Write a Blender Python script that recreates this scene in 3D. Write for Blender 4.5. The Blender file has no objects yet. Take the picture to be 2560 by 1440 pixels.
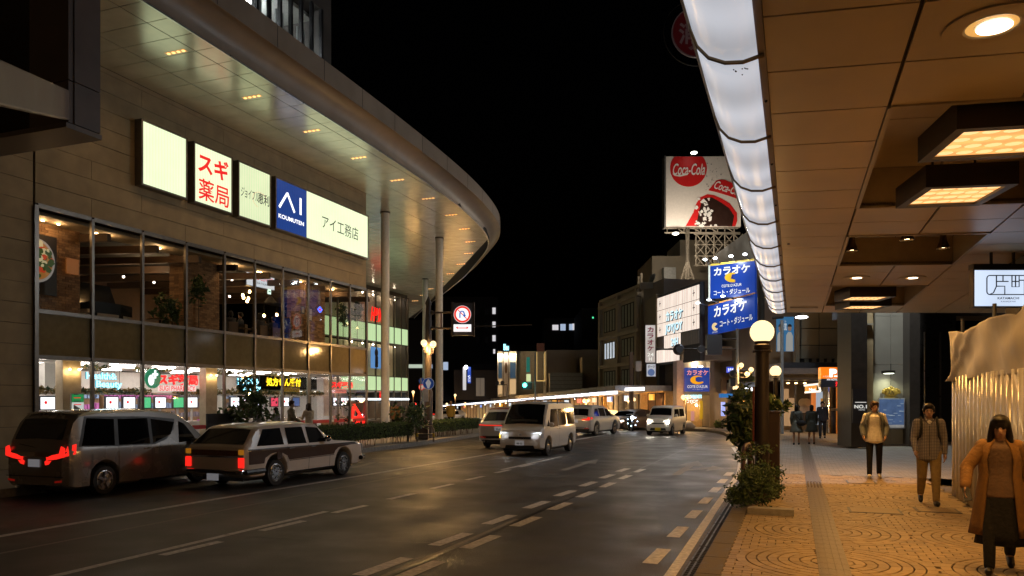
import bpy, bmesh, math, random
from mathutils import Vector, Matrix, Euler
R = random.Random(7)
PI = math.pi
scn = bpy.context.scene
# ---------------------------------------------------------------- camera, world, exposure
FOC, UC, VH, VPU, EYE = 1894., 1280., 998., 1985., 2.02
YAW = math.atan((VPU - UC) / FOC)
cam_d = bpy.data.cameras.new('camera')
cam_d.sensor_width = 36
cam_d.lens = 36 * FOC / 2560
cam_d.shift_y = (VH - 720) / 2560
cam_d.clip_end = 2000
cam = bpy.data.objects.new('camera', cam_d)
scn.collection.objects.link(cam)
cam.location = (0, 0, EYE)
cam.rotation_euler = (PI / 2, 0, YAW)
scn.camera = cam
world = bpy.data.worlds.new('World')
scn.world = world
world.use_nodes = True
wn = world.node_tree.nodes
wsky = wn.new('ShaderNodeTexSky')
wsky.sky_type = 'NISHITA'
wsky.sun_disc = False
wsky.sun_elevation = math.radians(-4)
wsky.sun_rotation = math.radians(200)
world.node_tree.links.new(wsky.outputs[0], wn['Background'].inputs['Color'])
wn['Background'].inputs['Strength'].default_value = 0.012
scn.view_settings.view_transform = 'Standard'
scn.view_settings.look = 'None'
scn.view_settings.exposure = 0.0
scn.view_settings.gamma = 1.0
scn.render.engine = 'CYCLES'
cy = scn.cycles
cy.use_denoising = True
try:
    cy.denoiser = 'OPENIMAGEDENOISE'
except Exception:
    pass
cy.max_bounces = 8
cy.diffuse_bounces = 3
cy.glossy_bounces = 3
cy.transmission_bounces = 4
cy.transparent_max_bounces = 10
cy.sample_clamp_indirect = 4.0
cy.sample_clamp_direct = 0.0
cy.blur_glossy = 0.3
cy.caustics_reflective = False
cy.caustics_refractive = False
cy.use_light_tree = True

# ---------------------------------------------------------------- measuring: where a sight line meets a real plane
_s, _c = math.sin(YAW), math.cos(YAW)
def ray(u, v):
    a = (u - UC) / FOC
    return Vector((-_s + _c * a, _c + _s * a, (VH - v) / FOC))
EY = Vector((0, 0, EYE))
def G(u, v, z=0.0):
    d = ray(u, v); return EY + d * ((z - EYE) / d.z)
def PX(u, v, X):
    d = ray(u, v); return EY + d * (X / d.x)
def PY(u, v, Y):
    d = ray(u, v); return EY + d * (Y / d.y)
def PT(u, v, t):
    return EY + ray(u, v) * t
def PL(u, v, A, D):            # vertical plane through A along D (2d)
    d = ray(u, v); n = Vector((-D[1], D[0]))
    t = (n.x * A[0] + n.y * A[1]) / (n.x * d.x + n.y * d.y)
    return EY + d * t
KERB = 0.17
def zg(x, y):                  # the street falls away gently past the crossing
    return -0.02 * max(0.0, y - 46.0)

# ---------------------------------------------------------------- materials
MATS = {}
def lin(c):
    return tuple((x / 12.92 if x <= .04045 else ((x + .055) / 1.055) ** 2.4) for x in c)
def rgb(r, g, b):
    return lin((r / 255, g / 255, b / 255))
def mat(name, col, rough=.6, metal=0., spec=.5, var=.12, vscale=6., bump=0., bscale=60., emit=None, estr=0., coat=0., sample=True, tex='noise'):
    if name in MATS: return MATS[name]
    m = bpy.data.materials.new(name); MATS[name] = m
    m.use_nodes = True
    nt = m.node_tree; n = nt.nodes; L = nt.links
    b = n['Principled BSDF']
    b.inputs['Roughness'].default_value = rough
    b.inputs['Metallic'].default_value = metal
    b.inputs['Specular IOR Level'].default_value = spec
    if coat: b.inputs['Coat Weight'].default_value = coat; b.inputs['Coat Roughness'].default_value = .05
    c4 = (*col, 1)
    b.inputs['Base Color'].default_value = c4
    tc = n.new('ShaderNodeTexCoord')
    if var > 0:
        nz = n.new('ShaderNodeTexNoise'); nz.inputs['Scale'].default_value = vscale; nz.inputs['Detail'].default_value = 6
        L.new(tc.outputs['Object'], nz.inputs['Vector'])
        mr = n.new('ShaderNodeMapRange'); mr.inputs[1].default_value = .3; mr.inputs[2].default_value = .7
        mr.inputs[3].default_value = 1 - var; mr.inputs[4].default_value = 1 + var
        L.new(nz.outputs[0], mr.inputs[0])
        mx = n.new('ShaderNodeVectorMath'); mx.operation = 'SCALE'; mx.inputs[0].default_value = col
        L.new(mr.outputs[0], mx.inputs['Scale']); L.new(mx.outputs[0], b.inputs['Base Color'])
        rr = n.new('ShaderNodeMapRange'); rr.inputs[1].default_value = .3; rr.inputs[2].default_value = .7
        rr.inputs[3].default_value = max(.02, rough * (1 - var)); rr.inputs[4].default_value = min(1, rough * (1 + var))
        L.new(nz.outputs[0], rr.inputs[0]); L.new(rr.outputs[0], b.inputs['Roughness'])
    if bump > 0:
        if tex == 'rib':
            nb = n.new('ShaderNodeTexWave'); nb.bands_direction = 'Z'; nb.inputs['Scale'].default_value = bscale
            L.new(tc.outputs['Object'], nb.inputs['Vector']); o = nb.outputs[1]
        elif tex == 'brick':
            nb = n.new('ShaderNodeTexNoise'); nb.inputs['Scale'].default_value = bscale; L.new(tc.outputs['Object'], nb.inputs['Vector']); o = nb.outputs[0]
        else:
            nb = n.new('ShaderNodeTexNoise'); nb.inputs['Scale'].default_value = bscale; nb.inputs['Detail'].default_value = 4
            L.new(tc.outputs['Object'], nb.inputs['Vector']); o = nb.outputs[0]
        bp = n.new('ShaderNodeBump'); bp.inputs['Strength'].default_value = bump; bp.inputs['Distance'].default_value = .02
        L.new(o, bp.inputs['Height']); L.new(bp.outputs[0], b.inputs['Normal'])
    if emit is not None:
        b.inputs['Emission Color'].default_value = (*emit, 1)
        b.inputs['Emission Strength'].default_value = estr
        if not sample:
            try: m.cycles.emission_sampling = 'NONE'
            except Exception: pass
    return m
def glow(name, col, s, sample=True, base=None):
    return mat(name, base or tuple(.3 * x for x in col), rough=.4, var=0, emit=col, estr=s, sample=sample)
def panel_glow(name, col, s, uneven=.18, scale=1.2, dirt=0., sample=True):
    """a back-lit acrylic face: real emission, slightly uneven with its tubes and grime"""
    if name in MATS: return MATS[name]
    m = glow(name, col, s, sample)
    nt = m.node_tree; n = nt.nodes; L = nt.links; b = n['Principled BSDF']
    b.inputs['Roughness'].default_value = .25
    tc = n.new('ShaderNodeTexCoord')
    wv = n.new('ShaderNodeTexWave'); wv.bands_direction = 'Y'; wv.inputs['Scale'].default_value = scale; wv.inputs['Distortion'].default_value = .6
    nz = n.new('ShaderNodeTexNoise'); nz.inputs['Scale'].default_value = 1.6; nz.inputs['Detail'].default_value = 5
    L.new(tc.outputs['Object'], wv.inputs['Vector']); L.new(tc.outputs['Object'], nz.inputs['Vector'])
    a = n.new('ShaderNodeMath'); a.operation = 'ADD'; L.new(wv.outputs[1], a.inputs[0]); L.new(nz.outputs[0], a.inputs[1])
    mr = n.new('ShaderNodeMapRange'); mr.inputs[1].default_value = .2; mr.inputs[2].default_value = 1.6
    mr.inputs[3].default_value = s * (1 - uneven); mr.inputs[4].default_value = s * (1 + uneven * .5)
    L.new(a.outputs[0], mr.inputs[0]); L.new(mr.outputs[0], b.inputs['Emission Strength'])
    return m
def glass(name, tint=(1, 1, 1), refl=1.0, rough=.02):
    if name in MATS: return MATS[name]
    m = bpy.data.materials.new(name); MATS[name] = m
    m.use_nodes = True
    nt = m.node_tree; n = nt.nodes; L = nt.links
    n.remove(n['Principled BSDF'])
    tr = n.new('ShaderNodeBsdfTransparent'); tr.inputs[0].default_value = (*tint, 1)
    gl = n.new('ShaderNodeBsdfGlossy'); gl.inputs['Roughness'].default_value = rough
    lw = n.new('ShaderNodeLayerWeight'); lw.inputs[0].default_value = .5
    fr = n.new('ShaderNodeMath'); fr.operation = 'POWER'; fr.inputs[1].default_value = 5.; L.new(lw.outputs['Facing'], fr.inputs[0])
    ml = n.new('ShaderNodeMath'); ml.operation = 'MULTIPLY_ADD'; ml.inputs[1].default_value = .9*refl; ml.inputs[2].default_value = .035*refl
    mx = n.new('ShaderNodeMixShader')
    L.new(fr.outputs[0], ml.inputs[0]); L.new(ml.outputs[0], mx.inputs[0]); L.new(tr.outputs[0], mx.inputs[1]); L.new(gl.outputs[0], mx.inputs[2])
    L.new(mx.outputs[0], n['Material Output'].inputs[0])
    return m

# ---------------------------------------------------------------- mesh builder
class MB:
    def __init__(s): s.v = []; s.f = []; s.m = []; s.mi = 0
    def add(s, vs, fs):
        o = len(s.v); s.v += [tuple(p) for p in vs]
        s.f += [tuple(i + o for i in f) for f in fs]; s.m += [s.mi] * len(fs); return s
    def box(s, x0, x1, y0, y1, z0, z1):
        return s.add([(x0,y0,z0),(x1,y0,z0),(x1,y1,z0),(x0,y1,z0),(x0,y0,z1),(x1,y0,z1),(x1,y1,z1),(x0,y1,z1)],
              [(0,3,2,1),(4,5,6,7),(0,1,5,4),(1,2,6,5),(2,3,7,6),(3,0,4,7)])
    def obox(s, c, ax, ay, az, sx, sy, sz):      # centre, unit axes, half sizes
        c = Vector(c); ax = Vector(ax); ay = Vector(ay); az = Vector(az); P = []
        for k in (-1, 1):
            for i, j in ((-1,-1),(1,-1),(1,1),(-1,1)): P.append(c + ax*sx*i + ay*sy*j + az*sz*k)
        return s.add(P, [(0,3,2,1),(4,5,6,7),(0,1,5,4),(1,2,6,5),(2,3,7,6),(3,0,4,7)])
    def quad(s, a, b, c, d): return s.add([a, b, c, d], [(0,1,2,3)])
    def poly(s, pts): return s.add(pts, [tuple(range(len(pts)))])
    def slab(s, pts, off):                         # polygon pushed along a vector: a closed plate
        n = len(pts); off = Vector(off); a = [Vector(p) for p in pts]
        return s.add(a + [p + off for p in a], [tuple(range(n-1,-1,-1)), tuple(range(n, 2*n))] + [(i, (i+1)%n, n+(i+1)%n, n+i) for i in range(n)])
    def cyl(s, p0, p1, r0, r1=None, n=12, cap=True):
        if r1 is None: r1 = r0
        p0 = Vector(p0); p1 = Vector(p1); d = (p1-p0)
        if d.length < 1e-6: return s
        d.normalize(); a = d.orthogonal().normalized(); b = d.cross(a)
        P = []
        for p, r in ((p0, r0), (p1, r1)):
            for i in range(n):
                t = 2*PI*i/n; P.append(p + a*math.cos(t)*r + b*math.sin(t)*r)
        F = [(i, (i+1)%n, n+(i+1)%n, n+i) for i in range(n)]
        if cap: F += [tuple(range(n-1,-1,-1)), tuple(range(n, 2*n))]
        return s.add(P, F)
    def tube(s, pts, r, n=8, closed=False):
        pts = [Vector(p) for p in pts]; k = len(pts); P = []; prev = None
        for i, p in enumerate(pts):
            d = (pts[(i+1) % k] - pts[i-1]) if closed else (pts[min(i+1,k-1)] - pts[max(i-1,0)])
            d.normalize()
            a = d.orthogonal().normalized() if prev is None else (prev - d*prev.dot(d)).normalized()
            prev = a; b = d.cross(a); rr = r[i] if isinstance(r, (list, tuple)) else r
            for j in range(n):
                t = 2*PI*j/n; P.append(p + a*math.cos(t)*rr + b*math.sin(t)*rr)
        F = []
        for i in range(k if closed else k-1):
            for j in range(n):
                F.append((i*n+j, i*n+(j+1)%n, ((i+1)%k)*n+(j+1)%n, ((i+1)%k)*n+j))
        if not closed: F += [tuple(range(n-1,-1,-1)), tuple(range((k-1)*n, k*n))]
        return s.add(P, F)
    def lathe(s, prof, c=(0,0,0), n=20, axis='z', ax=None, cap=False):
        c = Vector(c); P = []
        if ax is None: ax = {'z': (0,0,1), 'x': (1,0,0), 'y': (0,1,0)}[axis]
        d = Vector(ax).normalized(); a = d.orthogonal().normalized(); b = d.cross(a)
        for r, h in prof:
            for i in range(n):
                t = 2*PI*i/n; P.append(c + d*h + a*math.cos(t)*r + b*math.sin(t)*r)
        F = []
        for k in range(len(prof)-1):
            for i in range(n): F.append((k*n+i, k*n+(i+1)%n, (k+1)*n+(i+1)%n, (k+1)*n+i))
        if cap and prof[0][0] > 1e-5: F.append(tuple(range(n-1,-1,-1)))
        if cap and prof[-1][0] > 1e-5: F.append(tuple(range((len(prof)-1)*n, len(prof)*n)))
        return s.add(P, F)
    def ball(s, c, r, n=16, sc=(1,1,1)):
        m = max(6, n//2); c = Vector(c); P = [c + Vector((0,0,-r*sc[2]))]
        for k in range(1, m):
            p = -PI/2 + PI*k/m
            for i in range(n):
                t = 2*PI*i/n; P.append(c + Vector((math.cos(p)*math.cos(t)*r*sc[0], math.cos(p)*math.sin(t)*r*sc[1], math.sin(p)*r*sc[2])))
        P.append(c + Vector((0,0,r*sc[2]))); F = []
        for i in range(n):
            F.append((0, 1+(i+1)%n, 1+i)); e = len(P)-1; F.append((e, e-n+i, e-n+(i+1)%n))
        for k in range(m-2):
            for i in range(n): a = 1+k*n; F.append((a+i, a+(i+1)%n, a+n+(i+1)%n, a+n+i))
        return s.add(P, F)
    def loft(s, rings, closed=True, caps=True):
        n = len(rings[0]); P = [p for r in rings for p in r]; F = []
        for k in range(len(rings)-1):
            for i in range(n if closed else n-1):
                j = (i+1) % n; F.append((k*n+i, k*n+j, (k+1)*n+j, (k+1)*n+i))
        if caps and closed: F += [tuple(range(n-1,-1,-1)), tuple(range((len(rings)-1)*n, len(rings)*n))]
        return s.add(P, F)
    def mesh(s, name, mats, smooth=False):
        me = bpy.data.meshes.new(name); me.from_pydata(s.v, [], s.f)
        for m in (mats if isinstance(mats, (list, tuple)) else [mats]): me.materials.append(m)
        if isinstance(mats, (list, tuple)):
            for p, k in zip(me.polygons, s.m): p.material_index = k
        if smooth:
            me.polygons.foreach_set('use_smooth', [True]*len(me.polygons))
        me.validate(); me.update()
        if smooth:
            try: me.set_sharp_from_angle(angle=math.radians(smooth if smooth > 1 else 40))
            except Exception: pass
        return me
    def build(s, name, mats, parent=None, smooth=False, bevel=0.):
        return link(name, s.mesh(name, mats, smooth), parent, bevel)
COL = scn.collection
LOCAL = set()                  # things whose parts are modelled round their own origin
SHOP = bpy.data.scenes.new('workshop')   # an empty side scene, so that evaluating one mesh stays quick
def evaluated_mesh(o):
    SHOP.collection.objects.link(o)
    with bpy.context.temp_override(scene=SHOP, view_layer=SHOP.view_layers[0]):
        dg = bpy.context.evaluated_depsgraph_get(); dg.update()
        return bpy.data.meshes.new_from_object(o.evaluated_get(dg))
def inv(o):
    m = Matrix.Translation(o.location) @ o.rotation_euler.to_matrix().to_4x4() @ Matrix.Diagonal((*o.scale, 1))
    return m.inverted()
def wmat(o):
    m = o.matrix_parent_inverse @ (Matrix.Translation(o.location) @ o.rotation_euler.to_matrix().to_4x4() @ Matrix.Diagonal((*o.scale, 1)))
    return (wmat(o.parent) @ m) if o.parent else (Matrix.Translation(o.location) @ o.rotation_euler.to_matrix().to_4x4() @ Matrix.Diagonal((*o.scale, 1)))
def link(name, me, parent=None, bevel=0.):
    o = bpy.data.objects.new(name, me); COL.objects.link(o)
    if parent is not None:
        o.parent = parent
        if parent.name not in LOCAL: o.matrix_parent_inverse = wmat(parent).inverted()
    if bevel:
        b = o.modifiers.new('bevel', 'BEVEL'); b.width = bevel; b.segments = 2; b.limit_method = 'ANGLE'; b.angle_limit = math.radians(50)
    return o
LP = 1.8
def lamp(loc, power, col, parent=None, r=.05, kind='POINT', rot=None, spot=None, blend=.4):
    d = bpy.data.lights.new('bulb_light', kind); d.energy = power*LP; d.color = col; d.shadow_soft_size = r
    if kind == 'SPOT': d.spot_size = spot; d.spot_blend = blend
    o = bpy.data.objects.new('bulb_light', d); COL.objects.link(o); o.location = loc
    if rot: o.rotation_euler = rot
    if parent is not None: o.parent = parent; o.matrix_parent_inverse = wmat(parent).inverted()
    return o
def tag(o, label=None, cat=None, group=None, kind=None):
    if label: o['label'] = label
    if cat: o['category'] = cat
    if group: o['group'] = group
    if kind: o['kind'] = kind
    return o
def thing(name, loc, label, cat, group=None, rz=0.):
    o = bpy.data.objects.new(name, None); COL.objects.link(o)
    o.location = loc; o.rotation_euler = (0, 0, rz); o.empty_display_size = .2
    return tag(o, label, cat, group)
def copy_tree(o, parent=None):
    c = o.copy(); COL.objects.link(c)
    if parent is not None: c.parent = parent
    for ch in list(o.children): copy_tree(ch, c)
    return c
_tc = {}
def text_data(body, bold=0., align='CENTER', space=1.0, shear=0.):
    key = (body, bold, align, space, shear)
    if key in _tc: return _tc[key]
    cu = bpy.data.curves.new('lettering', 'FONT'); cu.body = body; cu.size = 1; cu.resolution_u = 3
    cu.align_x = align; cu.align_y = 'CENTER'; cu.offset = bold; cu.space_character = space; cu.shear = shear
    cu.space_line = .85
    o = bpy.data.objects.new('lettering', cu)
    me = evaluated_mesh(o)
    V = [v.co.copy() for v in me.vertices]; Fc = [tuple(p.vertices) for p in me.polygons]
    bpy.data.objects.remove(o); bpy.data.curves.remove(cu); bpy.data.meshes.remove(me)
    _tc[key] = (V, Fc); return V, Fc
def text(name, body, org, right, up, h, m, parent=None, bold=0., depth=.004, align='CENTER', wfit=None, space=1.0, shear=0.):
    """flat lettering on a plane: centre org, glyph height h (whole block), optional fitted width"""
    V, Fc = text_data(body, bold, align, space, shear)
    if not V: return None
    right = Vector(right).normalized(); up = Vector(up).normalized(); nrm = right.cross(up)
    xs = [p.x for p in V]; ys = [p.y for p in V]
    cx = (min(xs)+max(xs))/2; cyy = (min(ys)+max(ys))/2
    k = h/(max(ys)-min(ys)); kx = k if wfit is None else wfit/(max(xs)-min(xs))
    if align == 'LEFT': cx = min(xs)
    org = Vector(org)
    P = [org + right*((p.x-cx)*kx) + up*((p.y-cyy)*k) + nrm*depth for p in V]
    b = MB(); b.add(P, Fc)
    return b.build(name, m, parent)
def shared(o, loc, rot=None, parent=None, name=None):     # another object on the same mesh
    c = bpy.data.objects.new(name or o.name.split('.')[0], o.data); COL.objects.link(c)
    c.location = loc
    if rot: c.rotation_euler = rot
    if parent is not None: c.parent = parent; c.matrix_parent_inverse = wmat(parent).inverted()
    return c
def clip_poly(poly, clip):      # convex clip, clip counter-clockwise
    out = poly
    for i in range(len(clip)):
        a = clip[i]; b = clip[(i+1) % len(clip)]; inp = out; out = []
        if not inp: return []
        def side(p): return (b[0]-a[0])*(p[1]-a[1]) - (b[1]-a[1])*(p[0]-a[0])
        for j in range(len(inp)):
            p = inp[j]; q = inp[(j+1) % len(inp)]; sp, sq = side(p), side(q)
            if sp >= 0: out.append(p)
            if (sp >= 0) != (sq >= 0):
                t = sp/(sp-sq); out.append((p[0]+(q[0]-p[0])*t, p[1]+(q[1]-p[1])*t))
    return out
# ================================================================ ground, road, kerbs, markings
def asphalt():
    m = mat('asphalt', (.05, .048, .046), rough=.47, spec=.5, var=.3, vscale=.9, bump=.5, bscale=55)
    return m
D2 = Vector((-.525, .851)).normalized()          # the street after its bend
N2 = Vector((-D2.y, D2.x))                        # towards the road
N2 = -N2 if (N2.x > 0) else N2
P1 = Vector((-8.0, 55.35)); P2 = Vector((-2.2, 57.6))
def L2p(k, off=0.): return P1 + D2*k + N2*off
def ground_mesh():
    b = MB(); xs = [-260 + i*10 for i in range(45)]; ys = [-30 + j*4 for j in range(19)] + [46.0] + [50 + j*12 for j in range(30)]
    ys = sorted(ys)
    for y in ys:
        for x in xs: b.v.append((x, y, zg(x, y)))
    n = len(xs)
    for j in range(len(ys)-1):
        for i in range(n-1): b.f.append((j*n+i, j*n+i+1, (j+1)*n+i+1, (j+1)*n+i)); b.m.append(0)
    return b
road = tag(ground_mesh().build('road', asphalt()), kind='structure')
paint = mat('road_paint', (.62, .6, .57), rough=.6, var=.35, vscale=14, bump=.3, bscale=80)
paint_worn = mat('road_paint_worn', (.27, .255, .225), rough=.7, var=.5, vscale=20)
def line(name, pts, w, m, z=.004, parent=None):
    b = MB(); L = []; Rr = []
    pts = [Vector((p[0], p[1])) for p in pts]
    for i, p in enumerate(pts):
        d = (pts[min(i+1, len(pts)-1)] - pts[max(i-1, 0)]).normalized(); n = Vector((-d.y, d.x))*w/2
        for q, A in ((p+n, L), (p-n, Rr)): A.append((q.x, q.y, zg(q.x, q.y)+z))
    for i in range(len(pts)-1): b.quad(Rr[i], Rr[i+1], L[i+1], L[i])
    return b.build(name, m, parent or road)
line('lane_line', [(-10.95,-5),(-10.95,12),(-10.7,17.3),(-10.5,24),(-10.4,30),(-10.15,36),(-10.0,42.6),(-10.15,48),(-10.78,52.7),(-12.3,57.2),(-14,59.5),(-17,62.5)], .17, paint)
line('lane_line', [(-9.75,-5),(-9.72,11.5),(-9.68,16.4),(-9.45,23.7),(-9.2,31),(-8.95,40)], .07, paint_worn)
for k in range(-1, 7): line('dash', [(-7.66, 9.55+1.945*k), (-7.62, 10.57+1.945*k)], .15, paint)
line('lane_line', [(-7.98,-5),(-7.88,11.6)], .13, paint)
line('lane_line', [(-7.84,20.2),(-7.66,25.6)], .13, paint)
for k in range(-2, 7):
    y = 9.42+1.9*k
    line('dash', [(-4.66+.01*k, y), (-4.6+.01*k, y+1.04)], .2, paint)
    line('dash', [(-4.17+.008*k, y-.03), (-4.13+.008*k, y+1.0)], .2, paint)
    line('dash', [(-1.66+.0*k, y-.12+.0*k), (-1.64, y+.86)], .19, paint)
line('lane_line', [(-4.42,-3),(-4.36,12)], .1, paint_worn, .003)
line('edge_line', [(-1.3,-5),(-1.33,9),(-1.37,15),(-1.4,21.5),(-1.7,27),(-2.4,33)], .13, paint)
for a, b_ in (((1535,1112),(1597,1100)), ((1735,1084),(1762,1092)), ((1690,1082),(1800,1083))):
    p, q = G(*a), G(*b_); line('lane_line', [p.xy, q.xy], .15, paint_worn)
tar = mat('tar_seam', (.012,.011,.01), rough=.35, var=.2)
sx = [(-4.34,-2),(-4.33,6),(-4.31,10),(-4.28,14),(-4.22,18),(-4.16,24),(-4.1,30),(-4.0,38)]
line('tar_seam', [(x+R.uniform(-.02,.02), y) for x, y in sx], .05, tar, .0065)
line('tar_seam', [(-12,8.0),(-9,9.0),(-6.5,9.2),(-5.2,9.5),(-4.4,9.6)], .02, tar, .0065)
def arrow(x, y, L, w, name='road_arrow', turn=0):
    b = MB(); z = .004
    b.poly([(x-w*.12,y,z),(x+w*.12,y,z),(x+w*.12,y+L*.6,z),(x-w*.12,y+L*.6,z)])
    b.poly([(x-w*.42,y+L*.6,z+.001),(x+w*.42,y+L*.6,z+.001),(x,y+L,z+.001)])
    if turn: b.poly([(x+w*.12,y+L*.25,z),(x+w*.7,y+L*.42,z),(x+w*.7,y+L*.28,z),(x+w*1.15,y+L*.5,z),(x+w*.7,y+L*.66,z),(x+w*.7,y+L*.54,z),(x+w*.12,y+L*.37,z)])
    return b.build(name, paint_worn, road)
arrow(-2.95, 20.4, 5.0, .9, turn=1); arrow(-6.15, 20.6, 4.2, .8)
# lane lettering, stretched along the lane and worn
for k, ch in enumerate('バス専用'):
    text('road_lettering', ch, (-12.75, 20.4+3.0*k, .0045), (1,0,0), (0,1,0), 2.3, paint_worn, road, bold=.02, depth=0, wfit=1.5)
# zebra far off at the crossing
for k in range(9): line('zebra_bar', [(-16.6+1.0*k, 62.5-.3*k), (-17.8+1.0*k, 66-.3*k)], .45, paint_worn)
# ---- sidewalks
conc = mat('kerb_concrete', (.3,.28,.25), rough=.8, var=.25, vscale=9, bump=.4, bscale=90)
def poly_slab(name, pts, z0, z1, m, bev=0.):
    b = MB(); n = len(pts)
    b.add([(p[0],p[1],z0+zg(*p[:2])) for p in pts]+[(p[0],p[1],z1+zg(*p[:2])) for p in pts],
          [tuple(range(n,2*n))]+[(i,(i+1)%n,n+(i+1)%n,n+i) for i in range(n)])
    o = b.build(name, m); return tag(o, kind='structure')
kerbL = [(-15.2,-30),(-15.2,28),(-15.5,33),(-16.1,38),(-17.2,42.5),(-18.8,46),(-21,49.5),(-25.5,56),(-37,72),(-52,93)]
paveL = mat('left_pavement', (.23,.21,.18), rough=.6, var=.2, vscale=4, bump=.3, bscale=40)
poly_slab('pavement_left', [(p[0]-.18,p[1]) for p in kerbL]+[(-90,93),(-90,-30)], -.1, KERB, paveL)
def kerb_run(name, pts, w, h, m, seg=1.0, parent=None):
    """kerb stones one by one along a line"""
    acc = []; 
    for i in range(len(pts)-1):
        a = Vector(pts[i][:2]); b_ = Vector(pts[i+1][:2]); n = max(1, int((b_-a).length/seg))
        for k in range(n): acc.append((a+(b_-a)*k/n, a+(b_-a)*(k+1)/n))
    for a, b_ in acc:
        d = (b_-a); L = d.length; d.normalize(); nn = Vector((-d.y,d.x,0)); c = (a+b_)/2; z = zg(c.x,c.y)
        mb = MB().obox((c.x,c.y,z+h/2-.05), (d.x,d.y,0), nn, (0,0,1), L/2-.004, w/2, h/2+.05)
        mb.build('kerb_stone', m, parent, bevel=.012)
kl = tag(poly_slab('kerb_base_left', [(-15.37,-2),(-15.2,-2),(-15.2,28),(-15.37,28)], -.1, .02, conc))
kerb_run('kerb', [(-15.28,4),(-15.28,28),(-15.58,33),(-16.18,38),(-17.28,42.5),(-18.88,46),(-21.1,49.5),(-25.6,56)], .17, KERB+.006, conc, 1.2, kl)
# right sidewalk
paveR = mat('pavement_bed', (.12,.095,.065), rough=.85, var=.25, vscale=12, bump=.4, bscale=60)
kerbR = [(-.72,-8),(-.74,20),(-1.2,28),(-2.1,35),(-3.4,44),(-5.0,50),(-9.5,51.5)]
far_k = L2p(4,4.2)
pr = poly_slab('pavement_right', [(40,-8),(40,120)]+[(L2p(120,4.2).x,L2p(120,4.2).y),(far_k.x,far_k.y)]+kerbR[::-1], -.1, KERB-.012, paveR)
# flat tiled surface past the hand-laid pavers
m_pt = mat('far_paver', (.26,.215,.165), rough=.6, var=.18, vscale=3)
def paver_far_mat():
    nt = m_pt.node_tree; n = nt.nodes; L = nt.links; b = n['Principled BSDF']
    br = n.new('ShaderNodeTexBrick'); br.inputs['Scale'].default_value = 1; br.inputs['Brick Width'].default_value = .22; br.inputs['Row Height'].default_value = .11
    br.inputs['Mortar Size'].default_value = .006; br.inputs['Color1'].default_value = (.27,.24,.2,1); br.inputs['Color2'].default_value = (.22,.195,.16,1); br.inputs['Mortar'].default_value = (.08,.07,.06,1)
    tc = n.new('ShaderNodeTexCoord'); L.new(tc.outputs['Object'], br.inputs['Vector']); L.new(br.outputs[0], b.inputs['Base Color'])
    bp = n.new('ShaderNodeBump'); bp.inputs['Strength'].default_value = .4; bp.inputs['Distance'].default_value = .01; L.new(br.outputs[0], bp.inputs['Height']); L.new(bp.outputs[0], b.inputs['Normal'])
paver_far_mat()
YF = 20.0
b = MB(); b.poly([(-.72,YF,KERB),(12,YF,KERB),(12,46,KERB),(-3.6,46,KERB),(-2.08,35,KERB),(-1.18,28,KERB)])
tag(b.build('pavement_right_far', m_pt), kind='structure')
b = MB(); b.poly([(p.x,p.y,KERB+zg(p.x,p.y)) for p in (L2p(-2,4.0),L2p(-2,-.5),L2p(100,-.5),L2p(100,4.0))][::-1])
b.poly([(-5.1,50.2,KERB-.06),(-3.6,46,KERB),(12,46,KERB),(12,60,KERB-.26),(-7,57.4,KERB-.2),(-9,52.5,KERB-.1)][::1])
tag(b.build('pavement_arcade_far', m_pt), kind='structure')
# kerb band (wide dark concrete) and kerb stones on the right
edgec = mat('kerb_brown', (.13,.105,.075), rough=.8, var=.3, vscale=10, bump=.4, bscale=70)
krb = tag(MB().box(-1.0,-.72,-4,20,-.1,.0).build('kerb_base_right', edgec), kind='structure')
kerb_run('kerb', [(-.86,1),(-.86,20),(-1.35,28),(-2.25,35),(-3.55,44),(-5.2,50)], .26, KERB+.004, edgec, .9, krb)
gut = tag(MB().box(-1.26,-1.0,-4,20,-.08,.006).build('gutter', mat('gutter_concrete', (.09,.075,.055), rough=.7, var=.3, vscale=10)), kind='structure')
steel = mat('galvanised_steel', (.22,.22,.22), rough=.5, metal=.9, var=.25, vscale=20)
darkmetal = mat('dark_metal', (.02,.019,.018), rough=.4, metal=.3, var=.2)
for k in range(11):
    y = 4.6+k*1.0
    gr = MB()
    for x in (-1.2,-1.13,-1.06): gr.box(x-.012,x+.012,y+.01,y+.98,.007,.016)
    for j in range(10): gr.box(-1.215,-1.045,y+.05+.1*j,y+.065+.1*j,.0075,.013)
    gr.build('drain_grate', mat('grate_iron',(.06,.055,.05),rough=.55,metal=.5,var=.2), gut)
    MB().box(-1.22,-1.04,y+.0,y+.99,.0062,.0068).build('drain_slot', mat('drain_dark',(.004,.004,.004),rough=.9,var=0), gut)
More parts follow.
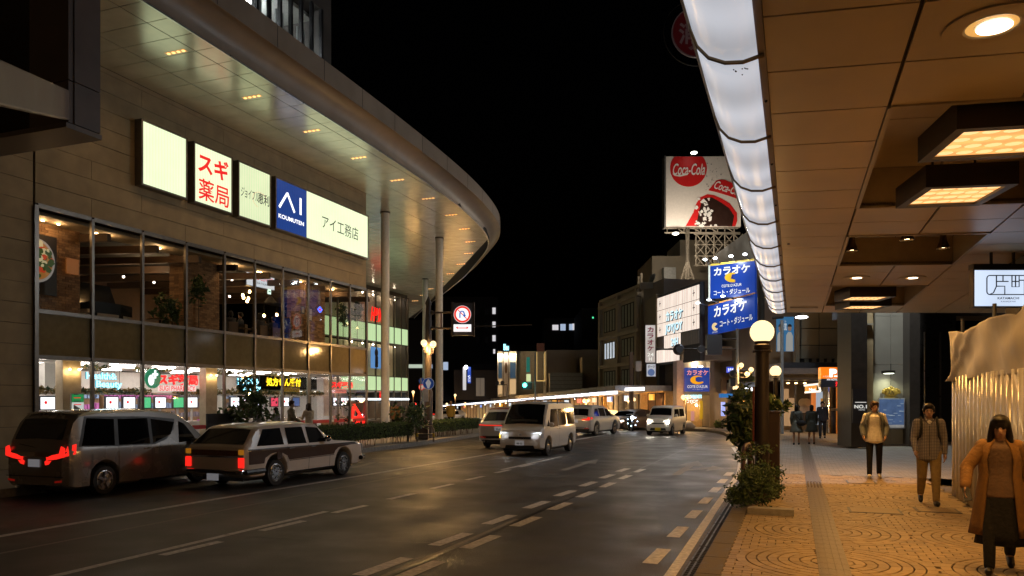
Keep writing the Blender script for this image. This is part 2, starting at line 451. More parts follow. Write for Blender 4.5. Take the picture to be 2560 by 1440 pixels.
# ---- pavers: rings of setts round centres, running rows between
pav_m = [mat('paver_%d' % i, c, rough=.62, var=.16, vscale=9, bump=.25, bscale=50) for i, c in enumerate(((.31,.225,.12),(.275,.2,.11),(.345,.25,.135)))]
paving = bpy.data.objects.new('paving', None); COL.objects.link(paving); tag(paving, kind='structure')
TX0, TX1 = .24, .58          # tactile strip
RW = .118; NR = 9; RMAX = RW*NR
cells = [(-.0+1.23*0+.42, 0)]
centres = []
for j in range(0, 7):
    for i in range(0, 2):
        centres.append((.41 + 2.15*i, 7.2 + 2.15*j))
def sett(pts2, z0, z1, g=.006):
    c = Vector((sum(p[0] for p in pts2)/len(pts2), sum(p[1] for p in pts2)/len(pts2)))
    q = []
    for p in pts2:
        d = Vector(p)-c; L = d.length; q.append(c + d*max(.3, (L-g)/L))
    b = MB(); n = len(q)
    ch = .006; q2 = [c + (p-c)*max(.3, ((p-c).length-ch)/(p-c).length) for p in q]
    b.add([(p.x,p.y,z0) for p in q]+[(p.x,p.y,z1-.004) for p in q]+[(p.x,p.y,z1) for p in q2],
      [tuple(range(2*n,3*n))]+[(i,(i+1)%n,n+(i+1)%n,n+i) for i in range(n)]+[(n+i,n+(i+1)%n,2*n+(i+1)%n,2*n+i) for i in range(n)])
    return b
ring_mesh = {}
def ring_sett(i, nseg):
    r0, r1 = i*RW+.007, (i+1)*RW-.007
    a = PI/nseg
    P = [(r0*math.cos(-a), r0*math.sin(-a)), (r1*math.cos(-a), r1*math.sin(-a)), (r1, 0), (r1*math.cos(a), r1*math.sin(a)), (r0*math.cos(a), r0*math.sin(a))]
    if i == 0: P = [(-.01,0),(r1*math.cos(-a), r1*math.sin(-a)),(r1,0),(r1*math.cos(a), r1*math.sin(a))]
    return sett(P, -.012, .0, .002)
rest = MB(); n_ind = 0; XL, XR = -.725, 2.82
def inside_strip(x): return TX0+.08 < x < TX1-.08
cand = []
for (cx, cy_) in centres:
    for i in range(NR):
        nseg = max(4, int(round(2*PI*(i+.5)*RW/.2))); rr = (i+.5)*RW; off = R.random()
        for k in range(nseg):
            a = 2*PI*(k+off)/nseg; x, y = cx+rr*math.cos(a), cy_+rr*math.sin(a)
            if x < XL+.05 or x > XR or inside_strip(x) or y < 6.2 or y > YF-.06: continue
            cand.append((y, i, nseg, cx, cy_, a))
cand.sort()
for (y, i, nseg, cx, cy_, a) in cand:
    key = (i, nseg)
    if key not in ring_mesh:
        ring_mesh[key] = [ring_sett(i, nseg).mesh('paver', pm) for pm in pav_m]
    if n_ind < 290 and y > 7.4:
        o = link('paver', R.choice(ring_mesh[key]), paving); o.location = (cx, cy_, KERB+R.uniform(-.002,.002)); o.rotation_euler = (0,0,a); n_ind += 1
    else:
        sb = ring_sett(i, nseg); ca, sa = math.cos(a), math.sin(a); rest.mi = R.randrange(3); dz = KERB+R.uniform(-.002,.002)
        rest.add([(cx+p[0]*ca-p[1]*sa, cy_+p[0]*sa+p[1]*ca, p[2]+dz) for p in sb.v], sb.f)
row = 0; y = 6.2
while y < YF:
    x = XL - .1 + (row % 2)*.1
    while x < XR:
        cxm, cym = x+.1, y+.059
        if not inside_strip(cxm) and min(math.hypot(cxm-a, cym-b_) for a, b_ in centres) > RMAX-.07:
            sb = sett([(x,y),(x+.2,y),(x+.2,y+.118),(x,y+.118)], -.012, 0); rest.mi = R.randrange(3); dz = KERB-.004+R.uniform(-.0015,.0015)
            rest.add([(p[0],p[1],p[2]+dz) for p in sb.v], sb.f)
        x += .2
    y += .118; row += 1
o = rest.build('pavers_laid', pav_m, paving); o['kind'] = 'stuff'
# tactile strip: blocks with raised bars, a row of studs where it meets the open stretch
tac_m = mat('tactile_block', (.115,.085,.05), rough=.5, var=.18, vscale=12)
tb = MB(); tb.box(-.16,.16,0,.296,-.012,.001)
for k in range(4): tb.box(-.135+.075*k,-.135+.075*k+.036,.0,.296,.001,.0065)
ts = MB(); ts.box(-.16,.16,0,.296,-.012,.001)
for i in range(5):
    for j in range(5): ts.cyl((-.125+.0625*i,.025+.0615*j,.001),(-.125+.0625*i,.025+.0615*j,.007),.019,.012,6)
tbm, tsm = tb.mesh('tactile_block', tac_m), ts.mesh('tactile_block', tac_m)
for k in range(0, 108):
    y = 5.6+.3*k
    dot = 38 <= k <= 41
    o = link('tactile_block', tsm if dot else tbm, paving); o.location = (.41, y, KERB+.008)
# manhole plates in the pavement
mh = mat('manhole_steel', (.06,.055,.05), rough=.45, metal=.7, var=.3, vscale=25)
for (x0,x1,y0,y1) in ((.85,1.65,13.55,14.2),(1.9,2.55,14.0,14.55),(1.1,1.7,18.2,18.9)):
    MB().box(x0,x1,y0,y1,KERB+.001,KERB+.006).build('manhole_frame', mh, paving)
    MB().box(x0+.04,x1-.04,y0+.04,y1-.04,KERB+.006,KERB+.0085).build('manhole_cover', pav_m[1], paving)
gw = MB()
for k in range(14): gw.box(1.6,2.8,8.15+.05*k,8.175+.05*k,KERB+.004,KERB+.012)
gw.box(1.58,2.82,8.13,8.86,KERB+.0005,KERB+.002); gw.build('floor_grating', mh, paving)
# ================================================================ the store building on the left
XF = -19.4; ZS, ZSP, ZH, ZSOF = 3.18, 4.44, 7.32, 11.97
MY = [14.83, 16.6, 18.43, 20.27, 22.12, 23.77, 25.46, 27.18, 28.84, 30.4, 31.88]
X2 = -34.5
store = thing('store_building', (XF, 20, KERB), 'large store building with glazed corner, ribbed wall and sweeping pale canopy', 'building')
wall_m = mat('ribbed_wall', (.37,.285,.165), rough=.5, var=.16, vscale=2.2, bump=.5, bscale=14, tex='rib')
frame_m = mat('bronze_frame', (.16,.14,.115), rough=.35, metal=.6, var=.15)
dark_in = mat('dark_interior', (.03,.024,.018), rough=.8, var=.2)
white_in = mat('white_interior', (.75,.72,.68), rough=.6, var=.06)
# solid body behind the cladding
b = MB()
b.box(XF-.9, XF-.06, -10, MY[0], KERB, 12.4)
b.box(XF-.9, XF-.06, MY[0], MY[-1], ZH, 12.4)
b.box(XF-16, XF-15, -10, MY[-1]+2, KERB, 12.4)
b.build('wall_core', dark_in, store)
def wpanel(y0, y1, z0, z1):
    j = .006; MB().box(XF-.05, XF+R.uniform(0,.004), y0+j, y1-j, z0+j, z1-j).build('wall_panel', wall_m, store)
z = ZH+.06; rows = []
while z < ZSOF-.1: rows.append((z, min(z+.555, ZSOF))); z += .555
for r, (z0, z1) in enumerate(rows):
    ys = [MY[0]] + [m for k, m in enumerate(MY[1:-1]) if (k+r) % 2 == 0] + [MY[-1]]
    for a, c in zip(ys[:-1], ys[1:]): wpanel(a, c, z0, z1)
z = KERB
while z < ZSOF-.1:
    ys = [2.5, 6.2, 9.2, 11.9, MY[0]-.06]
    for a, c in zip(ys[:-1], ys[1:]): wpanel(a, c, z, min(z+.555, ZSOF))
    z += .555
b = MB().box(XF-.9, XF, MY[-1]-.25, MY[-1], ZH, ZSOF-.01).build('wall_return', wall_m, store)
# window frames: mullions and transoms
for k, y in enumerate(MY):
    w = .045 if k not in (0, 10) else .06
    MB().box(XF-.02, XF+.07, y-w, y+w, KERB, ZH).build('mullion', frame_m, store)
for z, w in ((ZS,.06),(ZSP,.055),(ZH,.06),(KERB+.05,.05)):
    for a, c in zip(MY[:-1], MY[1:]): MB().box(XF-.02, XF+.055, a+.046, c-.046, z-w, z+w).build('transom', frame_m, store)
g_up = glass('window_glass', (.93,.93,.9), 1.2); g_shop = glass('shop_glass', (.97,.97,.97), .9)
span_m = mat('spandrel_glass', (.22,.165,.075), rough=.1, var=.1, spec=.55)
for a, c in zip(MY[:-1], MY[1:]):
    MB().box(XF, XF+.008, a+.046, c-.046, ZSP+.056, ZH-.061).build('upper_pane', g_up, store)
    MB().box(XF, XF+.008, a+.046, c-.046, KERB+.101, ZS-.061).build('shop_pane', g_shop, store)
    MB().box(XF-.02, XF+.01, a+.046, c-.046, ZS+.061, ZSP-.056).build('spandrel_panel', span_m, store)
# glazed return at the corner
yr = MY[-1]
for x in (XF-1.6, XF-3.2, XF-4.8): MB().box(x-.04, x+.04, yr-.04, yr+.04, KERB, ZH).build('mullion', frame_m, store)
for i in range(3):
    x1, x0 = XF-1.6*i-.05, XF-1.6*(i+1)+.05
    MB().box(x0, x1, yr-.004, yr+.004, ZSP+.06, ZH-.06).build('upper_pane', g_up, store)
    MB().box(x0, x1, yr-.004, yr+.004, KERB+.1, ZS-.06).build('shop_pane', g_shop, store)
    MB().box(x0, x1, yr-.02, yr+.01, ZS+.06, ZSP-.06).build('spandrel_panel', span_m, store)
    for z in (ZS, ZSP, ZH): MB().box(x0, x1, yr-.03, yr+.04, z-.055, z+.055).build('transom', frame_m, store)
# slab between floors and roof over the upper room
MB().box(XF-15, XF-.1, -10, yr-.05, ZS+.05, ZSP-.35).build('floor_slab', white_in, store)
MB().box(XF-15, XF-.1, MY[0]-.3, yr-.05, ZH+.02, ZH+.25).build('upper_ceiling', dark_in, store)
# ---- canopy: soffit panels clipped to the sweeping edge
edge = [(-15.25,-6),(-15.25,14.5),(-15.4,19),(-15.55,25.6),(-15.75,29.9),(-15.95,32.9),(-16.22,35.85),(-16.73,39.16),(-17.35,42.2),(-18.1,44.5),(-19.02,46.5),(-20.32,48.6),(-24.9,56),(-30.8,64.4),(-37.5,73.5),(-43.75,83)]
outline = edge + [(-52,80),(-52,-6)]
soff_m = mat('soffit_metal', (.8,.8,.68), rough=.22, metal=.3, var=.1, vscale=1.5)
xs = [-15.2,-16.03,-17.83,-19.4,-21.2,-23,-24.8,-26.6,-28.4,-30.2,-32,-33.8,-35.6,-37.4,-39.2,-41,-42.8,-44.6,-46.4]
plist = []
yy = -2.0; PJ = .87
while yy < 84:
    for xa, xb in zip(xs[:-1], xs[1:]):
        if (yy < MY[-1]-.3 and xb < XF-.1) or xa < X2-.2 and yy < 66: continue
        q = clip_poly([(xb+.016,yy+.011),(xa-.016,yy+.011),(xa-.016,yy+PJ-.011),(xb+.016,yy+PJ-.011)], outline)
        if len(q) >= 3:
            c = (sum(p[0] for p in q)/len(q), sum(p[1] for p in q)/len(q))
            t = -_s*c[0]+_c*c[1]
            if t > 4: plist.append((t, q))
    yy += PJ
plist.sort(key=lambda a: a[0])
srest = MB(); cnt = 0
for t, q in plist:
    q3 = [(p[0],p[1],ZSOF) for p in q][::-1]
    if cnt < 280 and t > 15: MB().slab(q3, (0,0,.02)).build('soffit_panel', soff_m, store); cnt += 1
    else: srest.slab(q3, (0,0,.02))
o = srest.build('soffit_panels', soff_m, store); o['kind'] = 'stuff'
b = MB(); b.slab([(p[0],p[1],ZSOF+.012) for p in outline][::-1], (0,0,.3)); b.build('soffit_backing', mat('joint_dark',(.015,.012,.01),rough=.9,var=0), store)
# fascia swept along the edge
fas_m = mat('fascia_panel', (.34,.26,.19), rough=.45, var=.12, vscale=1.2); 
def dense(pts, st=.8):
    out = []
    for i in range(len(pts)-1):
        a = Vector(pts[i]); c = Vector(pts[i+1]); n = max(1, int((c-a).length/st))
        for k in range(n): out.append(a+(c-a)*k/n)
    out.append(Vector(pts[-1])); 
    for _ in range(6): out = [out[0]]+[(out[i-1]+out[i]*2+out[i+1])/4 for i in range(1,len(out)-1)]+[out[-1]]
    return out
de = dense(edge)
def sweep(prof, name, m, smooth=True, lip=False):
    rings = []
    for i, p in enumerate(de):
        d = (de[min(i+1,len(de)-1)]-de[max(i-1,0)]).normalized(); n = Vector((d.y,-d.x))
        rings.append([Vector((p.x+n.x*o_, p.y+n.y*o_, ZSOF+h)) for o_, h in prof])
    return MB().loft(rings, closed=True).build(name, m, store, smooth=30)
sweep([(.0,-.03),(.06,-.03),(.06,.02),(0,.02)], 'fascia_trim', mat('trim_aluminium',(.6,.6,.6),rough=.3,metal=.8,var=.1))
sweep([(.0,.03),(.03,.04),(.04,.25),(.09,.42),(.2,.56),(.38,.65),(.58,.69),(.72,.7),(.72,.66),(.78,.66),(.78,1.36),(.7,1.4),(-.3,1.4),(-.3,.03)], 'fascia', fas_m)
b = MB()
for i in range(0, len(de)-1, 3):
    p = de[i]; d = (de[i+1]-p).normalized(); n = Vector((d.y,-d.x)); c = p+n*.782
    b.obox((c.x,c.y,ZSOF+1.01), (d.x,d.y,0), (n.x,n.y,0), (0,0,1), .008, .004, .34)
b.build('fascia_joints', dark_in, store)
b = MB(); b.slab([(p[0]-.3,p[1],ZSOF+.35) for p in outline][::-1], (0,0,.95)); b.build('canopy_roof', dark_in, store)
# downlights set in the soffit, each with its row of small lamps
dl_hot = glow('soffit_lamp', (1,.5,.16), 2.6); dl_box = mat('lamp_reflector', (.7,.55,.3), rough=.3, metal=.6, var=0, emit=(1,.45,.12), estr=.25)
DL = [(440,130),(630,242),(779,327),(897,394),(993,450),(1071,496),(1128,537),(1161,572),(1176,604),(1172,633),(1152,660),(1126,684),(1100,704),(1075,722),(1058,738),(1038,752)]
for u, v in DL:
    p = G(u, v, ZSOF)
    lt = MB(); lt.box(p.x-.36,p.x+.36,p.y-.085,p.y+.085,ZSOF-.006,ZSOF-.003); o = lt.build('downlight', dl_box, store)
    lamp((p.x,p.y,ZSOF-.15), 38, (1,.62,.3), o, r=.1, kind='SPOT', spot=2.7, blend=.7)
    for k in range(4): MB().ball((p.x-.27+.18*k,p.y,ZSOF-.008),.055,8,(1,1,.35)).build('lamp', dl_hot, o)
for u, v in ((963,530),(1098,594),(1063,697)):
    p = G(u, v, ZSOF); c = MB(); c.lathe([(.25,KERB),(.25,KERB+.3),(.225,KERB+.3),(.22,ZSOF-.0)], (p.x,p.y,0), 28)
    col = c.build('column', mat('column_paint',(.8,.77,.68),rough=.35,var=.06), store, smooth=40)
    MB().lathe([(.27,ZSOF-.09),(.27,ZSOF-.01)], (p.x,p.y,0), 28).build('collar', frame_m, col)
# upper block of the building with its lit strip of windows
tw_m = mat('tower_wall', (.1,.085,.075), rough=.6, var=.15, vscale=1.5)
XT = -19.0; ye = PX(828, 100, XT).y; yw = PX(803, 60, XT).y
b = MB(); b.box(XT-18,XT,-4,ye,13.2,14.6); b.box(XT-18,XT,-4,ye,18.75,40); b.box(XT-.6,XT,yw,ye,14.6,18.75); b.box(XT-18,XT-17,-4,ye,14.6,18.75); b.box(XT-17,XT-.6,ye-.4,ye-.01,14.6,18.75)
b.build('upper_storey', tw_m, store)
MB().box(XT-5.2,XT-5,-4,ye-.4,14.6,18.75).build('office_back_wall', mat('office_wall',(.6,.6,.55),rough=.7,var=.08), store)
MB().box(XT-5,XT-.7,-4,ye-.4,18.55,18.7).build('office_ceiling', mat('office_wall',(.6,.6,.55)), store)
for k in range(6): MB().box(XT-3.4,XT-2.2,yw-2.2-2.9*k,yw-1.9-2.9*k,17.9,17.94).build('office_lamp', glow('office_lamp',(.86,.95,1),70.), store)
for k, u in enumerate((643,675,702,729,755,781,805)):
    y = PX(u, 60, XT).y; MB().box(XT-.12,XT+.03,y-.06,y+.06,14.6,18.75).build('mullion', mat('dark_frame',(.03,.028,.03),rough=.4,metal=.5), store)
ys_ = [PX(u,60,XT).y for u in (600,643,675,702,729,755,781,805)]
for i, (a, c) in enumerate(zip(ys_[:-1], ys_[1:])):
    MB().box(XT-.05,XT-.04,a+.06,c-.06,14.6,18.75).build('office_pane', g_shop, store)
    if i % 2: MB().box(XT-.35,XT-.3,a+.1,c-.12,14.7,17.7+R.uniform(-.9,.6)).build('blind', mat('blind',(.5,.52,.5),rough=.8), store)
# ---- neighbour block jutting out over the pavement at far left
nb = thing('neighbour_block', (-14, 11.3, 7.4), 'dark panelled upper storey of the neighbouring building jutting out at top left', 'building')
nm = mat('neighbour_panel', (.17,.13,.11), rough=.5, var=.15, vscale=1.5)
MB().box(-26,-13.6,11.1,11.7,7.55,22).build('core', dark_in, nb)
zz = [7.5,8.35,10.6,12.9,15.2,17.5,20]
for z0, z1 in zip(zz[:-1], zz[1:]):
    for xa, xb in ((-14.55,-13.47),(-18,-16.9)): MB().box(xa,xb,11.0,11.12,z0+.012,z1-.012).build('wall_panel', nm, nb)
    MB().box(-13.62,-13.45,11.12,11.72,z0+.012,z1-.012).build('wall_panel', nm, nb)
    MB().box(-16.88,-14.57,11.06,11.1,z0+.05,z1-.05).build('window_pane', mat('dark_pane',(.035,.028,.022),rough=.12,var=0), nb)
    MB().box(-15.75,-15.69,11.0,11.1,z0,z1).build('window_bar', nm, nb)
MB().box(-26,-13.47,10.95,11.78,7.4,7.5).build('underside', mat('neighbour_soffit',(.22,.18,.15),rough=.4), nb)
a0 = PT(0,148,10.2); a1 = PT(145,213,14.4)
MB().obox(((a0+a1)/2 - Vector((0,0,.33))), (a1-a0).normalized(), (a1-a0).normalized().cross(Vector((0,0,1))).normalized(), (0,0,1), (a1-a0).length/2+1.2, .1, .3).build('eave_beam', nm, nb, bevel=.03)
MB().box(-19.3,-16.2,2,9.6,KERB,3.3).build('side_wall', mat('side_plaster',(.13,.1,.07),rough=.7), nb)
# ================================================================ people: one continuous body under clothes
def organic(name, prims, m, parent=None, vox=.02, it=4, smooth=True):
    b = MB()
    for p in prims:
        if p[0] == 'c':
            _, p0, r0, p1, r1 = p
            b.cyl(p0, p1, r0, r1, 12); b.ball(p0, r0, 12); b.ball(p1, r1, 12)
        elif p[0] == 'e':
            _, c, r = p[:3]; k = len(b.v); b.ball((0,0,0), 1, 14, r)
            rot = p[3] if len(p) > 3 else Matrix.Identity(3)
            for i in range(k, len(b.v)): b.v[i] = tuple(rot @ Vector(b.v[i]) + Vector(c))
    me = b.mesh(name, m); o = bpy.data.objects.new(name, me)
    r = o.modifiers.new('r', 'REMESH'); r.mode = 'VOXEL'; r.voxel_size = vox; r.use_smooth_shade = smooth
    s = o.modifiers.new('s', 'SMOOTH'); s.iterations = it; s.factor = .5
    me2 = evaluated_mesh(o); me2.name = name
    if not me2.materials: me2.materials.append(m)
    bpy.data.objects.remove(o); bpy.data.meshes.remove(me)
    me2.polygons.foreach_set('use_smooth', [True]*len(me2.polygons))
    return link(name, me2, parent)
skin_m = mat('skin', (.4,.24,.165), rough=.6, var=.06, spec=.3)
hair_m = mat('hair', (.007,.005,.004), rough=.5, var=.3, vscale=60, spec=.25)
hair_br = mat('hair_brown', (.035,.018,.009), rough=.5, var=.3, vscale=60, spec=.25)
shoe_w = mat('shoe_white', (.55,.52,.48), rough=.5); shoe_b = mat('shoe_black', (.012,.012,.012), rough=.4)
def cloth(name, col, rough=.85): return mat(name, col, rough=rough, var=.18, vscale=18, bump=.5, bscale=35)
def interp3(tab, x):
    for a, b in zip(tab[:-1], tab[1:]):
        if x <= b[0]:
            f = (x-a[0])/(b[0]-a[0]); return (a[1]+(b[1]-a[1])*f, a[2]+(b[2]-a[2])*f)
    return tab[-1][1:]
def human(name, loc, rz, label, h=1.7, legs=((0,0),(0,0)), arms=((0,.12,.15),(0,.12,.15)), top=None, bottom=None, skirt=None, hair='short', hairm=None,
          shoes=None, det=1, lean=0., head=(0,0), fat=1., sit=False, group=None, sleeve=True, cat='person', bag=None, jacket=None, hem=.0, legskin=False, feat=True):
    """legs: (hip forward, knee bend) right then left; arms: (forward, out, elbow bend)"""
    k = h/1.72; vox = (.009, .016, .028)[2-det] if det <= 2 else .009
    vox = {2: .009, 1: .016, 0: .028}[det]
    t = thing(name, loc, label, cat, group); LOCAL.add(t.name)
    def V(x, y, z): return Vector((x*k, y*k, z*k))
    hipz = .90
    J = {}
    for s, (a, kb) in zip((1, -1), legs):
        hp = Vector((.095*s, 0, hipz)); kn = hp + Vector((.012*s, math.sin(a), -math.cos(a)))*.43
        an = kn + Vector((0, math.sin(a-kb), -math.cos(a-kb)))*.41
        fd = Vector((.06*s, math.cos((a-kb)*.6), math.sin((a-kb)*.6))).normalized()
        J[s] = [hp, kn, an, an + fd*.15 + Vector((0,0,-.045)), fd]
    low = min(min(J[s][2].z-.085, J[s][3].z-.03) for s in (1,-1)) if not sit else 0
    up = Vector((0, math.sin(lean), math.cos(lean)))
    pel = Vector((0,0,.95)); wai = pel+up*.14; che = pel+up*.36; nk = pel+up*.53; hd = nk + up*.125 + Vector((0,.02+math.sin(head[1])*.04,0))
    for s, (f, o_, e) in zip((1,-1), arms):
        sh = che + Vector((.175*s*(1+.1*(fat-1)), 0, .095)); d = Vector((s*math.sin(o_), math.sin(f)*math.cos(o_), -math.cos(f)*math.cos(o_)))
        el = sh + d*.285; d2 = Vector((s*math.sin(o_)*.3 - s*.25*min(1,e), math.sin(f+e), -math.cos(f+e))).normalized(); wr = el + d2*.25
        J['a%d' % s] = [sh, el, wr, d2]
    off = Vector((0,0,-low))
    def T(p): return (p + off)*k
    sk = []
    def cap(A, p, r, q, r2): A.append(('c', T(p), r*k, T(q), r2*k))
    def ell(A, p, r, rot=None): A.append(('e', T(p), tuple(x*k for x in r)) + ((rot,) if rot is not None else ()))
    def trunk(A, g, low_=0., wide=0.):      # one smooth column from shoulders to hips
        W_ = [(0,.152,.1),(.2,.146,.098),(.42,.132,.092),(.62,.138,.096),(.85,.152,.108),(1,.16,.11)]
        a0, a1 = pel-Vector((0,0,.06+low_)), che+up*.06
        for i in range(15):
            f = i/14; w = interp3(W_, 1-f if False else f); q = a0.lerp(a1, f)
            wx, wy = (w[0]+(fat-1)*.13*math.sin(PI*min(1,f*1.0))*1.1)+g, (w[1]+(fat-1)*.16*math.sin(PI*f))+g
            lw = max(0, 1-f/.6)*wide; ell(A, q, (wx+lw, wy+lw, .07))
    hr = Matrix.Rotation(head[0], 3, 'Z') @ Matrix.Rotation(-head[1], 3, 'X')
    ell(sk, hd+hr@Vector((0,.0,.018)), (.075,.094,.1), hr); ell(sk, hd+hr@Vector((0,.025,-.05)), (.055,.065,.065), hr)
    if det > 0:
        cap(sk, hd+hr@Vector((0,.084,.0)), .01, hd+hr@Vector((0,.098,-.026)), .0125)
        for s in (1,-1): ell(sk, hd+hr@Vector((.078*s,-.005,-.005)), (.014,.022,.032), hr)
    cap(sk, nk-up*.03, .056, hd-up*.04, .05)
    trunk(sk, 0, .0)
    for s in (1,-1):
        hp, kn, an, toe, fd = J[s]
        cap(sk, hp, .078*fat, kn, .052); cap(sk, kn, .052, an, .036); ell(sk, kn+(an-kn)*.3+Vector((0,-.018,0)), (.045,.05,.1)); cap(sk, an, .034, toe-fd*.03, .022)
        sh, el, wr, d2 = J['a%d' % s]
        cap(sk, sh, .052*fat, el, .04); cap(sk, el, .04, wr, .027)
        fwd = Vector((0,1,0)); side = d2.cross(fwd).normalized() if abs(d2.dot(fwd)) < .98 else Vector((1,0,0)); pn = side.cross(d2).normalized()
        palm = wr + d2*.05; cap(sk, wr, .027, palm+d2*.025, .03)
        if det > 1:
            for i, L in enumerate((.068,.078,.073,.056)):
                base = wr + d2*.085 + pn*(.03-.02*i); mid = base + (d2 + side*(-.12*s))*L*.55; tip = mid + (d2*.75 - side*s*.6).normalized()*L*.5
                cap(sk, base, .0105, mid, .0098); cap(sk, mid, .0098, tip, .0085)
            tb_ = wr + d2*.035 + pn*.03; cap(sk, tb_, .013, tb_+(d2*.5+pn*.8).normalized()*.05, .0105); cap(sk, tb_+(d2*.5+pn*.8).normalized()*.05, .0105, tb_+(d2*.5+pn*.8).normalized()*.05+d2*.03, .009)
        else:
            cap(sk, palm, .03, palm+d2*.07, .02); cap(sk, palm, .016, palm+(d2*.5+pn*.8)*.05, .011)
    body = organic('body', sk, skin_m, t, vox, 3)
    if bottom:
        A = []; ell(A, pel+Vector((0,0,.03)), (.142*fat,.1*fat,.08)); ell(A, pel-Vector((0,0,.04)), (.155*fat,.118*fat,.11))
        for s in (1,-1):
            hp, kn, an, toe, fd = J[s]; cap(A, hp, .09*fat, kn, .068*fat); cap(A, kn, .068*fat, an+Vector((0,0,.02)), .056)
        organic('trousers', A, bottom, t, vox*1.2, 3)
    if skirt:
        m, ln, fl = skirt; rg = []
        for q in range(7):
            f = q/6; z = 1.04-ln*f; r = .13*fat+(.155+fl-.13)*f
            sway = Vector((0, (J[1][1].y+J[-1][1].y)*.15*f, 0)); ring = []
            for i in range(28):
                a = 2*PI*i/28; w = 1+.05*f*math.sin(a*7)
                ring.append(T(Vector((math.cos(a)*r*w*1.05, math.sin(a)*r*w*.85, z))+sway))
            rg.append(ring)
        rg2 = [[p*1 for p in r] for r in rg]
        b = MB().loft(rg, caps=False); o = b.build('skirt', m, t, smooth=60)
        so = o.modifiers.new('s','SOLIDIFY'); so.thickness = .006
    def top_prims(g, sl=True):
        A = []; trunk(A, .014+g, hem+.03, .034)
        cap(A, che+Vector((.12,0,.11)), .062+g, che+Vector((-.12,0,.11)), .062+g); cap(A, nk-up*.06, .07, nk-up*.015, .062)
        for s in (1,-1):
            sh, el, wr, d2 = J['a%d' % s]; cap(A, sh, .066*fat+g, el, .055+g)
            if sl: cap(A, el, .055+g, wr-d2*.01, .042+g)
        return A
    if top: organic('shirt', top_prims(0, sleeve), top, t, vox*1.2, 3)
    if jacket: organic('jacket', top_prims(.018), jacket, t, vox*1.2, 3)
    for s in (1,-1):
        hp, kn, an, toe, fd = J[s]; A = []
        cap(A, an+Vector((0,-.02,-.03)), .046, toe+Vector((0,0,.008)), .04); cap(A, an-fd*.03+Vector((0,0,-.04)), .042, toe-Vector((0,0,.004)), .036)
        organic('shoe', A, shoes or shoe_b, t, .014 if det else .028, 2)
    hm = hairm or hair_m; A = []
    def H(x,y,z): return hd + hr@Vector((x,y,z))
    if hair == 'short':
        ell(A, H(0,-.018,.052), (.083,.098,.085), hr); ell(A, H(0,-.05,.0), (.078,.06,.07), hr); ell(A, H(0,.045,.085), (.07,.052,.036), hr)
        for s in (1,-1): ell(A, H(.072*s,.01,.03), (.014,.035,.045), hr)
    elif hair == 'long':
        ell(A, H(0,-.018,.045), (.09,.104,.095), hr); ell(A, H(0,-.06,-.05), (.085,.06,.12), hr)
        for s in (1,-1):
            cap(A, H(.07*s,.03,.06), .03, H(.09*s,.01,-.1), .035); cap(A, H(.09*s,.01,-.1), .035, H(.1*s,.035,-.22), .028); cap(A, H(.06*s,-.05,-.1), .05, H(.07*s,-.04,-.25), .035)
        ell(A, H(0,.028,.1), (.07,.056,.026), hr)
    elif hair == 'bob':
        ell(A, H(0,-.015,.045), (.088,.102,.09), hr); ell(A, H(0,-.05,-.04), (.085,.065,.1), hr)
    elif hair == 'cap':
        ell(A, H(0,-.02,.06), (.084,.1,.075), hr); cap(A, H(-.03,.1,.05), .012, H(.03,.1,.05), .012)
    A = [(q[0], q[1], tuple(r+.009*k for r in q[2]))+tuple(q[3:]) if q[0] == 'e' else q for q in A]
    organic('hair', A, hm, t, max(.01, vox), 2)
    if det > 0 and feat:
        ew = mat('eye_dark', (.02,.015,.012), rough=.2, var=0); mo = mat('lip', (.3,.11,.09), rough=.5, var=0)
        for s in (1,-1):
            MB().ball(tuple(T(H(.03*s,.088,.012))), .0115*k, 8, (1.3,.5,.7)).build('eye', ew, t)
            MB().cyl(T(H(.016*s,.096,.034)), T(H(.046*s,.086,.036)), .004*k, .003*k, 6).build('eyebrow', ew, t)
        MB().cyl(T(H(-.02,.087,-.055)), T(H(.02,.087,-.055)), .006*k, .006*k, 6).build('mouth', mo, t)
    if bag: bag(t, T, J, che, pel, up)
    t.rotation_euler = (0,0,rz)
    return t, T, J
# ================================================================ cars: one lofted shell each, with every pane, lamp and wheel its own part
glass_car = mat('car_glass', (.006,.006,.007), rough=.04, var=0, spec=.6, coat=.6)
black_pl = mat('black_plastic', (.012,.012,.013), rough=.45, var=.15)
chrome = mat('chrome', (.75,.75,.77), rough=.09, metal=1., var=.05)
tyre_m = mat('tyre', (.013,.013,.013), rough=.75, var=.15, vscale=25)
alloy = mat('alloy', (.42,.42,.43), rough=.28, metal=.9, var=.08)
tail_m = glow('tail_lamp', (1,.02,.012), 1.15); tail_dim = glow('tail_lamp_dim', (1,.03,.015), .12, sample=False)
head_m = glow('head_lamp', (.93,.97,1), 30.); head_warm = glow('head_lamp_warm', (1,.86,.62), 26.)
amber_m = glow('amber_lamp', (1,.42,.03), 5.)
lens_m = mat('lamp_lens', (.5,.5,.52), rough=.12, var=0); amber_off = mat('amber_lens', (.5,.17,.01), rough=.15, var=0)
plate_w = mat('plate_white', (.75,.75,.73), rough=.4, var=.05, emit=(.9,.92,1), estr=.12, sample=False); plate_y = mat('plate_yellow', (.8,.6,.02), rough=.4, var=.05); ink_g = mat('plate_ink', (.02,.07,.04), rough=.5, var=0)
def interp(tab, x):
    if x <= tab[0][0]: return tab[0][1]
    for (a, p), (b, q) in zip(tab[:-1], tab[1:]):
        if x <= b:
            f = (x-a)/(b-a); return p+(q-p)*f
    return tab[-1][1]
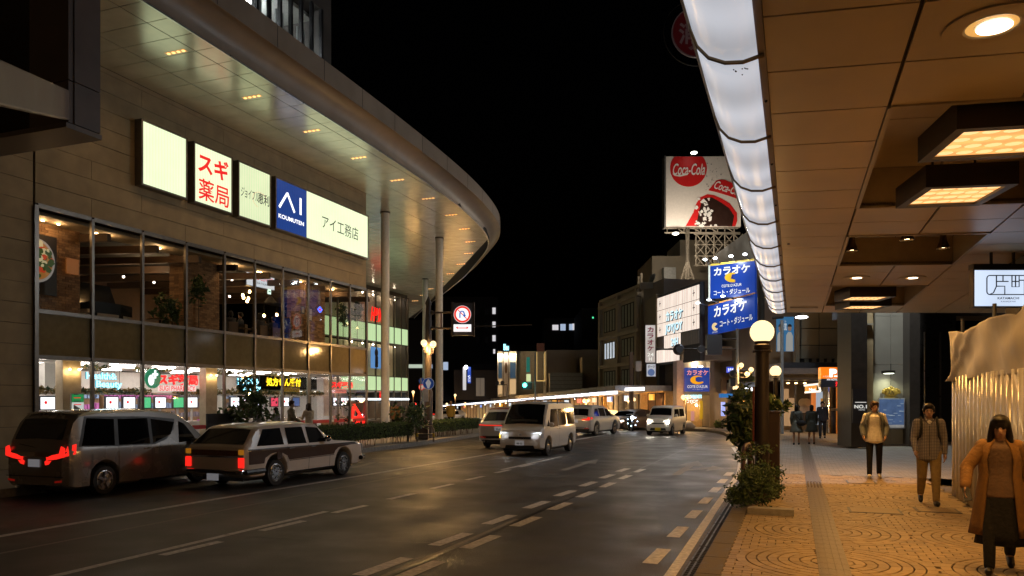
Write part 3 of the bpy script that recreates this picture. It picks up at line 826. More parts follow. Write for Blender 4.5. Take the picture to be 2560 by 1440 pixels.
class Car:
    """x runs from the rear bumper (0) to the nose (L); y to the left; z up"""
    def __init__(s, name, label, top, belt, W, wheels, paintm, wr=.32, zb=.2, tumble=.22, plan=None, group=None, cat='car', rim='alloy', archgap=.07, midw=1.0):
        s.L = top[-1][0]; s.top = top; s.belt = belt; s.W = W; s.wheels = wheels; s.wr = wr; s.zb = zb; s.tum = tumble; s.gap = archgap
        s.plan = plan or [(0,.86),(.12,.97),(.4,1),(s.L-.6,1),(s.L-.15,.95),(s.L,.82)]
        s.t = thing(name, (0,0,0), label, cat, group); s.pm = paintm
        xs = set([0, .03, .08, s.L-.08, s.L-.03, s.L]); n = int(s.L/.12)
        xs |= {round(i*s.L/n, 4) for i in range(n+1)} | {round(p[0], 4) for p in top}
        Ra = wr+s.gap
        for w in wheels: xs |= {round(w+Ra*math.cos(PI*i/14), 4) for i in range(15)} | {round(w-Ra-.012,4), round(w+Ra+.012,4)}
        xs = sorted(x for x in xs if 0 <= x <= s.L)
        rings = []
        for x in xs:
            h = s.half(x); rings.append([Vector((x,-p[0],p[1])) for p in h] + [Vector((x,p[0],p[1])) for p in h[::-1]])
        # arches
        b = MB().loft(rings); s.body = b.build('body', paintm, s.t, smooth=38)
        MB().box(.25, s.L-.25, -W/2+.28, W/2-.28, .17, .55).build('underbody', black_pl, s.t)
        for w in wheels:
            for sd in (1,-1): s.wheel(w, sd, rim)
    def zbot(s, x):
        z = s.zb
        for w in s.wheels:
            Ra = s.wr+s.gap
            if abs(x-w) < Ra: z = max(z, s.wr + math.sqrt(Ra*Ra-(x-w)**2))
        if x < .25: z = max(z, s.zb+.1*(1-x/.25))
        if x > s.L-.3: z = max(z, s.zb+.06*(1-(s.L-x)/.3))
        return z
    def half(s, x):
        W = s.W/2*interp(s.plan, x); zt = interp(s.top, x); zbt = min(interp(s.belt, x), zt-.03); zb = s.zbot(x)
        wt = max(.2, W*.985-(zt-zbt)*s.tum); mid = max(zb+.04, min(.55*zbt+.02, zbt-.03)); 
        return [(.02,zb),(W*.9,zb),(W*.975,zb+.05),(W,max(mid, zb+.07)),(W*.995,max(zbt-.06, zb+.09)),(W*.975,max(zbt,zb+.1)),(wt+(W*.975-wt)*.12 if zt-zbt>.1 else W*.95,zt-.07 if zt-zbt>.1 else max(zt-.02,zb+.12)),(wt-.05,zt-.02 if zt-zbt>.1 else max(zt-.005,zb+.13)),(wt*.6,max(zt,zb+.14)),(.02,max(zt+.012,zb+.15))]
    def side(s, x, z):              # half width of the shell at height z
        h = s.half(x)
        for p, q in zip(h[1:-1], h[2:]):
            if p[1] <= z <= q[1] and q[1] > p[1]: return p[0]+(q[0]-p[0])*(z-p[1])/(q[1]-p[1])
        return h[5][0]
    def patch(s, name, pts, m, sd, off=.006, parent=None, sub=6):
        """plate following the flank: polygon in (x,z)"""
        n = len(pts); xs = sorted({round(p[0], 4) for p in pts}); X = []
        for a, b_ in zip(xs[:-1], xs[1:]):
            st = max(1, int((b_-a)/.09)); X += [a+(b_-a)*q/st for q in range(st)]
        X.append(xs[-1]); cols = []; NZ = 5
        for k, x in enumerate(X):
            xe = min(max(x, xs[0]+1e-4), xs[-1]-1e-4); zz = []
            for i in range(n):
                p, q = pts[i], pts[(i+1) % n]
                if (p[0]-xe)*(q[0]-xe) < 0: zz.append(p[1]+(q[1]-p[1])*(xe-p[0])/(q[0]-p[0]))
                elif abs(p[0]-xe) < 1e-9: zz.append(p[1])
            z0, z1 = min(zz), max(zz)
            cols.append([Vector((x, sd*(s.side(x, z0+(z1-z0)*r/NZ)+off), z0+(z1-z0)*r/NZ)) for r in range(NZ+1)])
        if sd > 0: cols = cols[::-1]
        return MB().loft(cols, closed=False).build(name, m, parent or s.t, smooth=50)
    def both(s, name, pts, m, off=.006): return [s.patch(name, pts, m, sd, off) for sd in (1,-1)]
    def across(s, name, x0, x1, f0, f1, m, off=.008, n=5, parent=None):
        """plate on the top surface (screens, bonnet): from x0 to x1, fraction of the half width at each end"""
        rows = []
        for i in range(n+1):
            x = x0+(x1-x0)*i/n; f = f0+(f1-f0)*i/n; h = s.half(x); zt = interp(s.top, x); w = h[7][0]*f; row = []
            e = .02; dz = (interp(s.top, x+e)-interp(s.top, x-e))/(2*e); nrm = Vector((-dz,0,1)).normalized()*off
            for j in range(7):
                y = -w+2*w*j/6; a = abs(y)
                z = h[9][1]+(h[8][1]-h[9][1])*min(1,a/h[8][0]) if a <= h[8][0] else h[8][1]+(h[7][1]-h[8][1])*(a-h[8][0])/max(.01,h[7][0]-h[8][0])
                row.append(Vector((x,y,z))+nrm)
            rows.append(row)
        return MB().loft(rows, closed=False).build(name, m, parent or s.t, smooth=50)
    def endplate(s, name, end, pts, m, d=.02, parent=None, off=0.):
        """plate on the nose or tail: polygon in (y,z)"""
        x = (s.L+off) if end > 0 else -off
        P = [Vector((x, y, z)) for y, z in pts]
        return MB().slab(P, (d*end,0,0)).build(name, m, parent or s.t, bevel=0)
    def wheel(s, x, sd, rim):
        yo = sd*(s.W/2-.015); yi = yo-sd*.19; r = s.wr; ax = (0,sd,0); c = (x,yi,r)
        w = MB().lathe([(r*.6,0),(r*.93,0),(r,.03),(r,.16),(r*.94,.19),(r*.7,.19),(r*.66,.175)], c, 26, ax=ax).build('tyre', tyre_m, s.t, smooth=35)
        b = MB(); b.lathe([(.0,.12),(r*.64,.12),(r*.67,.19),(r*.62,.195),(r*.6,.15),(.0,.14)], c, 26, ax=ax)
        b.build('wheel_dish', alloy if rim != 'steel' else mat('steel_rim',(.1,.1,.1),rough=.5,metal=.4), w, smooth=35)
        q = MB(); ns = {'alloy': 5, 'five': 5, 'wire': 14, 'steel': 0}.get(rim, 5); a0 = R.random()
        for i in range(ns):
            a = 2*PI*(i/ns+a0); d = Vector((math.cos(a),0,math.sin(a))); p0 = Vector((x,yo+sd*.0,r)) + d*r*.1; p1 = Vector((x,yo-sd*.005,r)) + d*r*.61
            q.obox((p0+p1)/2, d, (0,1,0), d.cross(Vector((0,1,0))), (p1-p0).length/2, .012, r*(.085 if ns < 8 else .03))
        q.lathe([(0,.21),(r*.13,.205),(r*.16,.18)], c, 14, ax=ax)
        if rim == 'steel': q.lathe([(0,.2),(r*.3,.195),(r*.5,.18)], c, 20, ax=ax)
        q.build('spokes', chrome if rim == 'wire' else alloy, w)
    def seam(s, x, z0, z1, sd, lean=0.):
        s.patch('door_gap', [(x,z0),(x+.012,z0),(x+.012+lean,z1),(x+lean,z1)], black_pl, sd, .003)
    def handle(s, x, z, m):
        for sd in (1,-1):
            y = s.side(x,z); MB().obox((x,sd*(y+.018),z), (1,0,0), (0,1,0), (0,0,1), .09, .014, .014).build('door_handle', m, s.t, bevel=.006)
    def mirror(s, x, z, m):
        for sd in (1,-1):
            y = s.side(x,z); o = MB().ball((x,sd*(y+.12),z), .1, 12, (.7,1.05,.85)).build('wing_mirror', m, s.t, smooth=60)
            MB().cyl((x,sd*(y-.02),z-.05),(x,sd*(y+.08),z-.03),.02,.02,8).build('mirror_arm', black_pl, o)
    def plate(s, end, z, m=None, txt='88-03', y=0, off=.02):
        x = (s.L+off) if end > 0 else -off
        p = MB().obox((x,y,z),(1,0,0),(0,1,0),(0,0,1),.006,.165,.083).build('number_plate', m or plate_w, s.t)
        if txt: text('number_text', txt, (x+.007*end,y,z-.02), (0,1,0) if end > 0 else (0,-1,0), (0,0,1), .07, ink_g, p, bold=.02, depth=.001)
        return p
    def put(s, x, y, heading, sc=1.):      # world position of the rear axle centre-line point x=wheels[0]; heading 0 = +Y
        a = heading + PI/2; d = Vector((math.cos(a), math.sin(a)))
        s.t.rotation_euler = (0,0,a); s.t.scale = (sc,sc,sc); s.t.location = (x-d.x*s.wheels[0]*sc, y-d.y*s.wheels[0]*sc, zg(x,y)); return s
def car_paint(name, col, metal=.0, rough=.28): return mat(name, col, rough=rough, metal=metal, var=.05, vscale=1.5, coat=.8)
# ================================================================ signs on the store wall
UPZ = (0,0,1); RY = (0,1,0)
red_l = glow('red_letters', (.85,.01,.012), 1.0, sample=False); ink = mat('sign_ink', (.02,.025,.04), rough=.5, var=0)
white_l = glow('white_letters', (.95,.97,1), 1.5, sample=False)
sign_face = panel_glow('sign_face', (.80,.90,.58), 1.15, .14, 2.6)
sign_face2 = panel_glow('sign_face_dim', (.72,.82,.50), 1.05, .16, 2.4)
sign_blue = panel_glow('sign_blue', (.015,.06,.30), .75, .1, 2.0)
XS = XF+.28
def wall_sign(u0, u1, vt, vb, label, face=sign_face):
    a = PX(u0, vt, XS); b_ = PX(u1, vb, XS); y0, y1 = a.y, b_.y
    z0, z1 = 8.72, 10.8
    t = thing('lightbox_sign', (XS-.12, (y0+y1)/2, z0), label, 'sign', 'back-lit signs on the store wall')
    MB().box(XF+.02, XS-.03, y0, y1, z0, z1).build('cabinet', frame_m, t)
    for (ya,yb,za,zb) in ((y0,y0+.06,z0,z1),(y1-.06,y1,z0,z1),(y0+.06,y1-.06,z0,z0+.06),(y0+.06,y1-.06,z1-.06,z1)): MB().box(XS-.03,XS+.02,ya,yb,za,zb).build('frame_bar', frame_m, t)
    if face: MB().box(XS-.028,XS-.005,y0+.06,y1-.06,z0+.06,z1-.06).build('sign_face', face, t)
    return t, y0, y1, z0, z1
wall_sign(353,468,303,505,'blank glowing white lightbox sign, leftmost of four on the store wall')
t, y0, y1, z0, z1 = wall_sign(484,581,362,543,'white lightbox sign with two rows of bold red characters on the store wall')
ym = (y0+y1)/2
text('lettering', 'スギ', (XS, ym, z1-.62), RY, UPZ, .72, red_l, t, bold=.035, wfit=1.5); text('lettering', '薬局', (XS, ym+.02, z0+.55), RY, UPZ, .74, red_l, t, bold=.012, wfit=1.5)
t, y0, y1, z0, z1 = wall_sign(595,677,410,565,'pale lightbox sign with thin slanting dark characters on the store wall', sign_face2)
ym = (y0+y1)/2
text('lettering', 'ジョイフル', (XS, ym-.28, z0+.98), RY, UPZ, .36, ink, t, bold=.004, wfit=.98, shear=.15); text('lettering', '恵利', (XS, ym+.5, z0+.98), RY, UPZ, .42, ink, t, bold=.012, wfit=.66)
b = MB()
for k in range(24):
    a0, a1 = .6+k*.16, .6+(k+1)*.16
    b.cyl((XS+.003,ym+.3+math.cos(a0)*.42,z0+.9+math.sin(a0)*.3),(XS+.003,ym+.3+math.cos(a1)*.42,z0+.9+math.sin(a1)*.3),.003,.003,5)
b.build('swirl', red_l, t)
t, y0, y1, z0, z1 = wall_sign(688,921,450,655,'long lightbox sign, blue block with white peak emblem at left and thin characters at right', None)
ys_ = PX(767,500,XS).y
MB().box(XS-.028,XS-.005,y0+.06,ys_,z0+.06,z1-.06).build('blue_face', sign_blue, t); MB().box(XS-.028,XS-.005,ys_+.004,y1-.06,z0+.06,z1-.06).build('sign_face', sign_face, t)
c = (y0+ys_)/2; E_ = MB()
def stroke(b, p, q, w): 
    p = Vector((XS+.002,*p)); q = Vector((XS+.002,*q)); d = (q-p).normalized(); b.obox((p+q)/2, d, (1,0,0), d.cross(Vector((1,0,0))), (q-p).length/2, .004, w/2)
stroke(E_, (c-.78,z0+.92),(c-.28,z1-.5),.11); stroke(E_, (c-.28,z1-.47),(c+.2,z0+.92),.11); stroke(E_, (c+.6,z0+.92),(c+.6,z1-.47),.12)
E_.build('peak_emblem', white_l, t); text('lettering', 'KOUMUTEN', (XS, c, z0+.58), RY, UPZ, .17, white_l, t, bold=.02, wfit=1.65)
text('lettering', 'アイ工務店', (XS, ys_+(y1-ys_)*.52, z0+1.0), RY, UPZ, .58, ink, t, bold=0, wfit=2.9)

# ================================================================ pharmacy at street level
XR_ = XF-7.5
ph = store
lamp_in = glow('shop_lamp', (1,.93,.85), 14.0)
MB().box(XR_-.2, XR_, MY[0]-.6, MY[-1]-.2, KERB, ZS).build('shop_back_wall', white_in, ph)
MB().box(XR_, XF-.2, MY[0]-.5, MY[0]-.3, KERB, ZS).build('shop_end_wall', white_in, ph)
MB().box(XR_, XF-.1, MY[0]-.3, MY[-1]-.1, KERB-.02, KERB+.02).build('shop_floor', mat('shop_tile',(.6,.57,.52),rough=.2,var=.05), ph)
for i in range(5):
    for j in range(9):
        y = MY[0]+.9+1.85*j+ (i % 2)*.6; x = XF-1.2-1.35*i
        if y < MY[-1]-.8: MB().box(x-.11,x+.11,y-.45,y+.45,ZS+.012,ZS+.045).build('ceiling_lamp', lamp_in, ph)
wood_in = mat('shelf_wood',(.35,.22,.12),rough=.6)
for j in range(8):
    y = MY[0]+1.2+2.0*j
    sh = MB().box(XR_+.05,XR_+.5,y-.9,y+.9,KERB,2.3).build('shelf_unit', wood_in, ph)
    for q in range(5):
        bb = MB()
        for w in range(9): bb.box(XR_+.5,XR_+.62,y-.84+.19*w,y-.84+.19*w+.13,KERB+.2+.42*q,KERB+.2+.42*q+R.uniform(.16,.3))
        o = bb.build('goods', mat('goods_%d' % R.randrange(6), (R.uniform(.2,.8),R.uniform(.1,.7),R.uniform(.1,.6)), rough=.4), sh); o['kind'] = 'stuff'
XK = XF-1.7
scr_w = glow('screen_white', (.92,.95,1), 1.7, sample=False); scr_g = glow('screen_green', (.1,.6,.25), 1.0, sample=False); scr_r = glow('screen_red', (.75,.06,.12), 1.0, sample=False); scr_b = glow('screen_blue', (.05,.1,.25), 1.0, sample=False)
bez = mat('bezel', (.05,.05,.06), rough=.3, var=0); counter_m = mat('counter', (.55,.52,.5), rough=.4)
scr = [(120,scr_w),(281,scr_w),(324,scr_w),(364,scr_g),(402,scr_w),(447,scr_g),(482,scr_w),(588,scr_w),(616,scr_w),(648,scr_w),(687,scr_r),(714,scr_w),(741,scr_b),(841,scr_w),(860,scr_w)]
for k_, (u, m) in enumerate(scr):
    nth = ('first','second','third','fourth','fifth','sixth','seventh','eighth','ninth','tenth','eleventh','twelfth','thirteenth','fourteenth','fifteenth')[k_]
    p = PX(u, 1004, XK); ck = thing('shop_monitor', (XK,p.y,KERB), '%s lit monitor over a shop checkout, %s from the left' % ({scr_w:'white',scr_g:'green',scr_r:'red',scr_b:'dark blue'}[m], nth), 'monitor', 'monitors inside the shop')
    MB().box(XK-.08,XK-.01,p.y-.27,p.y+.27,1.68,2.12).build('bezel', bez, ck); MB().box(XK-.01,XK-.005,p.y-.23,p.y+.23,1.72,2.08).build('screen', m, ck)
    if m is scr_w: MB().cyl((XK-.005,p.y-.07,1.92),(XK+.0,p.y-.07,1.92),.05,.05,10).build('screen_logo', red_l, ck)
    MB().box(XK-.08,XK-.02,p.y-.03,p.y+.03,1.2,1.68).build('stand_post', counter_m, ck)
    MB().box(XK-.55,XK+.05,p.y-.36,p.y+.36,KERB+.02,1.2).build('counter', counter_m, ck)
def hang(name, y0, y1, z0, z1, body, m, label, cat='sign', plate=None, X=None, bold=.03, back=None):
    X = X or XF-1.1; t = thing(name, (X,(y0+y1)/2,z0), label, cat)
    n = body.count('\n')+1
    text('lettering', body, (X,(y0+y1)/2,(z0+z1)/2), RY, UPZ, z1-z0, m, t, bold=bold, wfit=y1-y0)
    if back: text('letter_edge', body, (X-.03,(y0+y1)/2,(z0+z1)/2), RY, UPZ, (z1-z0)*1.07, back, t, bold=bold+.03, wfit=(y1-y0)*1.03)
    for y in (y0+.1,y1-.1): MB().cyl((X,y,z1-.1),(X,y,ZS),.008,.008,6).build('hanger', steel, t)
    return t
cyan = glow('cyan_letters', (.35,.85,1), 2.6, sample=False); cyan_e = glow('cyan_edge', (.0,.3,.42), .9, sample=False); red_n = glow('red_neon', (1,.02,.02), 2.2, sample=False); red_e = glow('red_edge', (.6,.0,.0), .6, sample=False); yel_n = glow('yellow_neon', (1,.75,.02), 2.2, sample=False); yel_e = glow('yellow_edge', (.5,.25,.0), .5, sample=False)
XH = XF-1.1
def hy(u): return PX(u,950,XH).y
def hz(u,v): return PX(u,v,XH).z
hang('shop_sign', hy(216), hy(292), hz(260,948), hz(260,932), 'Health&', cyan, 'cyan neon Health lettering over the shop window, upper line at left', back=cyan_e)
hang('shop_sign', hy(240), hy(305), hz(260,973), hz(260,952), 'Beauty', cyan, 'cyan neon Beauty lettering over the shop window, lower line at left', back=cyan_e)
hang('shop_sign', hy(594), hy(648), hz(620,962), hz(620,946), 'Health&', cyan, 'smaller cyan neon Health lettering deeper in the shop, near the tree', back=cyan_e)
hang('shop_sign', hy(609), hy(652), hz(630,980), hz(630,963), 'Beauty', cyan, 'smaller cyan neon Beauty lettering deeper in the shop, near the tree', back=cyan_e)
t = hang('shop_sign', hy(396), hy(495), hz(440,962), hz(440,936), 'スギ薬局', red_n, 'bright red neon characters with round green emblem inside the shop', back=red_e)
e = MB(); yy, zz_ = hy(381), hz(381,946); e.lathe([(0,.0),(.34,.0),(.34,.03),(0,.03)], (XH,yy,zz_), 24, 'x'); e.build('green_emblem', glow('green_emblem',(.02,.25,.12),.8,False), t)
e = MB(); e.ball((XH+.03,yy-.08,zz_-.06),.17,10,(.1,.8,1.1)); e.box(XH+.025,XH+.04,yy+.05,yy+.13,zz_+.0,zz_+.28); e.box(XH+.0255,XH+.0405,yy-.03,yy+.21,zz_+.1,zz_+.18); e.build('emblem_figure', white_l, t)
MB().box(XH-.02,XH,hy(396),hy(490),hz(440,978),hz(440,964)).build('name_plate', glow('plate_pink',(1,.72,.68),1.0,False), t)
text('lettering', 'SUGI PHARMACY', (XH,(hy(396)+hy(490))/2,hz(440,971)), RY, UPZ, .18, red_l, t, bold=.01, wfit=(hy(490)-hy(396))*.95)
t = hang('shop_sign', hy(666), hy(752), hz(710,966), hz(710,945), '処方せん受付', yel_n, 'yellow neon characters hanging inside the shop', back=yel_e)
MB().box(XH-.02,XH,hy(704),hy(749),hz(730,979),hz(730,969)).build('name_plate', glow('plate_yellow',(1,.75,.15),.9,False), t)
text('lettering', 'DISPENSING', (XH,(hy(704)+hy(749))/2,hz(730,974)), RY, UPZ, .14, ink, t, wfit=(hy(749)-hy(704))*.9)
t = hang('shop_sign', hy(829), hy(882), hz(850,970), hz(850,954), 'スギ薬局', red_n, 'small red neon characters by the shop corner', back=red_e)
MB().box(XH-.02,XH,hy(828),hy(866),hz(850,983),hz(850,972)).build('name_plate', glow('plate_pink2',(.9,.25,.2),.6,False), t)
text('lettering', 'SUGI PHARMACY', (XH,(hy(828)+hy(866))/2,hz(850,977)), RY, UPZ, .1, ink, t, wfit=(hy(866)-hy(828))*.9)
# tan pillars washed by small spots
tan = mat('tan_pillar', (.5,.4,.27), rough=.5); spot_hot = glow('spot_hot', (1,.72,.35), 12.)
for u0, u1 in ((157,203),(515,543)):
    ya, yb = PX(u0,950,XF-.7).y, PX(u1,950,XF-.7).y
    pl = MB().box(XF-1.0,XF-.7,ya,yb,KERB,ZS-.02).build('tan_pillar', tan, ph)
    for f in (.25,.75): (MB().ball((XF-.6,ya+(yb-ya)*f,ZS-.28),.035,8).build('spot_lamp', spot_hot, pl), lamp((XF-.58,ya+(yb-ya)*f,ZS-.36), 2.2, (1,.68,.3), pl, r=.03))
for u in (132,545,815,840): 
    y = PX(u,1000,XF-2.6).y; MB().box(XF-2.9,XF-2.5,y-.35,y+.35,KERB,ZS-.02).build('white_pillar', white_in, ph)
# garland of leaves along the shop front
leafm = [mat('garland_%d' % i, c, rough=.6, var=.2) for i, c in enumerate(((.05,.09,.04),(.12,.1,.03),(.3,.2,.06)))]
def leaf_cloud(name, pts, n, size, mats, parent, spread):
    b = MB()
    for _ in range(n):
        p = Vector(R.choice(pts)) + Vector((R.gauss(0,spread[0]),R.gauss(0,spread[1]),R.gauss(0,spread[2])))
        a = Vector((R.gauss(0,1),R.gauss(0,1),R.gauss(0,1))).normalized(); c_ = a.orthogonal().normalized(); s_ = size*R.uniform(.6,1.4); b.mi = R.randrange(len(mats))
        n_ = a.cross(c_)
        b.add([p-a*s_, p+c_*s_*.45+n_*s_*.15, p+a*s_, p-c_*s_*.45+n_*s_*.15], [(0,1,2),(0,2,3)])
    return b.build(name, mats, parent)
gz = hz(300,978)
gl_ = leaf_cloud('garland', [(XF-1.25,MY[0]+.3+.1*k,gz) for k in range(150) if not 48<k<60], 2600, .06, leafm, ph, (.06,.05,.05)); gl_['kind'] = 'stuff'
MB().box(XF-1.3,XF-1.2,MY[0]+.2,MY[-1]-1.2,gz-.12,gz-.06).build('garland_rail', white_in, ph)
for (u,w) in ((262,60),(420,45),(610,35),(735,25)):
    y = PX(u,915,XF-1.0).y; a = leaf_cloud('garland', [(XF-1.6,y-.8+.1*k,ZS-.13+.03*math.sin(k)) for k in range(16)], 220, .05, leafm, ph, (.04,.05,.035)); a['kind'] = 'stuff'
# green notice board standing in the window, red band on the glass
gb = thing('notice_board', (XF-.45, PX(194,1005,XF-.4).y, KERB), 'green and white notice board standing inside the left shop window', 'board')
ya, yb = PX(178,1000,XF-.4).y, PX(210,1000,XF-.4).y; za, zm, zb_ = PX(194,1026,XF-.4).z, PX(194,1005,XF-.4).z, PX(194,984,XF-.4).z
MB().box(XF-.45,XF-.4,ya,yb,za-.5,zb_).build('board', counter_m, gb); MB().box(XF-.398,XF-.39,ya+.02,yb-.02,zm,zb_-.02).build('green_field', glow('board_green',(.02,.3,.08),.8,False), gb); MB().box(XF-.398,XF-.39,ya+.02,yb-.02,za,zm-.01).build('white_field', glow('board_white',(.8,.85,.8),.7,False), gb)
for k in range(5): MB().box(XF-.389,XF-.385,ya+.08,yb-.08-R.uniform(0,.15),za+.06+.1*k,za+.085+.1*k).build('print_line', red_l if k % 2 else ink, gb)
redband = mat('red_band', (.45,.02,.03), rough=.4, var=.05)
for a, c in zip(MY[3:-1], MY[4:]): 
    MB().box(XF+.012,XF+.016,a+.3,c-.1,.98,1.12).build('red_window_band', redband, ph); MB().box(XF+.012,XF+.016,a+.05,a+.28,1.0,1.1).build('white_window_band', white_in, ph)
MB().box(XF-.6,XF-.56,PX(830,1060,XF).y,PX(868,1060,XF).y,.55,1.0).build('wood_box', wood_in, ph)
# red frame sign in the corner window
rf = thing('red_window_sign', (XF-.3, PX(893,1050,XF-.3).y, KERB), 'tall glowing red sign with slanted frame in the shop corner window', 'sign')
ya, yb = PX(876,1050,XF-.3).y, PX(912,1050,XF-.3).y; zt_, zl_ = PX(890,1012,XF-.3).z, PX(890,1080,XF-.3).z
b = MB(); X_ = XF-.3
def st2(b, p, q, w): 
    p = Vector((X_,*p)); q = Vector((X_,*q)); d = (q-p).normalized(); b.obox((p+q)/2, d, (1,0,0), d.cross(Vector((1,0,0))), (q-p).length/2, .03, w/2)
red_g = glow('red_sign_glow', (1,.015,.01), 1.6)
st2(b,(ya+.12,zl_+.55),(ya+.3,zt_),.16); st2(b,(ya+.3,zt_),(yb-.3,zl_+.72),.12); st2(b,(yb-.16,zl_),(yb-.1,zl_+.62),.2); st2(b,(ya+.42,zl_+.15),(ya+.8,zl_+.75),.3); st2(b,(ya+.25,zl_+.62),(yb-.12,zl_+.66),.24)
b.build('red_strokes', red_g, rf)
for y in (ya,yb): MB().box(X_-.05,X_+.05,y-.03,y+.03,KERB,zt_+.12).build('frame_post', mat('red_frame',(.25,.02,.02),rough=.4), rf)
MB().box(X_-.05,X_+.05,ya+.03,yb-.03,zt_+.06,zt_+.12).build('frame_head', mat('red_frame',(.25,.02,.02)), rf)

# ================================================================ restaurant upstairs
brick_c = [mat('brick_%d' % i, c, rough=.8, var=.2, vscale=15, bump=.4, bscale=40) for i, c in enumerate(((.28,.16,.08),(.35,.21,.11),(.2,.11,.055)))]
mort = mat('mortar', (.1,.07,.045), rough=.9)
XB = XF-9
MB().box(XB-.2,XB,MY[0]-.4,MY[-1]-.2,ZSP-.34,ZH).build('restaurant_back_wall', mat('rest_wall',(.2,.13,.08),rough=.8), store)
MB().box(XB,XF-.15,MY[0]-.4,MY[0]-.2,ZSP-.34,ZH).build('restaurant_end_wall', mat('rest_wall',(.2,.13,.08)), store)
MB().box(XB,XF-.15,MY[-1]-.9,MY[-1]-.75,ZSP-.34,ZH).build('restaurant_far_wall', mat('rest_wall',(.2,.13,.08)), store) if False else None
def brick_block(x0, x1, y0, y1, z0, z1, name='brick_wall'):
    """a brick pier seen through the window: bricks laid on its street face and near side"""
    core = MB().box(x0,x1-.015,y0+.015,y1,z0,z1).build(name, mort, store)
    b = MB(); z = z0; r = 0
    while z < z1-.05:
        y = y0-(r % 2)*.11
        while y < y1:
            a, c_ = max(y,y0)+.004, min(y+.22,y1)-.004
            if c_-a > .03: b.mi = R.randrange(3); b.box(x1-.02,x1+R.uniform(0,.012),a,c_,z+.004,z+.071)
            y += .22
        x = x0
        while x < x1-.03:
            b.mi = R.randrange(3); b.box(x+.004,min(x+.21,x1-.03),y0-R.uniform(0,.012),y0+.02,z+.004,z+.071); x += .22
        z += .075; r += 1
    o = b.build('bricks', brick_c, core); o['kind'] = 'stuff'
    return core
zf = ZSP-.3
brick_block(XF-2.4,XF-1.2,MY[0]-.1,PX(200,650,XF-1.2).y,zf,ZH)
brick_block(XF-1.8,XF-1.0,PX(467,700,XF-1).y,PX(548,700,XF-1).y,zf,ZH)
brick_block(XF-1.8,XF-.8,PX(765,750,XF-.8).y,PX(812,750,XF-.8).y,zf,ZH)
brick_block(XF-4.6,XF-4.0,PX(742,750,XF-4).y,PX(775,750,XF-4).y,zf,ZH)
warm_s = glow('warm_spot', (1,.62,.26), 30.); cool_s = glow('cool_spot', (1,.86,.78), 14.)
beam_m = mat('beam_wood', (.09,.05,.025), rough=.6)
for k in range(9):
    y = MY[0]+1.6+1.9*k; MB().obox((XF-4.5,y,ZH-.35-.0*k),(1,.25,0),(-.25,1,0),(0,0,1),4.2,.09,.12).build('ceiling_beam', beam_m, store)
MB().box(XF-1.3,XF-.3,MY[0]-.1,MY[-1]-.6,ZH-.16,ZH-.06).build('ceiling_bulkhead', mat('bulkhead',(.33,.27,.19),rough=.7), store)
for u, v in ((107,571),(146,580),(241,617),(272,613),(392,607),(399,609),(583,655),(592,656),(645,672),(652,673),(752,697),(828,716),(832,717)):
    p = PX(u,v,XF-.75); o = MB().ball((p.x,p.y,ZH-.19),.05,8,(1,1,.4)).build('downlight', warm_s, store); lamp((p.x,p.y,ZH-.26), 5, (1,.6,.28), o)
for u, v in ((360,657),(309,692),(385,706),(428,712),(440,640),(451,639),(421,648),(574,741),(580,700),(723,702)):
    p = PX(u,v,XF-3.2); o = MB().ball(p,.04,8).build('spot_lamp', cool_s, store); lamp(p-Vector((0,0,.1)), 9, (1,.7,.42), o)
for u, v, wh in ((607,738,'leftmost of the cluster left of the hanging sign'),(609,744,'second of the cluster left of the hanging sign'),(621,746,'lower right of the cluster left of the hanging sign'),(624,729,'topmost of the cluster left of the hanging sign'),(618,753,'lowest of the cluster left of the hanging sign'),(692,787,'hanging low below the left cone lamp'),(726,786,'hanging low below the right cone lamp'),(660,789,'hanging low below the hanging sign'),(455,716,'hanging alone beside the left brick pier')):
    p = PX(u,v,XF-2.6); pd = thing('pendant_bulb', (p.x,p.y,p.z), 'glowing filament bulb upstairs, ' + wh, 'lamp', 'filament bulbs in the restaurant')
    MB().ball(p,.055,10,(1,1,1.3)).build('bulb', warm_s, pd); MB().cyl(p+Vector((0,0,.06)),(p.x,p.y,ZH-.02),.006,.006,5).build('cord', black_pl if 'black_pl' in globals() else dark_in, pd)
for u, v, wh in ((676,752,'nearer the hanging sign'),(728,764,'nearer the brick pier')):
    p = PX(u,v,XF-2.2); pd = thing('pendant_lamp', tuple(p), 'dark conical metal pendant lamp in the restaurant, ' + wh, 'lamp', 'conical pendants in the restaurant')
    MB().lathe([(.05,.2),(.09,.16),(.26,-.05),(.265,-.06),(.24,-.06),(.06,.14)], p, 20).build('shade', mat('shade_grey',(.12,.11,.1),rough=.4,metal=.3), pd, smooth=40); MB().cyl(p+Vector((0,0,.2)),(p.x,p.y,ZH-.02),.006,.006,5).build('cord', dark_in, pd)
# hanging white sign inside
XC = XF-1.6
t = thing('hanging_sign', tuple(PX(650,715,XC)), 'white back-lit hanging sign with red lettering inside the upstairs restaurant', 'sign')
ya, yb = PX(617,690,XC).y, PX(686,700,XC).y; za, zb_ = PX(650,718,XC).z, PX(650,680,XC).z
MB().box(XC-.1,XC-.01,ya-.03,yb+.03,za-.03,zb_+.03).build('cabinet', bez, t); MB().box(XC-.01,XC,ya,yb,za,zb_).build('face', glow('sign_face_cool',(.8,.88,1),.8), t)
text('lettering', 'CARLO CENTRO', (XC,(ya+yb)/2,(za+zb_)/2+.06), RY, UPZ, .2, red_l, t, wfit=(yb-ya)*.9); text('lettering', 'CUCINA ITALIANA', (XC,(ya+yb)/2,(za+zb_)/2-.16), RY, UPZ, .08, ink, t, wfit=(yb-ya)*.6)
for y in (ya+.1,yb-.1): MB().cyl((XC-.05,y,zb_),(XC-.05,y,ZH),.01,.01,6).build('hanger', dark_in, t)
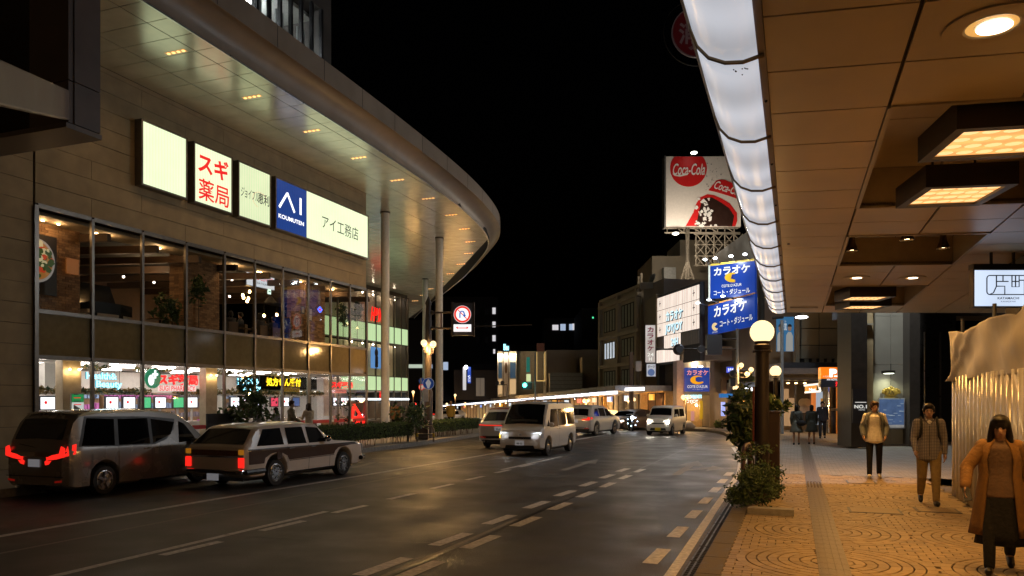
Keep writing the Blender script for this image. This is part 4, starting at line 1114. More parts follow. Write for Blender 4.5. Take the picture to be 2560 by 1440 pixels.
ex = thing('exit_sign', tuple(PX(674,729,XC)), 'small green and white exit sign under the hanging restaurant sign', 'sign')
p = PX(674,729,XC); MB().box(XC-.04,XC,p.y-.1,p.y+.1,p.z-.11,p.z+.11).build('face', glow('exit_face',(.75,1,.9),1.2,False), ex); MB().obox((XC+.004,p.y,p.z),(0,1,0),(1,0,0),UPZ,.06,.003,.02).build('exit_arrow', glow('exit_green',(0,.35,.2),.6,False), ex)
nn_ = thing('neon_sign', tuple(PX(800,774,XF-.7)), 'tiny blue and red neon sign on the restaurant brick pier', 'sign')
p = PX(800,774,XF-.7); b = MB(); b.tube([(p.x,p.y+.13*math.cos(a)*(1+.15*math.cos(4*a)),p.z+.1*math.sin(a)*(1+.15*math.cos(4*a))) for a in [2*PI*i/20 for i in range(20)]], .022, 6, True); b.build('blue_tube', glow('neon_blue',(.05,.12,1),4.,False), nn_)
text('lettering', 'DELI', (p.x+.01,p.y,p.z), RY, UPZ, .07, red_n, nn_, bold=.03)
# pizza poster on the first brick wall
XP = XF-1.1
t = thing('pizza_poster', tuple(PX(110,700,XP)), 'dark poster with a big plate of pizza behind the leftmost upper window', 'poster')
ya, yb = MY[0]-.08, PX(142,650,XP).y; za, zb_ = PX(120,738,XP).z, PX(120,590,XP).z
MB().box(XP-.05,XP,ya,yb,za,zb_).build('board', mat('poster_black',(.02,.015,.012),rough=.5), t)
pc = PX(92,650,XP); rad = PX(137,660,XP).y-pc.y
def disc_half(b, r, x, n=40):
    pts = [Vector((x, max(ya, pc.y+r*math.cos(2*PI*i/n)), pc.z+r*1.12*math.sin(2*PI*i/n))) for i in range(n)]
    b.slab(pts, (.004,0,0))
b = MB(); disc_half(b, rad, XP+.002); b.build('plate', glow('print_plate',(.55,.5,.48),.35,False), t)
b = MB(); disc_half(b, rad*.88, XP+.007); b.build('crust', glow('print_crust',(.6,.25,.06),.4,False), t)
for k in range(34):
    a, rr = R.uniform(-1.5,1.5), rad*.8*math.sqrt(R.random()); q = MB(); y, z = pc.y+rr*math.cos(a), pc.z+rr*1.12*math.sin(a)
    if y < ya+.05: continue
    s_ = R.uniform(.05,.12); q.slab([Vector((XP+.0115+.0002*k, y+s_*R.uniform(.7,1.2)*math.cos(2*PI*i/9), z+s_*R.uniform(.7,1.2)*math.sin(2*PI*i/9))) for i in range(9)], (.002,0,0))
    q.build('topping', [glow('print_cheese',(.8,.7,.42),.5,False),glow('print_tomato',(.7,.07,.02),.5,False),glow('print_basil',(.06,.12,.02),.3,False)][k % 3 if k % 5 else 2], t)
# orange notice on the wall, framed pictures
p = PX(180,665,XF-1.1); MB().box(XF-1.12,XF-1.08,p.y-.2,p.y+.22,p.z-.25,p.z+.22).build('orange_notice', glow('orange_print',(.5,.16,.03),.35,False), store)
for u, v in ((757,775),(776,779),(776,794)):
    p = PX(u,v,XF-.75); f = MB().box(XF-.77,XF-.74,p.y-.13,p.y+.13,p.z-.16,p.z+.16).build('picture_frame', bez, store); MB().box(XF-.74,XF-.735,p.y-.09,p.y+.09,p.z-.12,p.z+.12).build('picture', mat('picture_paper',(.5,.45,.38),rough=.6), f)
# grand piano, tables, planter
pn = thing('grand_piano', (XF-2.0, PX(265,760,XF-2).y, zf), 'black grand piano in the upstairs restaurant window', 'piano')
c0 = pn.location; b = MB()
b.slab([(c0.x-.7,c0.y-1.0,zf+.62),(c0.x+.7,c0.y-1.0,zf+.62),(c0.x+.75,c0.y-.1,zf+.62),(c0.x+.5,c0.y+.6,zf+.62),(c0.x-.1,c0.y+.85,zf+.62),(c0.x-.6,c0.y+.7,zf+.62)], (0,0,.36)); b.build('case', mat('piano_black',(.006,.006,.006),rough=.12), pn)
b = MB(); b.obox((c0.x-.25,c0.y-.2,zf+1.3),(1,0,.45),(0,1,0),(-.45,0,1),.02,.7,.4); b.build('lid', mat('piano_black',(.006,.006,.006)), pn)
MB().box(c0.x-.65,c0.x+.65,c0.y-1.25,c0.y-1.0,zf+.62,zf+.72).build('keyboard', white_in, pn)
for dx, dy in ((-.55,-.9),(.55,-.9),(0,.6)): MB().cyl((c0.x+dx,c0.y+dy,zf),(c0.x+dx,c0.y+dy,zf+.62),.05,.07,8).build('leg', mat('piano_black',(.006,.006,.006)), pn)
for i, (u, dx) in enumerate(((400,1.8),(600,1.6),(650,2.2),(690,1.5),(735,1.7))):
    p = PX(u,800,XF-dx); tb = thing('dining_table', (p.x,p.y,zf), 'round dining table upstairs in the restaurant, %s from the left' % ('first','second','third','fourth','fifth')[i], 'table', 'tables in the restaurant')
    MB().cyl((p.x,p.y,zf+.7),(p.x,p.y,zf+.74),.42,.42,18).build('table_top', beam_m, tb); MB().cyl((p.x,p.y,zf),(p.x,p.y,zf+.7),.04,.04,8).build('leg', dark_in, tb)
p = PX(395,790,XF-.7); MB().box(p.x-.3,p.x+.2,p.y-.6,p.y+.9,zf,zf+.42).build('planter', mat('planter_grey',(.35,.34,.3),rough=.6), store)
green = [mat('leaf_%d' % i, c, rough=.5, var=.25, vscale=20) for i, c in enumerate(((.045,.085,.02),(.07,.12,.03),(.03,.06,.015)))]
for u, v, X_, s_, wh in ((410,775,XF-.7,.3,'low by the white planter box'),(432,768,XF-.9,.22,'lighter one beside the planter box'),(497,722,XF-.6,.32,'tall in front of the brick pier'),(858,790,XF-.5,.25,'slender one left of the corner'),(893,780,XF-.6,.2,'slender one right at the corner')):
    p = PX(u,v,X_); pt = thing('potted_plant', (p.x,p.y,zf), 'pot plant behind the restaurant glass, ' + wh, 'plant', 'plants in the restaurant')
    o = leaf_cloud('foliage', [tuple(p+Vector((R.gauss(0,.12),R.gauss(0,.15),R.gauss(0,s_)))) for _ in range(14)], 240, .085, green, pt, (.07,.07,.08)); o['kind'] = 'stuff'
    MB().cyl((p.x,p.y,zf+.3),p,.018,.01,6).build('stem', beam_m, pt); MB().lathe([(.1,0),(.14,.32),(.12,.32)], (p.x,p.y,zf), 14).build('pot', mat('planter_grey',(.35,.34,.3)), pt)

# ================================================================ fashion store front under the canopy corner
ft = thing('fashion_store_front', (X2, 60, KERB), 'fashion store front with glowing pale green bands and garment displays, beyond the round columns', 'building')
def fx(u): return PX(u,900,X2).y
def fz(v, u=918): return PX(u,v,X2).z
ya, yb = fx(800), fx(1021)
zA, zB, zC, zD, zE = fz(720), fz(806), fz(851), fz(939), fz(976)
grn = panel_glow('green_band', (.62,.85,.45), .85, .1, 1.0)
cream = mat('display_wall', (.55,.45,.33), rough=.7, var=.1)
MB().box(X2-6,X2-.3,ya-1,yb,zA+.0,ZSOF).build('header', frame_m, ft)
for z0, z1, nm in ((zC,zB,'green_band'),(zE,zD,'green_band')):
    n = 6
    for i in range(n):
        a = ya+(yb-ya)*i/n; c_ = ya+(yb-ya)*(i+1)/n; MB().box(X2-.3,X2,a+.015,c_-.015,z0+.04,z1-.04).build('green_band_panel', grn, ft)
    MB().box(X2-.25,X2+.05,ya,yb,z0-.04,z0+.03).build('band_rail', frame_m, ft); MB().box(X2-.25,X2+.05,ya,yb,z1-.03,z1+.04).build('band_rail', frame_m, ft)
MB().box(X2-1.6,X2-1.4,ya,yb,zB,zA).build('display_wall_upper', cream, ft); MB().box(X2-1.6,X2-1.4,ya,yb,zD,zC).build('display_wall_lower', cream, ft)
MB().box(X2-6,X2-5.8,ya,yb,KERB,zE).build('inner_wall', white_in, ft); MB().box(X2-6,X2-.3,ya,yb,zE-.1,zE-.02).build('inner_ceiling', white_in, ft); MB().box(X2-6,X2,ya,yb,KERB-.02,KERB+.015).build('inner_floor', mat('shop_tile',(.6,.57,.52)), ft)
for u in (905,931,957,983,1009):
    y = fx(u)
    for z in (zA-.2, zC-.15): MB().ball((X2-1.0,y,z),.07,8).build('display_spot', glow('display_spot',(1,.8,.6),40.), ft)
for i in range(4): MB().box(X2-3.6,X2-3.4,ya+1+2.2*i,ya+2.4+2.2*i,zE-.14,zE-.11).build('ceiling_lamp', glow('fashion_lamp',(1,.96,.9),12.), ft)
for u in (918,940,962,985,1003,1020):
    y = fx(u); MB().box(X2-.1,X2+.04,y-.06,y+.06,KERB,zA).build('mullion', frame_m, ft)
garm = mat('garment', (.45,.4,.32), rough=.9)
for u in (925,975,995):
    for zc in ((zA+zB)/2-.1, (zD+zC)/2):
        y = fx(u); p = Vector((X2-1.1,y,zc)); organic('hanging_garment', [('c',p+Vector((0,-.25,.35)),.12,p+Vector((0,.25,.35)),.12),('e',p,(.14,.3,.5)),('c',p+Vector((0,-.3,.3)),.09,p+Vector((0,-.42,-.3)),.07),('c',p+Vector((0,.3,.3)),.09,p+Vector((0,.42,-.3)),.07)], garm, ft, .05, 2)
text('red_logo', 'H&M', (X2+.05,fx(941),fz(787,941)), RY, UPZ, fz(769,941)-fz(805,941), red_g, ft, bold=.05, wfit=fx(957)-fx(926), shear=.3)
text('red_logo', 'H&M', (X2+.05,fx(953),fz(988,953)), RY, UPZ, fz(978,953)-fz(998,953), red_g, ft, bold=.05, wfit=fx(960)-fx(948), shear=.3)
b = MB().box(X2-.02,X2+.02,fx(927),fx(957),fz(921,940),fz(868,940)).build('fashion_poster', glow('poster_blue',(.12,.3,.62),.8,False), ft)
q = PX(941,895,X2+.03); organic('poster_figure', [('e',q+Vector((0,0,.95)),(.02,.15,.18)),('e',q+Vector((0,0,.45)),(.02,.32,.38)),('c',q+Vector((0,-.1,.1)),.1,q+Vector((0,-.14,-.75)),.09),('c',q+Vector((0,.1,.1)),.1,q+Vector((0,.14,-.75)),.09)], mat('poster_dark',(.02,.02,.03),rough=.7), b, .03, 2)
for u0, u1 in ((924,939),(941,957)):
    f = MB().box(X2-.02,X2+.0,fx(u0),fx(u1),KERB,fz(1004)).build('glass_door', g_shop, ft); MB().box(X2-.03,X2+.03,fx(u1)-.14,fx(u1)-.1,KERB+.6,KERB+1.9).build('pull_bar', steel, f)
MB().box(X2-.02,X2,ya,fx(920),KERB,zE-.05).build('shop_pane', g_shop, ft); MB().box(X2-.02,X2,fx(960),yb,KERB,zE-.05).build('shop_pane', g_shop, ft)
MB().box(X2-.05,X2+.08,ya,yb,fz(998)-.08,fz(998)+.08).build('light_strip', glow('cool_strip',(.85,.95,1),3.), ft)
MB().box(X2-8,X2-.3,yb,yb+.3,KERB,ZSOF).build('end_wall', tw_m, ft)
# ================================================================ the covered walkway on the right
ZC = 4.49
arc = thing('arcade_canopy', (1, 14, ZC), 'covered walkway roof with cream ceiling panels and glowing edge, at right', 'canopy')
def kk(y): return .15+.013*max(0, y-5) if y < 13 else .254+.014*(y-13)
def cp(x, y, z=ZC): return Vector((x, y+kk(y)*(x-.75), z))
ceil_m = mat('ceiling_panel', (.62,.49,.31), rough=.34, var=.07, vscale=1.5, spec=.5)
ceil_d = mat('ceiling_joint', (.06,.04,.02), rough=.8)
CX = [-.2,.75,1.75,2.73,3.8,4.9,6.0]
ROWS = [2.6+.9*i for i in range(23)]
BAYS = [(7.1,10.7),(12.5,15.2),(17.9,21.5)]
def in_bay(xa, y): return .7 < xa < 2.6 and any(a-.01 <= y < b_-.01 for a, b_ in BAYS)
for y in ROWS:
    for xa, xb in zip(CX[:-1], CX[1:]):
        if in_bay(xa, y): continue
        g = .011; gx = .014
        q = [cp(xa+gx,y+g),cp(xb-gx,y+g),cp(xb-gx,y+.9-g),cp(xa+gx,y+.9-g)]
        MB().slab(q[::-1], (0,0,.03)).build('ceiling_panel', ceil_m, arc)
b = MB()
for y in ROWS:
    for xa, xb in zip(CX[:-1], CX[1:]):
        if in_bay(xa, y): continue
        b.slab([cp(xa,y,ZC+.025),cp(xa,y+.9,ZC+.025),cp(xb,y+.9,ZC+.025),cp(xb,y,ZC+.025)], (0,0,.03))
b.build('ceiling_backing', ceil_d, arc)
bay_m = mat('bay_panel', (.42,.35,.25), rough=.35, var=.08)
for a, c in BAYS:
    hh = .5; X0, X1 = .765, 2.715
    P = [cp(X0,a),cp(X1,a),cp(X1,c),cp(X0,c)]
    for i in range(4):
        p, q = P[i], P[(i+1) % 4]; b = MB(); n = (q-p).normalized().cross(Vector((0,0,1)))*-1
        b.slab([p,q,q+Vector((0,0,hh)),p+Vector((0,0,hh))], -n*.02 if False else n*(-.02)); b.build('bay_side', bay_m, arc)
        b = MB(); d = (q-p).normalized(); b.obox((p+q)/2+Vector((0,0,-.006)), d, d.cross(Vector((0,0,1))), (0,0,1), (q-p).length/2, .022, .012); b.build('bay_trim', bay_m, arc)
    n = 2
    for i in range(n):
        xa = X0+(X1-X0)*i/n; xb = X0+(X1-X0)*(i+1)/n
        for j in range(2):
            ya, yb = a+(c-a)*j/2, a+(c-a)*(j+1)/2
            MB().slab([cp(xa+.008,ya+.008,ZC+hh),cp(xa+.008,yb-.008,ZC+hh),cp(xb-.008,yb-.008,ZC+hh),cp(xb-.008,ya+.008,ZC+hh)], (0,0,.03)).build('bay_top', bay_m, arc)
YE = ROWS[-1]+.9
roof = MB(); roof.slab([cp(-.75,2.6,ZC+.62),cp(6,2.6,ZC+.62),cp(6,YE,ZC+.62),cp(-.75,YE,ZC+.62)][::-1], (0,0,.2)); roof.build('canopy_roof', dark_in, arc)
e0, e1 = cp(-.2,YE), cp(6,YE); b = MB(); b.slab([e0,e1,e1+Vector((0,0,.8)),e0+Vector((0,0,.8))], ((e1-e0).normalized().cross(Vector((0,0,1))))*-.05); b.build('end_fascia', mat('end_fascia',(.14,.12,.1),rough=.5), arc)
# glowing edge: curved covers with ribs between
cover_m = panel_glow('edge_cover', (.86,.89,.98), .54, .3, .35)
prof = [(-.24,4.455),(-.34,4.425),(-.46,4.43),(-.57,4.475),(-.645,4.56),(-.69,4.68),(-.7,4.86)]
rail_m = mat('edge_rail', (.2,.17,.18), rough=.45); rib_m = mat('cover_rib', (.2,.13,.06), rough=.4, metal=.3)
ye = 2.2
segs = []
while ye < YE-.2: segs.append((ye, min(ye+1.8, YE-.3))); ye += 1.8
for (a, c) in segs:
    b = MB(); n = 8; rows = []
    for i in range(n+1):
        f = i/n; y = a+.02+(c-a-.04)*f; sag = -.012*math.sin(PI*f)
        rows.append([Vector((x, y+kk(y)*(x-.75), z+sag)) for x, z in prof])
    b.loft(rows, closed=False); o = b.build('edge_cover', cover_m, arc, smooth=50); so = o.modifiers.new('s','SOLIDIFY'); so.thickness = .006
    MB().tube([Vector((x, a+kk(a)*(x-.75), z-.004)) for x, z in [(-.2,4.46)]+prof], .017, 6).build('cover_rib', rib_m, arc)
    for yy in (a+.0,a+.9):
        p = cp(-.215, yy, ZC-.02); MB().cyl(p, p-Vector((0,0,.02)), .014, .01, 8).build('rail_bolt', dark_in, arc)
    b = MB(); b.slab([cp(-.245,a,ZC-.035),cp(-.19,a,ZC-.02),cp(-.19,c,ZC-.02),cp(-.245,c,ZC-.035)], (0,0,.05)); b.build('edge_rail', rail_m, arc)
    b = MB(); b.slab([cp(-.705,a,4.84),cp(-.76,a,4.86),cp(-.76,c,4.86),cp(-.705,c,4.84)], (0,0,.3)); b.build('gutter_edge', mat('gutter_edge',(.16,.16,.17),rough=.4,metal=.4), arc)
b = MB(); b.loft([[Vector((x,YE-.3+kk(YE)*(x-.75)+d,z)) for x,z in prof+[(-.24,4.86)]] for d in (0,.06)]); b.build('edge_end_cap', cover_m, arc)
# stains on the first covers: insects and a crack, inside the acrylic
b = MB()
for _ in range(9):
    x, y = R.uniform(-.42,-.3), R.uniform(5.72,5.85); b.cyl((x,y,4.418),(x+.006,y+.004,4.416),.005,.004,5)
o = b.build('insect_specks', mat('specks',(.05,.03,.01),rough=.9,var=0), arc); o['kind'] = 'stuff'
MB().cyl(cp(-.08,13.0,ZC-.001),cp(-.08,13.0,ZC-.02),.02,.02,8).build('ceiling_button', rail_m, arc)
MB().slab([cp(-.1,21.9,ZC-.002),cp(.6,21.9,ZC-.002),cp(.6,22.1,ZC-.002),cp(-.1,22.1,ZC-.002)][::-1],(0,0,-.02)).build('ceiling_vent', bay_m, arc)
# --- lamps
warm = (1,.56,.2)
led_face = panel_glow('led_face', (1,.45,.13), 1.15, .3, 1.4); led_dot = glow('led_dot', (1,.6,.25), 1.35, sample=False)
house_m = mat('lamp_housing', (.055,.045,.035), rough=.35, metal=.4)
ord_ = ['nearest and cut off at right', 'second nearest', 'third, the upper of the far pair', 'farthest, the lower of the far pair']
for n_, (yc, xc, hw, hd) in enumerate(((7.82,1.7,.42,.37),(9.7,1.68,.37,.37),(18.9,1.5,.42,.34),(20.7,1.6,.42,.34))):
    zb_ = 4.3; k_ = kk(yc); ax = Vector((1,k_,0)).normalized(); ay = Vector((0,0,1)).cross(ax); c = Vector((xc,yc+k_*(xc-.75)*0,zb_))
    t = thing('lamp_panel', tuple(c), 'warm rectangular ceiling lamp in dark housing, ' + ord_[n_], 'lamp', 'warm lamp panels under the walkway roof')
    for sx_, sy_, lx, ly in ((0,-1,hw+.09,.045),(0,1,hw+.09,.045),(-1,0,.045,hd),(1,0,.045,hd)):
        MB().obox(c+ax*sx_*(hw+.045)+ay*sy_*(hd+.045)+Vector((0,0,.11)), ax, ay, (0,0,1), lx, ly, .12).build('housing_side', house_m, t)
    MB().obox(c+Vector((0,0,.2)), ax, ay, (0,0,1), hw, hd, .02).build('housing_top', house_m, t)
    MB().obox(c+Vector((0,0,.02)), ax, ay, (0,0,1), hw-.005, hd-.005, .006).build('diffuser', led_face, t)
    b = MB()
    for i in range(5):
        for j in range(4): b.ball(c+ax*(-hw+hw*2*(i+.5)/5)+ay*(-hd+hd*2*(j+.5)/4)+Vector((0,0,.012)), .062, 10, (1.15,.75,.1))
    o = b.build('led_lenses', led_dot, t); o['kind'] = 'stuff'
    for i in (-.6,.6): MB().cyl(c+ax*i*hw+Vector((0,0,.22)), c+ax*i*hw+Vector((0,0,.7)), .014, .014, 8).build('hanger_rod', house_m, t)
    q = lamp(c-Vector((0,0,.03)), 50 if n_ < 2 else 75, (1,.48,.11), t, kind='AREA'); q.data.shape = 'RECTANGLE'; q.data.size = hw*2; q.data.size_y = hd*2
for u, v, r, nm in ((2480,62,.16,'nearest at top right'),(2140,694,.13,'left one of the far pair'),(2280,694,.13,'right one of the far pair')):
    p = G(u, v, ZC-.001); t = thing('round_downlight', tuple(p), 'round warm recessed downlight in the walkway ceiling, ' + nm, 'lamp', 'round downlights under the walkway roof')
    MB().lathe([(r+.13,-.002),(r+.13,-.012),(r+.015,-.016),(r,-.012),(r*.72,.02),(r*.7,.02),(r-.01,-.004),(r+.12,-.001)], p, 32).build('trim_ring', ceil_m, t, smooth=40)
    MB().lathe([(r-.004,-.008),(r*.66,-.003)], p, 32).build('reflector', glow('downlight_reflector',(1,.5,.12),.75), t, smooth=60)
    MB().lathe([(0,-.009),(r*.66,-.009),(r*.66,-.005),(0,-.005)], p+Vector((.02,.03,0)), 28).build('lamp_disc', glow('downlight_disc',(1,.8,.55),9.), t)
    lamp(p-Vector((0,0,.06)), 16 if u > 2400 else 12, (1,.48,.11), t, r=.12, kind='SPOT', spot=2.6, blend=.6)
for u, v, nm in ((2130,628,'left'),(2268,601,'middle'),(2358,622,'right')):
    p = G(u, v, 4.56); t = thing('bell_spotlight', tuple(p), 'small bell-shaped spotlight hanging in the middle ceiling bay, %s of three' % nm, 'lamp', 'bell spotlights under the walkway roof')
    MB().lathe([(.11,0),(.115,.005),(.1,.03),(.055,.14),(.05,.2),(.045,.3),(.0,.31),(.0,.28),(.04,.13),(.085,.03),(.1,.005)], p, 20).build('shade', mat('bell_metal',(.12,.08,.04),rough=.25,metal=.7), t, smooth=40)
    MB().lathe([(0,.03),(.075,.03),(.07,.045),(0,.045)], p, 18).build('bulb', glow('bell_bulb',(1,.72,.42),18.), t); MB().cyl(p+Vector((0,0,.3)),(p.x,p.y,ZC+.5),.012,.012,6).build('stem', dark_in, t)
    lamp(p-Vector((0,0,.02)), 24, (1,.5,.14), t, r=.06, kind='SPOT', spot=2.0, blend=.6)
# --- hanging lit name sign
ts_ = 12.7; rv = Vector((_c,_s,0)); fwd_ = Vector((-_s,_c,0))
a = PT(2437,765,ts_); w_, h_ = 1.25, .6; c = a + rv*w_/2 + Vector((0,0,h_/2))
t = thing('name_sign', tuple(c-Vector((0,0,h_/2))), 'white glowing hanging sign with dark line emblem at right under the walkway roof', 'sign')
MB().obox(c+fwd_*.06, rv, fwd_, UPZ, w_/2+.02, .055, h_/2+.02).build('cabinet', house_m, t); MB().obox(c+fwd_*.0, rv, fwd_, UPZ, w_/2, .006, h_/2).build('face', panel_glow('name_face',(.68,.8,1),1.0,.1,1.), t)
MB().obox(c+fwd_*.06+Vector((0,0,h_/2+.06)), rv, fwd_, UPZ, w_/2+.03, .07, .045).build('top_bar', house_m, t)
for f in (-.25,.05): MB().cyl(c+rv*f*w_+Vector((0,0,h_/2+.1))+fwd_*.06, Vector((c.x,c.y,ZC))+rv*f*w_+fwd_*.06, .025, .025, 8).build('hanger', house_m, t)
ec = c - fwd_*.012 + Vector((0,0,.05)) - rv*.07
def ep(x, z): return ec + rv*x + UPV*z
UPV = Vector((0,0,1))
b = MB(); Wd, Hd, rr = .36, .16, .05
out = []
for cx_, cz_, a0 in ((Wd-rr,Hd-rr,0),(-Wd+rr,Hd-rr,PI/2),(-Wd+rr,-Hd+rr,PI),(Wd-rr,-Hd+rr,1.5*PI)):
    for i in range(5): out.append(ep(cx_+rr*math.cos(a0+PI/2*i/4), cz_+rr*math.sin(a0+PI/2*i/4)))
b.tube(out, .009, 6, True)
for seg in ([(-.2,.16),(-.2,-.02),(-.25,-.13),(-.32,-.16)],[(-.2,.06),(.0,.06)],[(-.09,.16),(-.09,.06)],[(-.2,-.02),(-.06,-.02),(-.06,-.16)],[(.06,.16),(.06,-.03),(.18,-.03),(.18,.16)],[(.06,.06),(.18,.06)],[(.12,.16),(.12,-.03)],[(.18,.08),(.36,.08)],[(.27,.08),(.27,-.16)]):
    b.tube([ep(*p) for p in seg], .009, 6)
b.build('line_emblem', ink, t)
text('lettering', 'KATAMACHI', c-fwd_*.008+Vector((0,0,-.17))-rv*.07, rv, UPZ, .04, ink, t, bold=.02, wfit=.36); text('lettering', 'KANAZAWA', c-fwd_*.008+Vector((0,0,-.225))-rv*.07, rv, UPZ, .026, ink, t, wfit=.25)
# --- hoarding of corrugated sheets with a tarpaulin above
XHD = 2.86; hd_ = thing('site_hoarding', (XHD, 10, KERB), 'white corrugated site hoarding along the right edge of the walkway', 'fence')
sheet_m = mat('hoarding_sheet', (.58,.56,.54), rough=.2, var=.1, vscale=2, spec=.6, metal=.15)
yy = 3.4
while yy < 16.4:
    y1 = min(yy+.9, 16.45); rows = []
    n = 24
    for i in range(n+1):
        y = yy+(y1-yy-.004)*i/n; ph_ = ((y-yy) % .3)/.3; dx = .035 if .12 < ph_ < .42 else (.035*ph_/.12 if ph_ <= .12 else (.035*(1-(ph_-.42)/.12) if ph_ < .54 else 0))
        rows.append([Vector((XHD-dx,y,KERB+.02)), Vector((XHD-dx,y,2.44+.01*math.sin(y*3)))])
    b = MB().loft(rows, closed=False); o = b.build('hoarding_sheet', sheet_m, hd_, smooth=50); so = o.modifiers.new('s','SOLIDIFY'); so.thickness = .012; so.offset = 1
    yy += .9
MB().box(XHD+.06,XHD+.6,16.38,16.44,KERB,2.4).build('hoarding_return', sheet_m, hd_)
for z in (.6,1.9): MB().cyl((XHD+.08,3.4,z),(XHD+.08,16.4,z),.024,.024,8).build('scaffold_rail', steel, hd_)
tarp_m = mat('tarpaulin', (.52,.47,.4), rough=.6, var=.12, vscale=2.5)
tp = thing('tarpaulin', (XHD, 10, 2.4), 'pale crumpled tarpaulin hung above the hoarding', 'tarpaulin')
rows = []
for i in range(140):
    y = 3.4+13.1*i/139; row = []
    scal = abs(math.sin(y*1.05))**.6
    for j in range(26):
        f = j/25; zt_ = 3.12+.11*scal+.04*math.sin(y*.7)+.12*max(0,(y-13)/3.4); z = 2.36+f*(zt_-2.36)
        fold = .022*math.sin(y*3.1+5*f)+.014*math.sin(y*7.3-6*f)+.012*math.sin(y*1.3+9*f)
        corner = max(0, 1-abs((16.4-y)-1.1*f)/.22)*.07 + max(0, 1-abs((16.4-y)-1.9*f)/.16)*.05
        row.append(Vector((XHD-.03-.05*f-fold-corner*(1-.4*f), y + (.1*f if i > 120 else 0), z)))
    rows.append(row)
o = MB().loft(rows, closed=False).build('sheet', tarp_m, tp, smooth=80); so = o.modifiers.new('s','SOLIDIFY'); so.thickness = .008
for k in range(6): p = (XHD+.05, 4.2+2.35*k); MB().cyl((p[0],p[1],KERB),(p[0],p[1],3.5),.03,.03,8).build('scaffold_post', steel, tp)
bt = MB(); bt.box(XHD+.8,XHD+9,-6,16.3,KERB,ZC-.01); o = bt.build('site_building', mat('site_dark',(.06,.045,.03),rough=.8)); tag(o,'dark unlit building shell behind the white hoarding','building')

# ================================================================ street lamps, planter and shrubs by the kerb
globe_m = glow('globe_glow', (1,.74,.38), 1.7)
pole_m = mat('pole_brown', (.045,.035,.03), rough=.45, metal=.3, var=.1)
def globe(p, r, parent, power=0):
    o = MB().ball(p, r, 24).build('globe', globe_m, parent, smooth=80); MB().lathe([(r*.45,-r*1.12),(r*.62,-r*1.02),(r*.7,-r*.8),(r*.5,-r*.78)], p, 20).build('globe_collar', pole_m, o)
    if power: lamp(p-Vector((0,0,r*1.3)), power, (1,.55,.18), o, r=r)
    return o
def lamp_post(u, v, t_, r, label, power, big=True):
    p = PT(u, v, t_); t = thing('street_lamp', (p.x,p.y,KERB), label, 'street lamp', 'globe street lamps')
    globe(p, r, t, power)
    w = .13 if big else .07
    MB().lathe([(w*1.25,KERB),(w*1.25,KERB+.6),(w,KERB+.62),(w,1.0),(w*.95,p.z-r*1.5),(w*1.15,p.z-r*1.45),(w*1.2,p.z-r*1.15),(w*.9,p.z-r*1.1)], (p.x,p.y,0), 20).build('post', pole_m, t, smooth=40)
    if big:
        for z in (p.z-r*1.75,): MB().lathe([(w*1.3,z),(w*1.35,z+.02),(w*1.3,z+.04)], (p.x,p.y,0), 20).build('collar', pole_m, t)
    return t, p
lp1, lp1p = lamp_post(1905,830,13.9,.215,'near globe street lamp on a thick dark post by the planting', 26)
lp2, lp2p = lamp_post(1939,928,24.,.175,'smaller globe street lamp behind the nearest one on a slim post', 14, False)
for k_, y_ in enumerate((-3.5,-14,-25,-36)):  # out-of-view lamps added to brighten the store wall and street
    t = thing('street_lamp', (-.55,y_,KERB), 'unseen globe lamp added for fill light on the kerb behind the viewer, number %s back' % ('one','two','three','four')[k_], 'street lamp', 'globe street lamps')
    globe(Vector((-.55,y_,3.2)), .215, t, 42); MB().cyl((-.55,y_,KERB),(-.55,y_,3.0),.13,.12,14).build('post', pole_m, t)
for k_, y_ in enumerate((2.5,-9)):  # out-of-view lamps added so the minivan and wagon rears catch light
    t = thing('street_lamp', (-15.7,y_,KERB), 'unseen globe lamp added for fill light on the store side kerb left of the view, %s one' % ('nearer','farther')[k_], 'street lamp', 'globe street lamps')
    globe(Vector((-15.7,y_,3.2)), .215, t, 48); MB().cyl((-15.7,y_,KERB),(-15.7,y_,3.0),.13,.12,14).build('post', pole_m, t)
for k_ in range(14):  # glowing edge and roof continued unseen behind the viewer for more ambient light
    a_ = -24+1.9*k_; MB().box(-.68,-.24,a_,a_+1.8,4.43,4.6).build('edge_cover', cover_m, arc)
MB().box(-.75,6,-26,2.5,4.62,4.8).build('canopy_roof', ceil_m, arc)
# maroon banner on the near post
MB().box(lp1p.x-.16,lp1p.x-.13,lp1p.y-.12,lp1p.y+.12,1.25,2.25).build('maroon_plate', mat('maroon_plate',(.16,.03,.03),rough=.5), lp1)
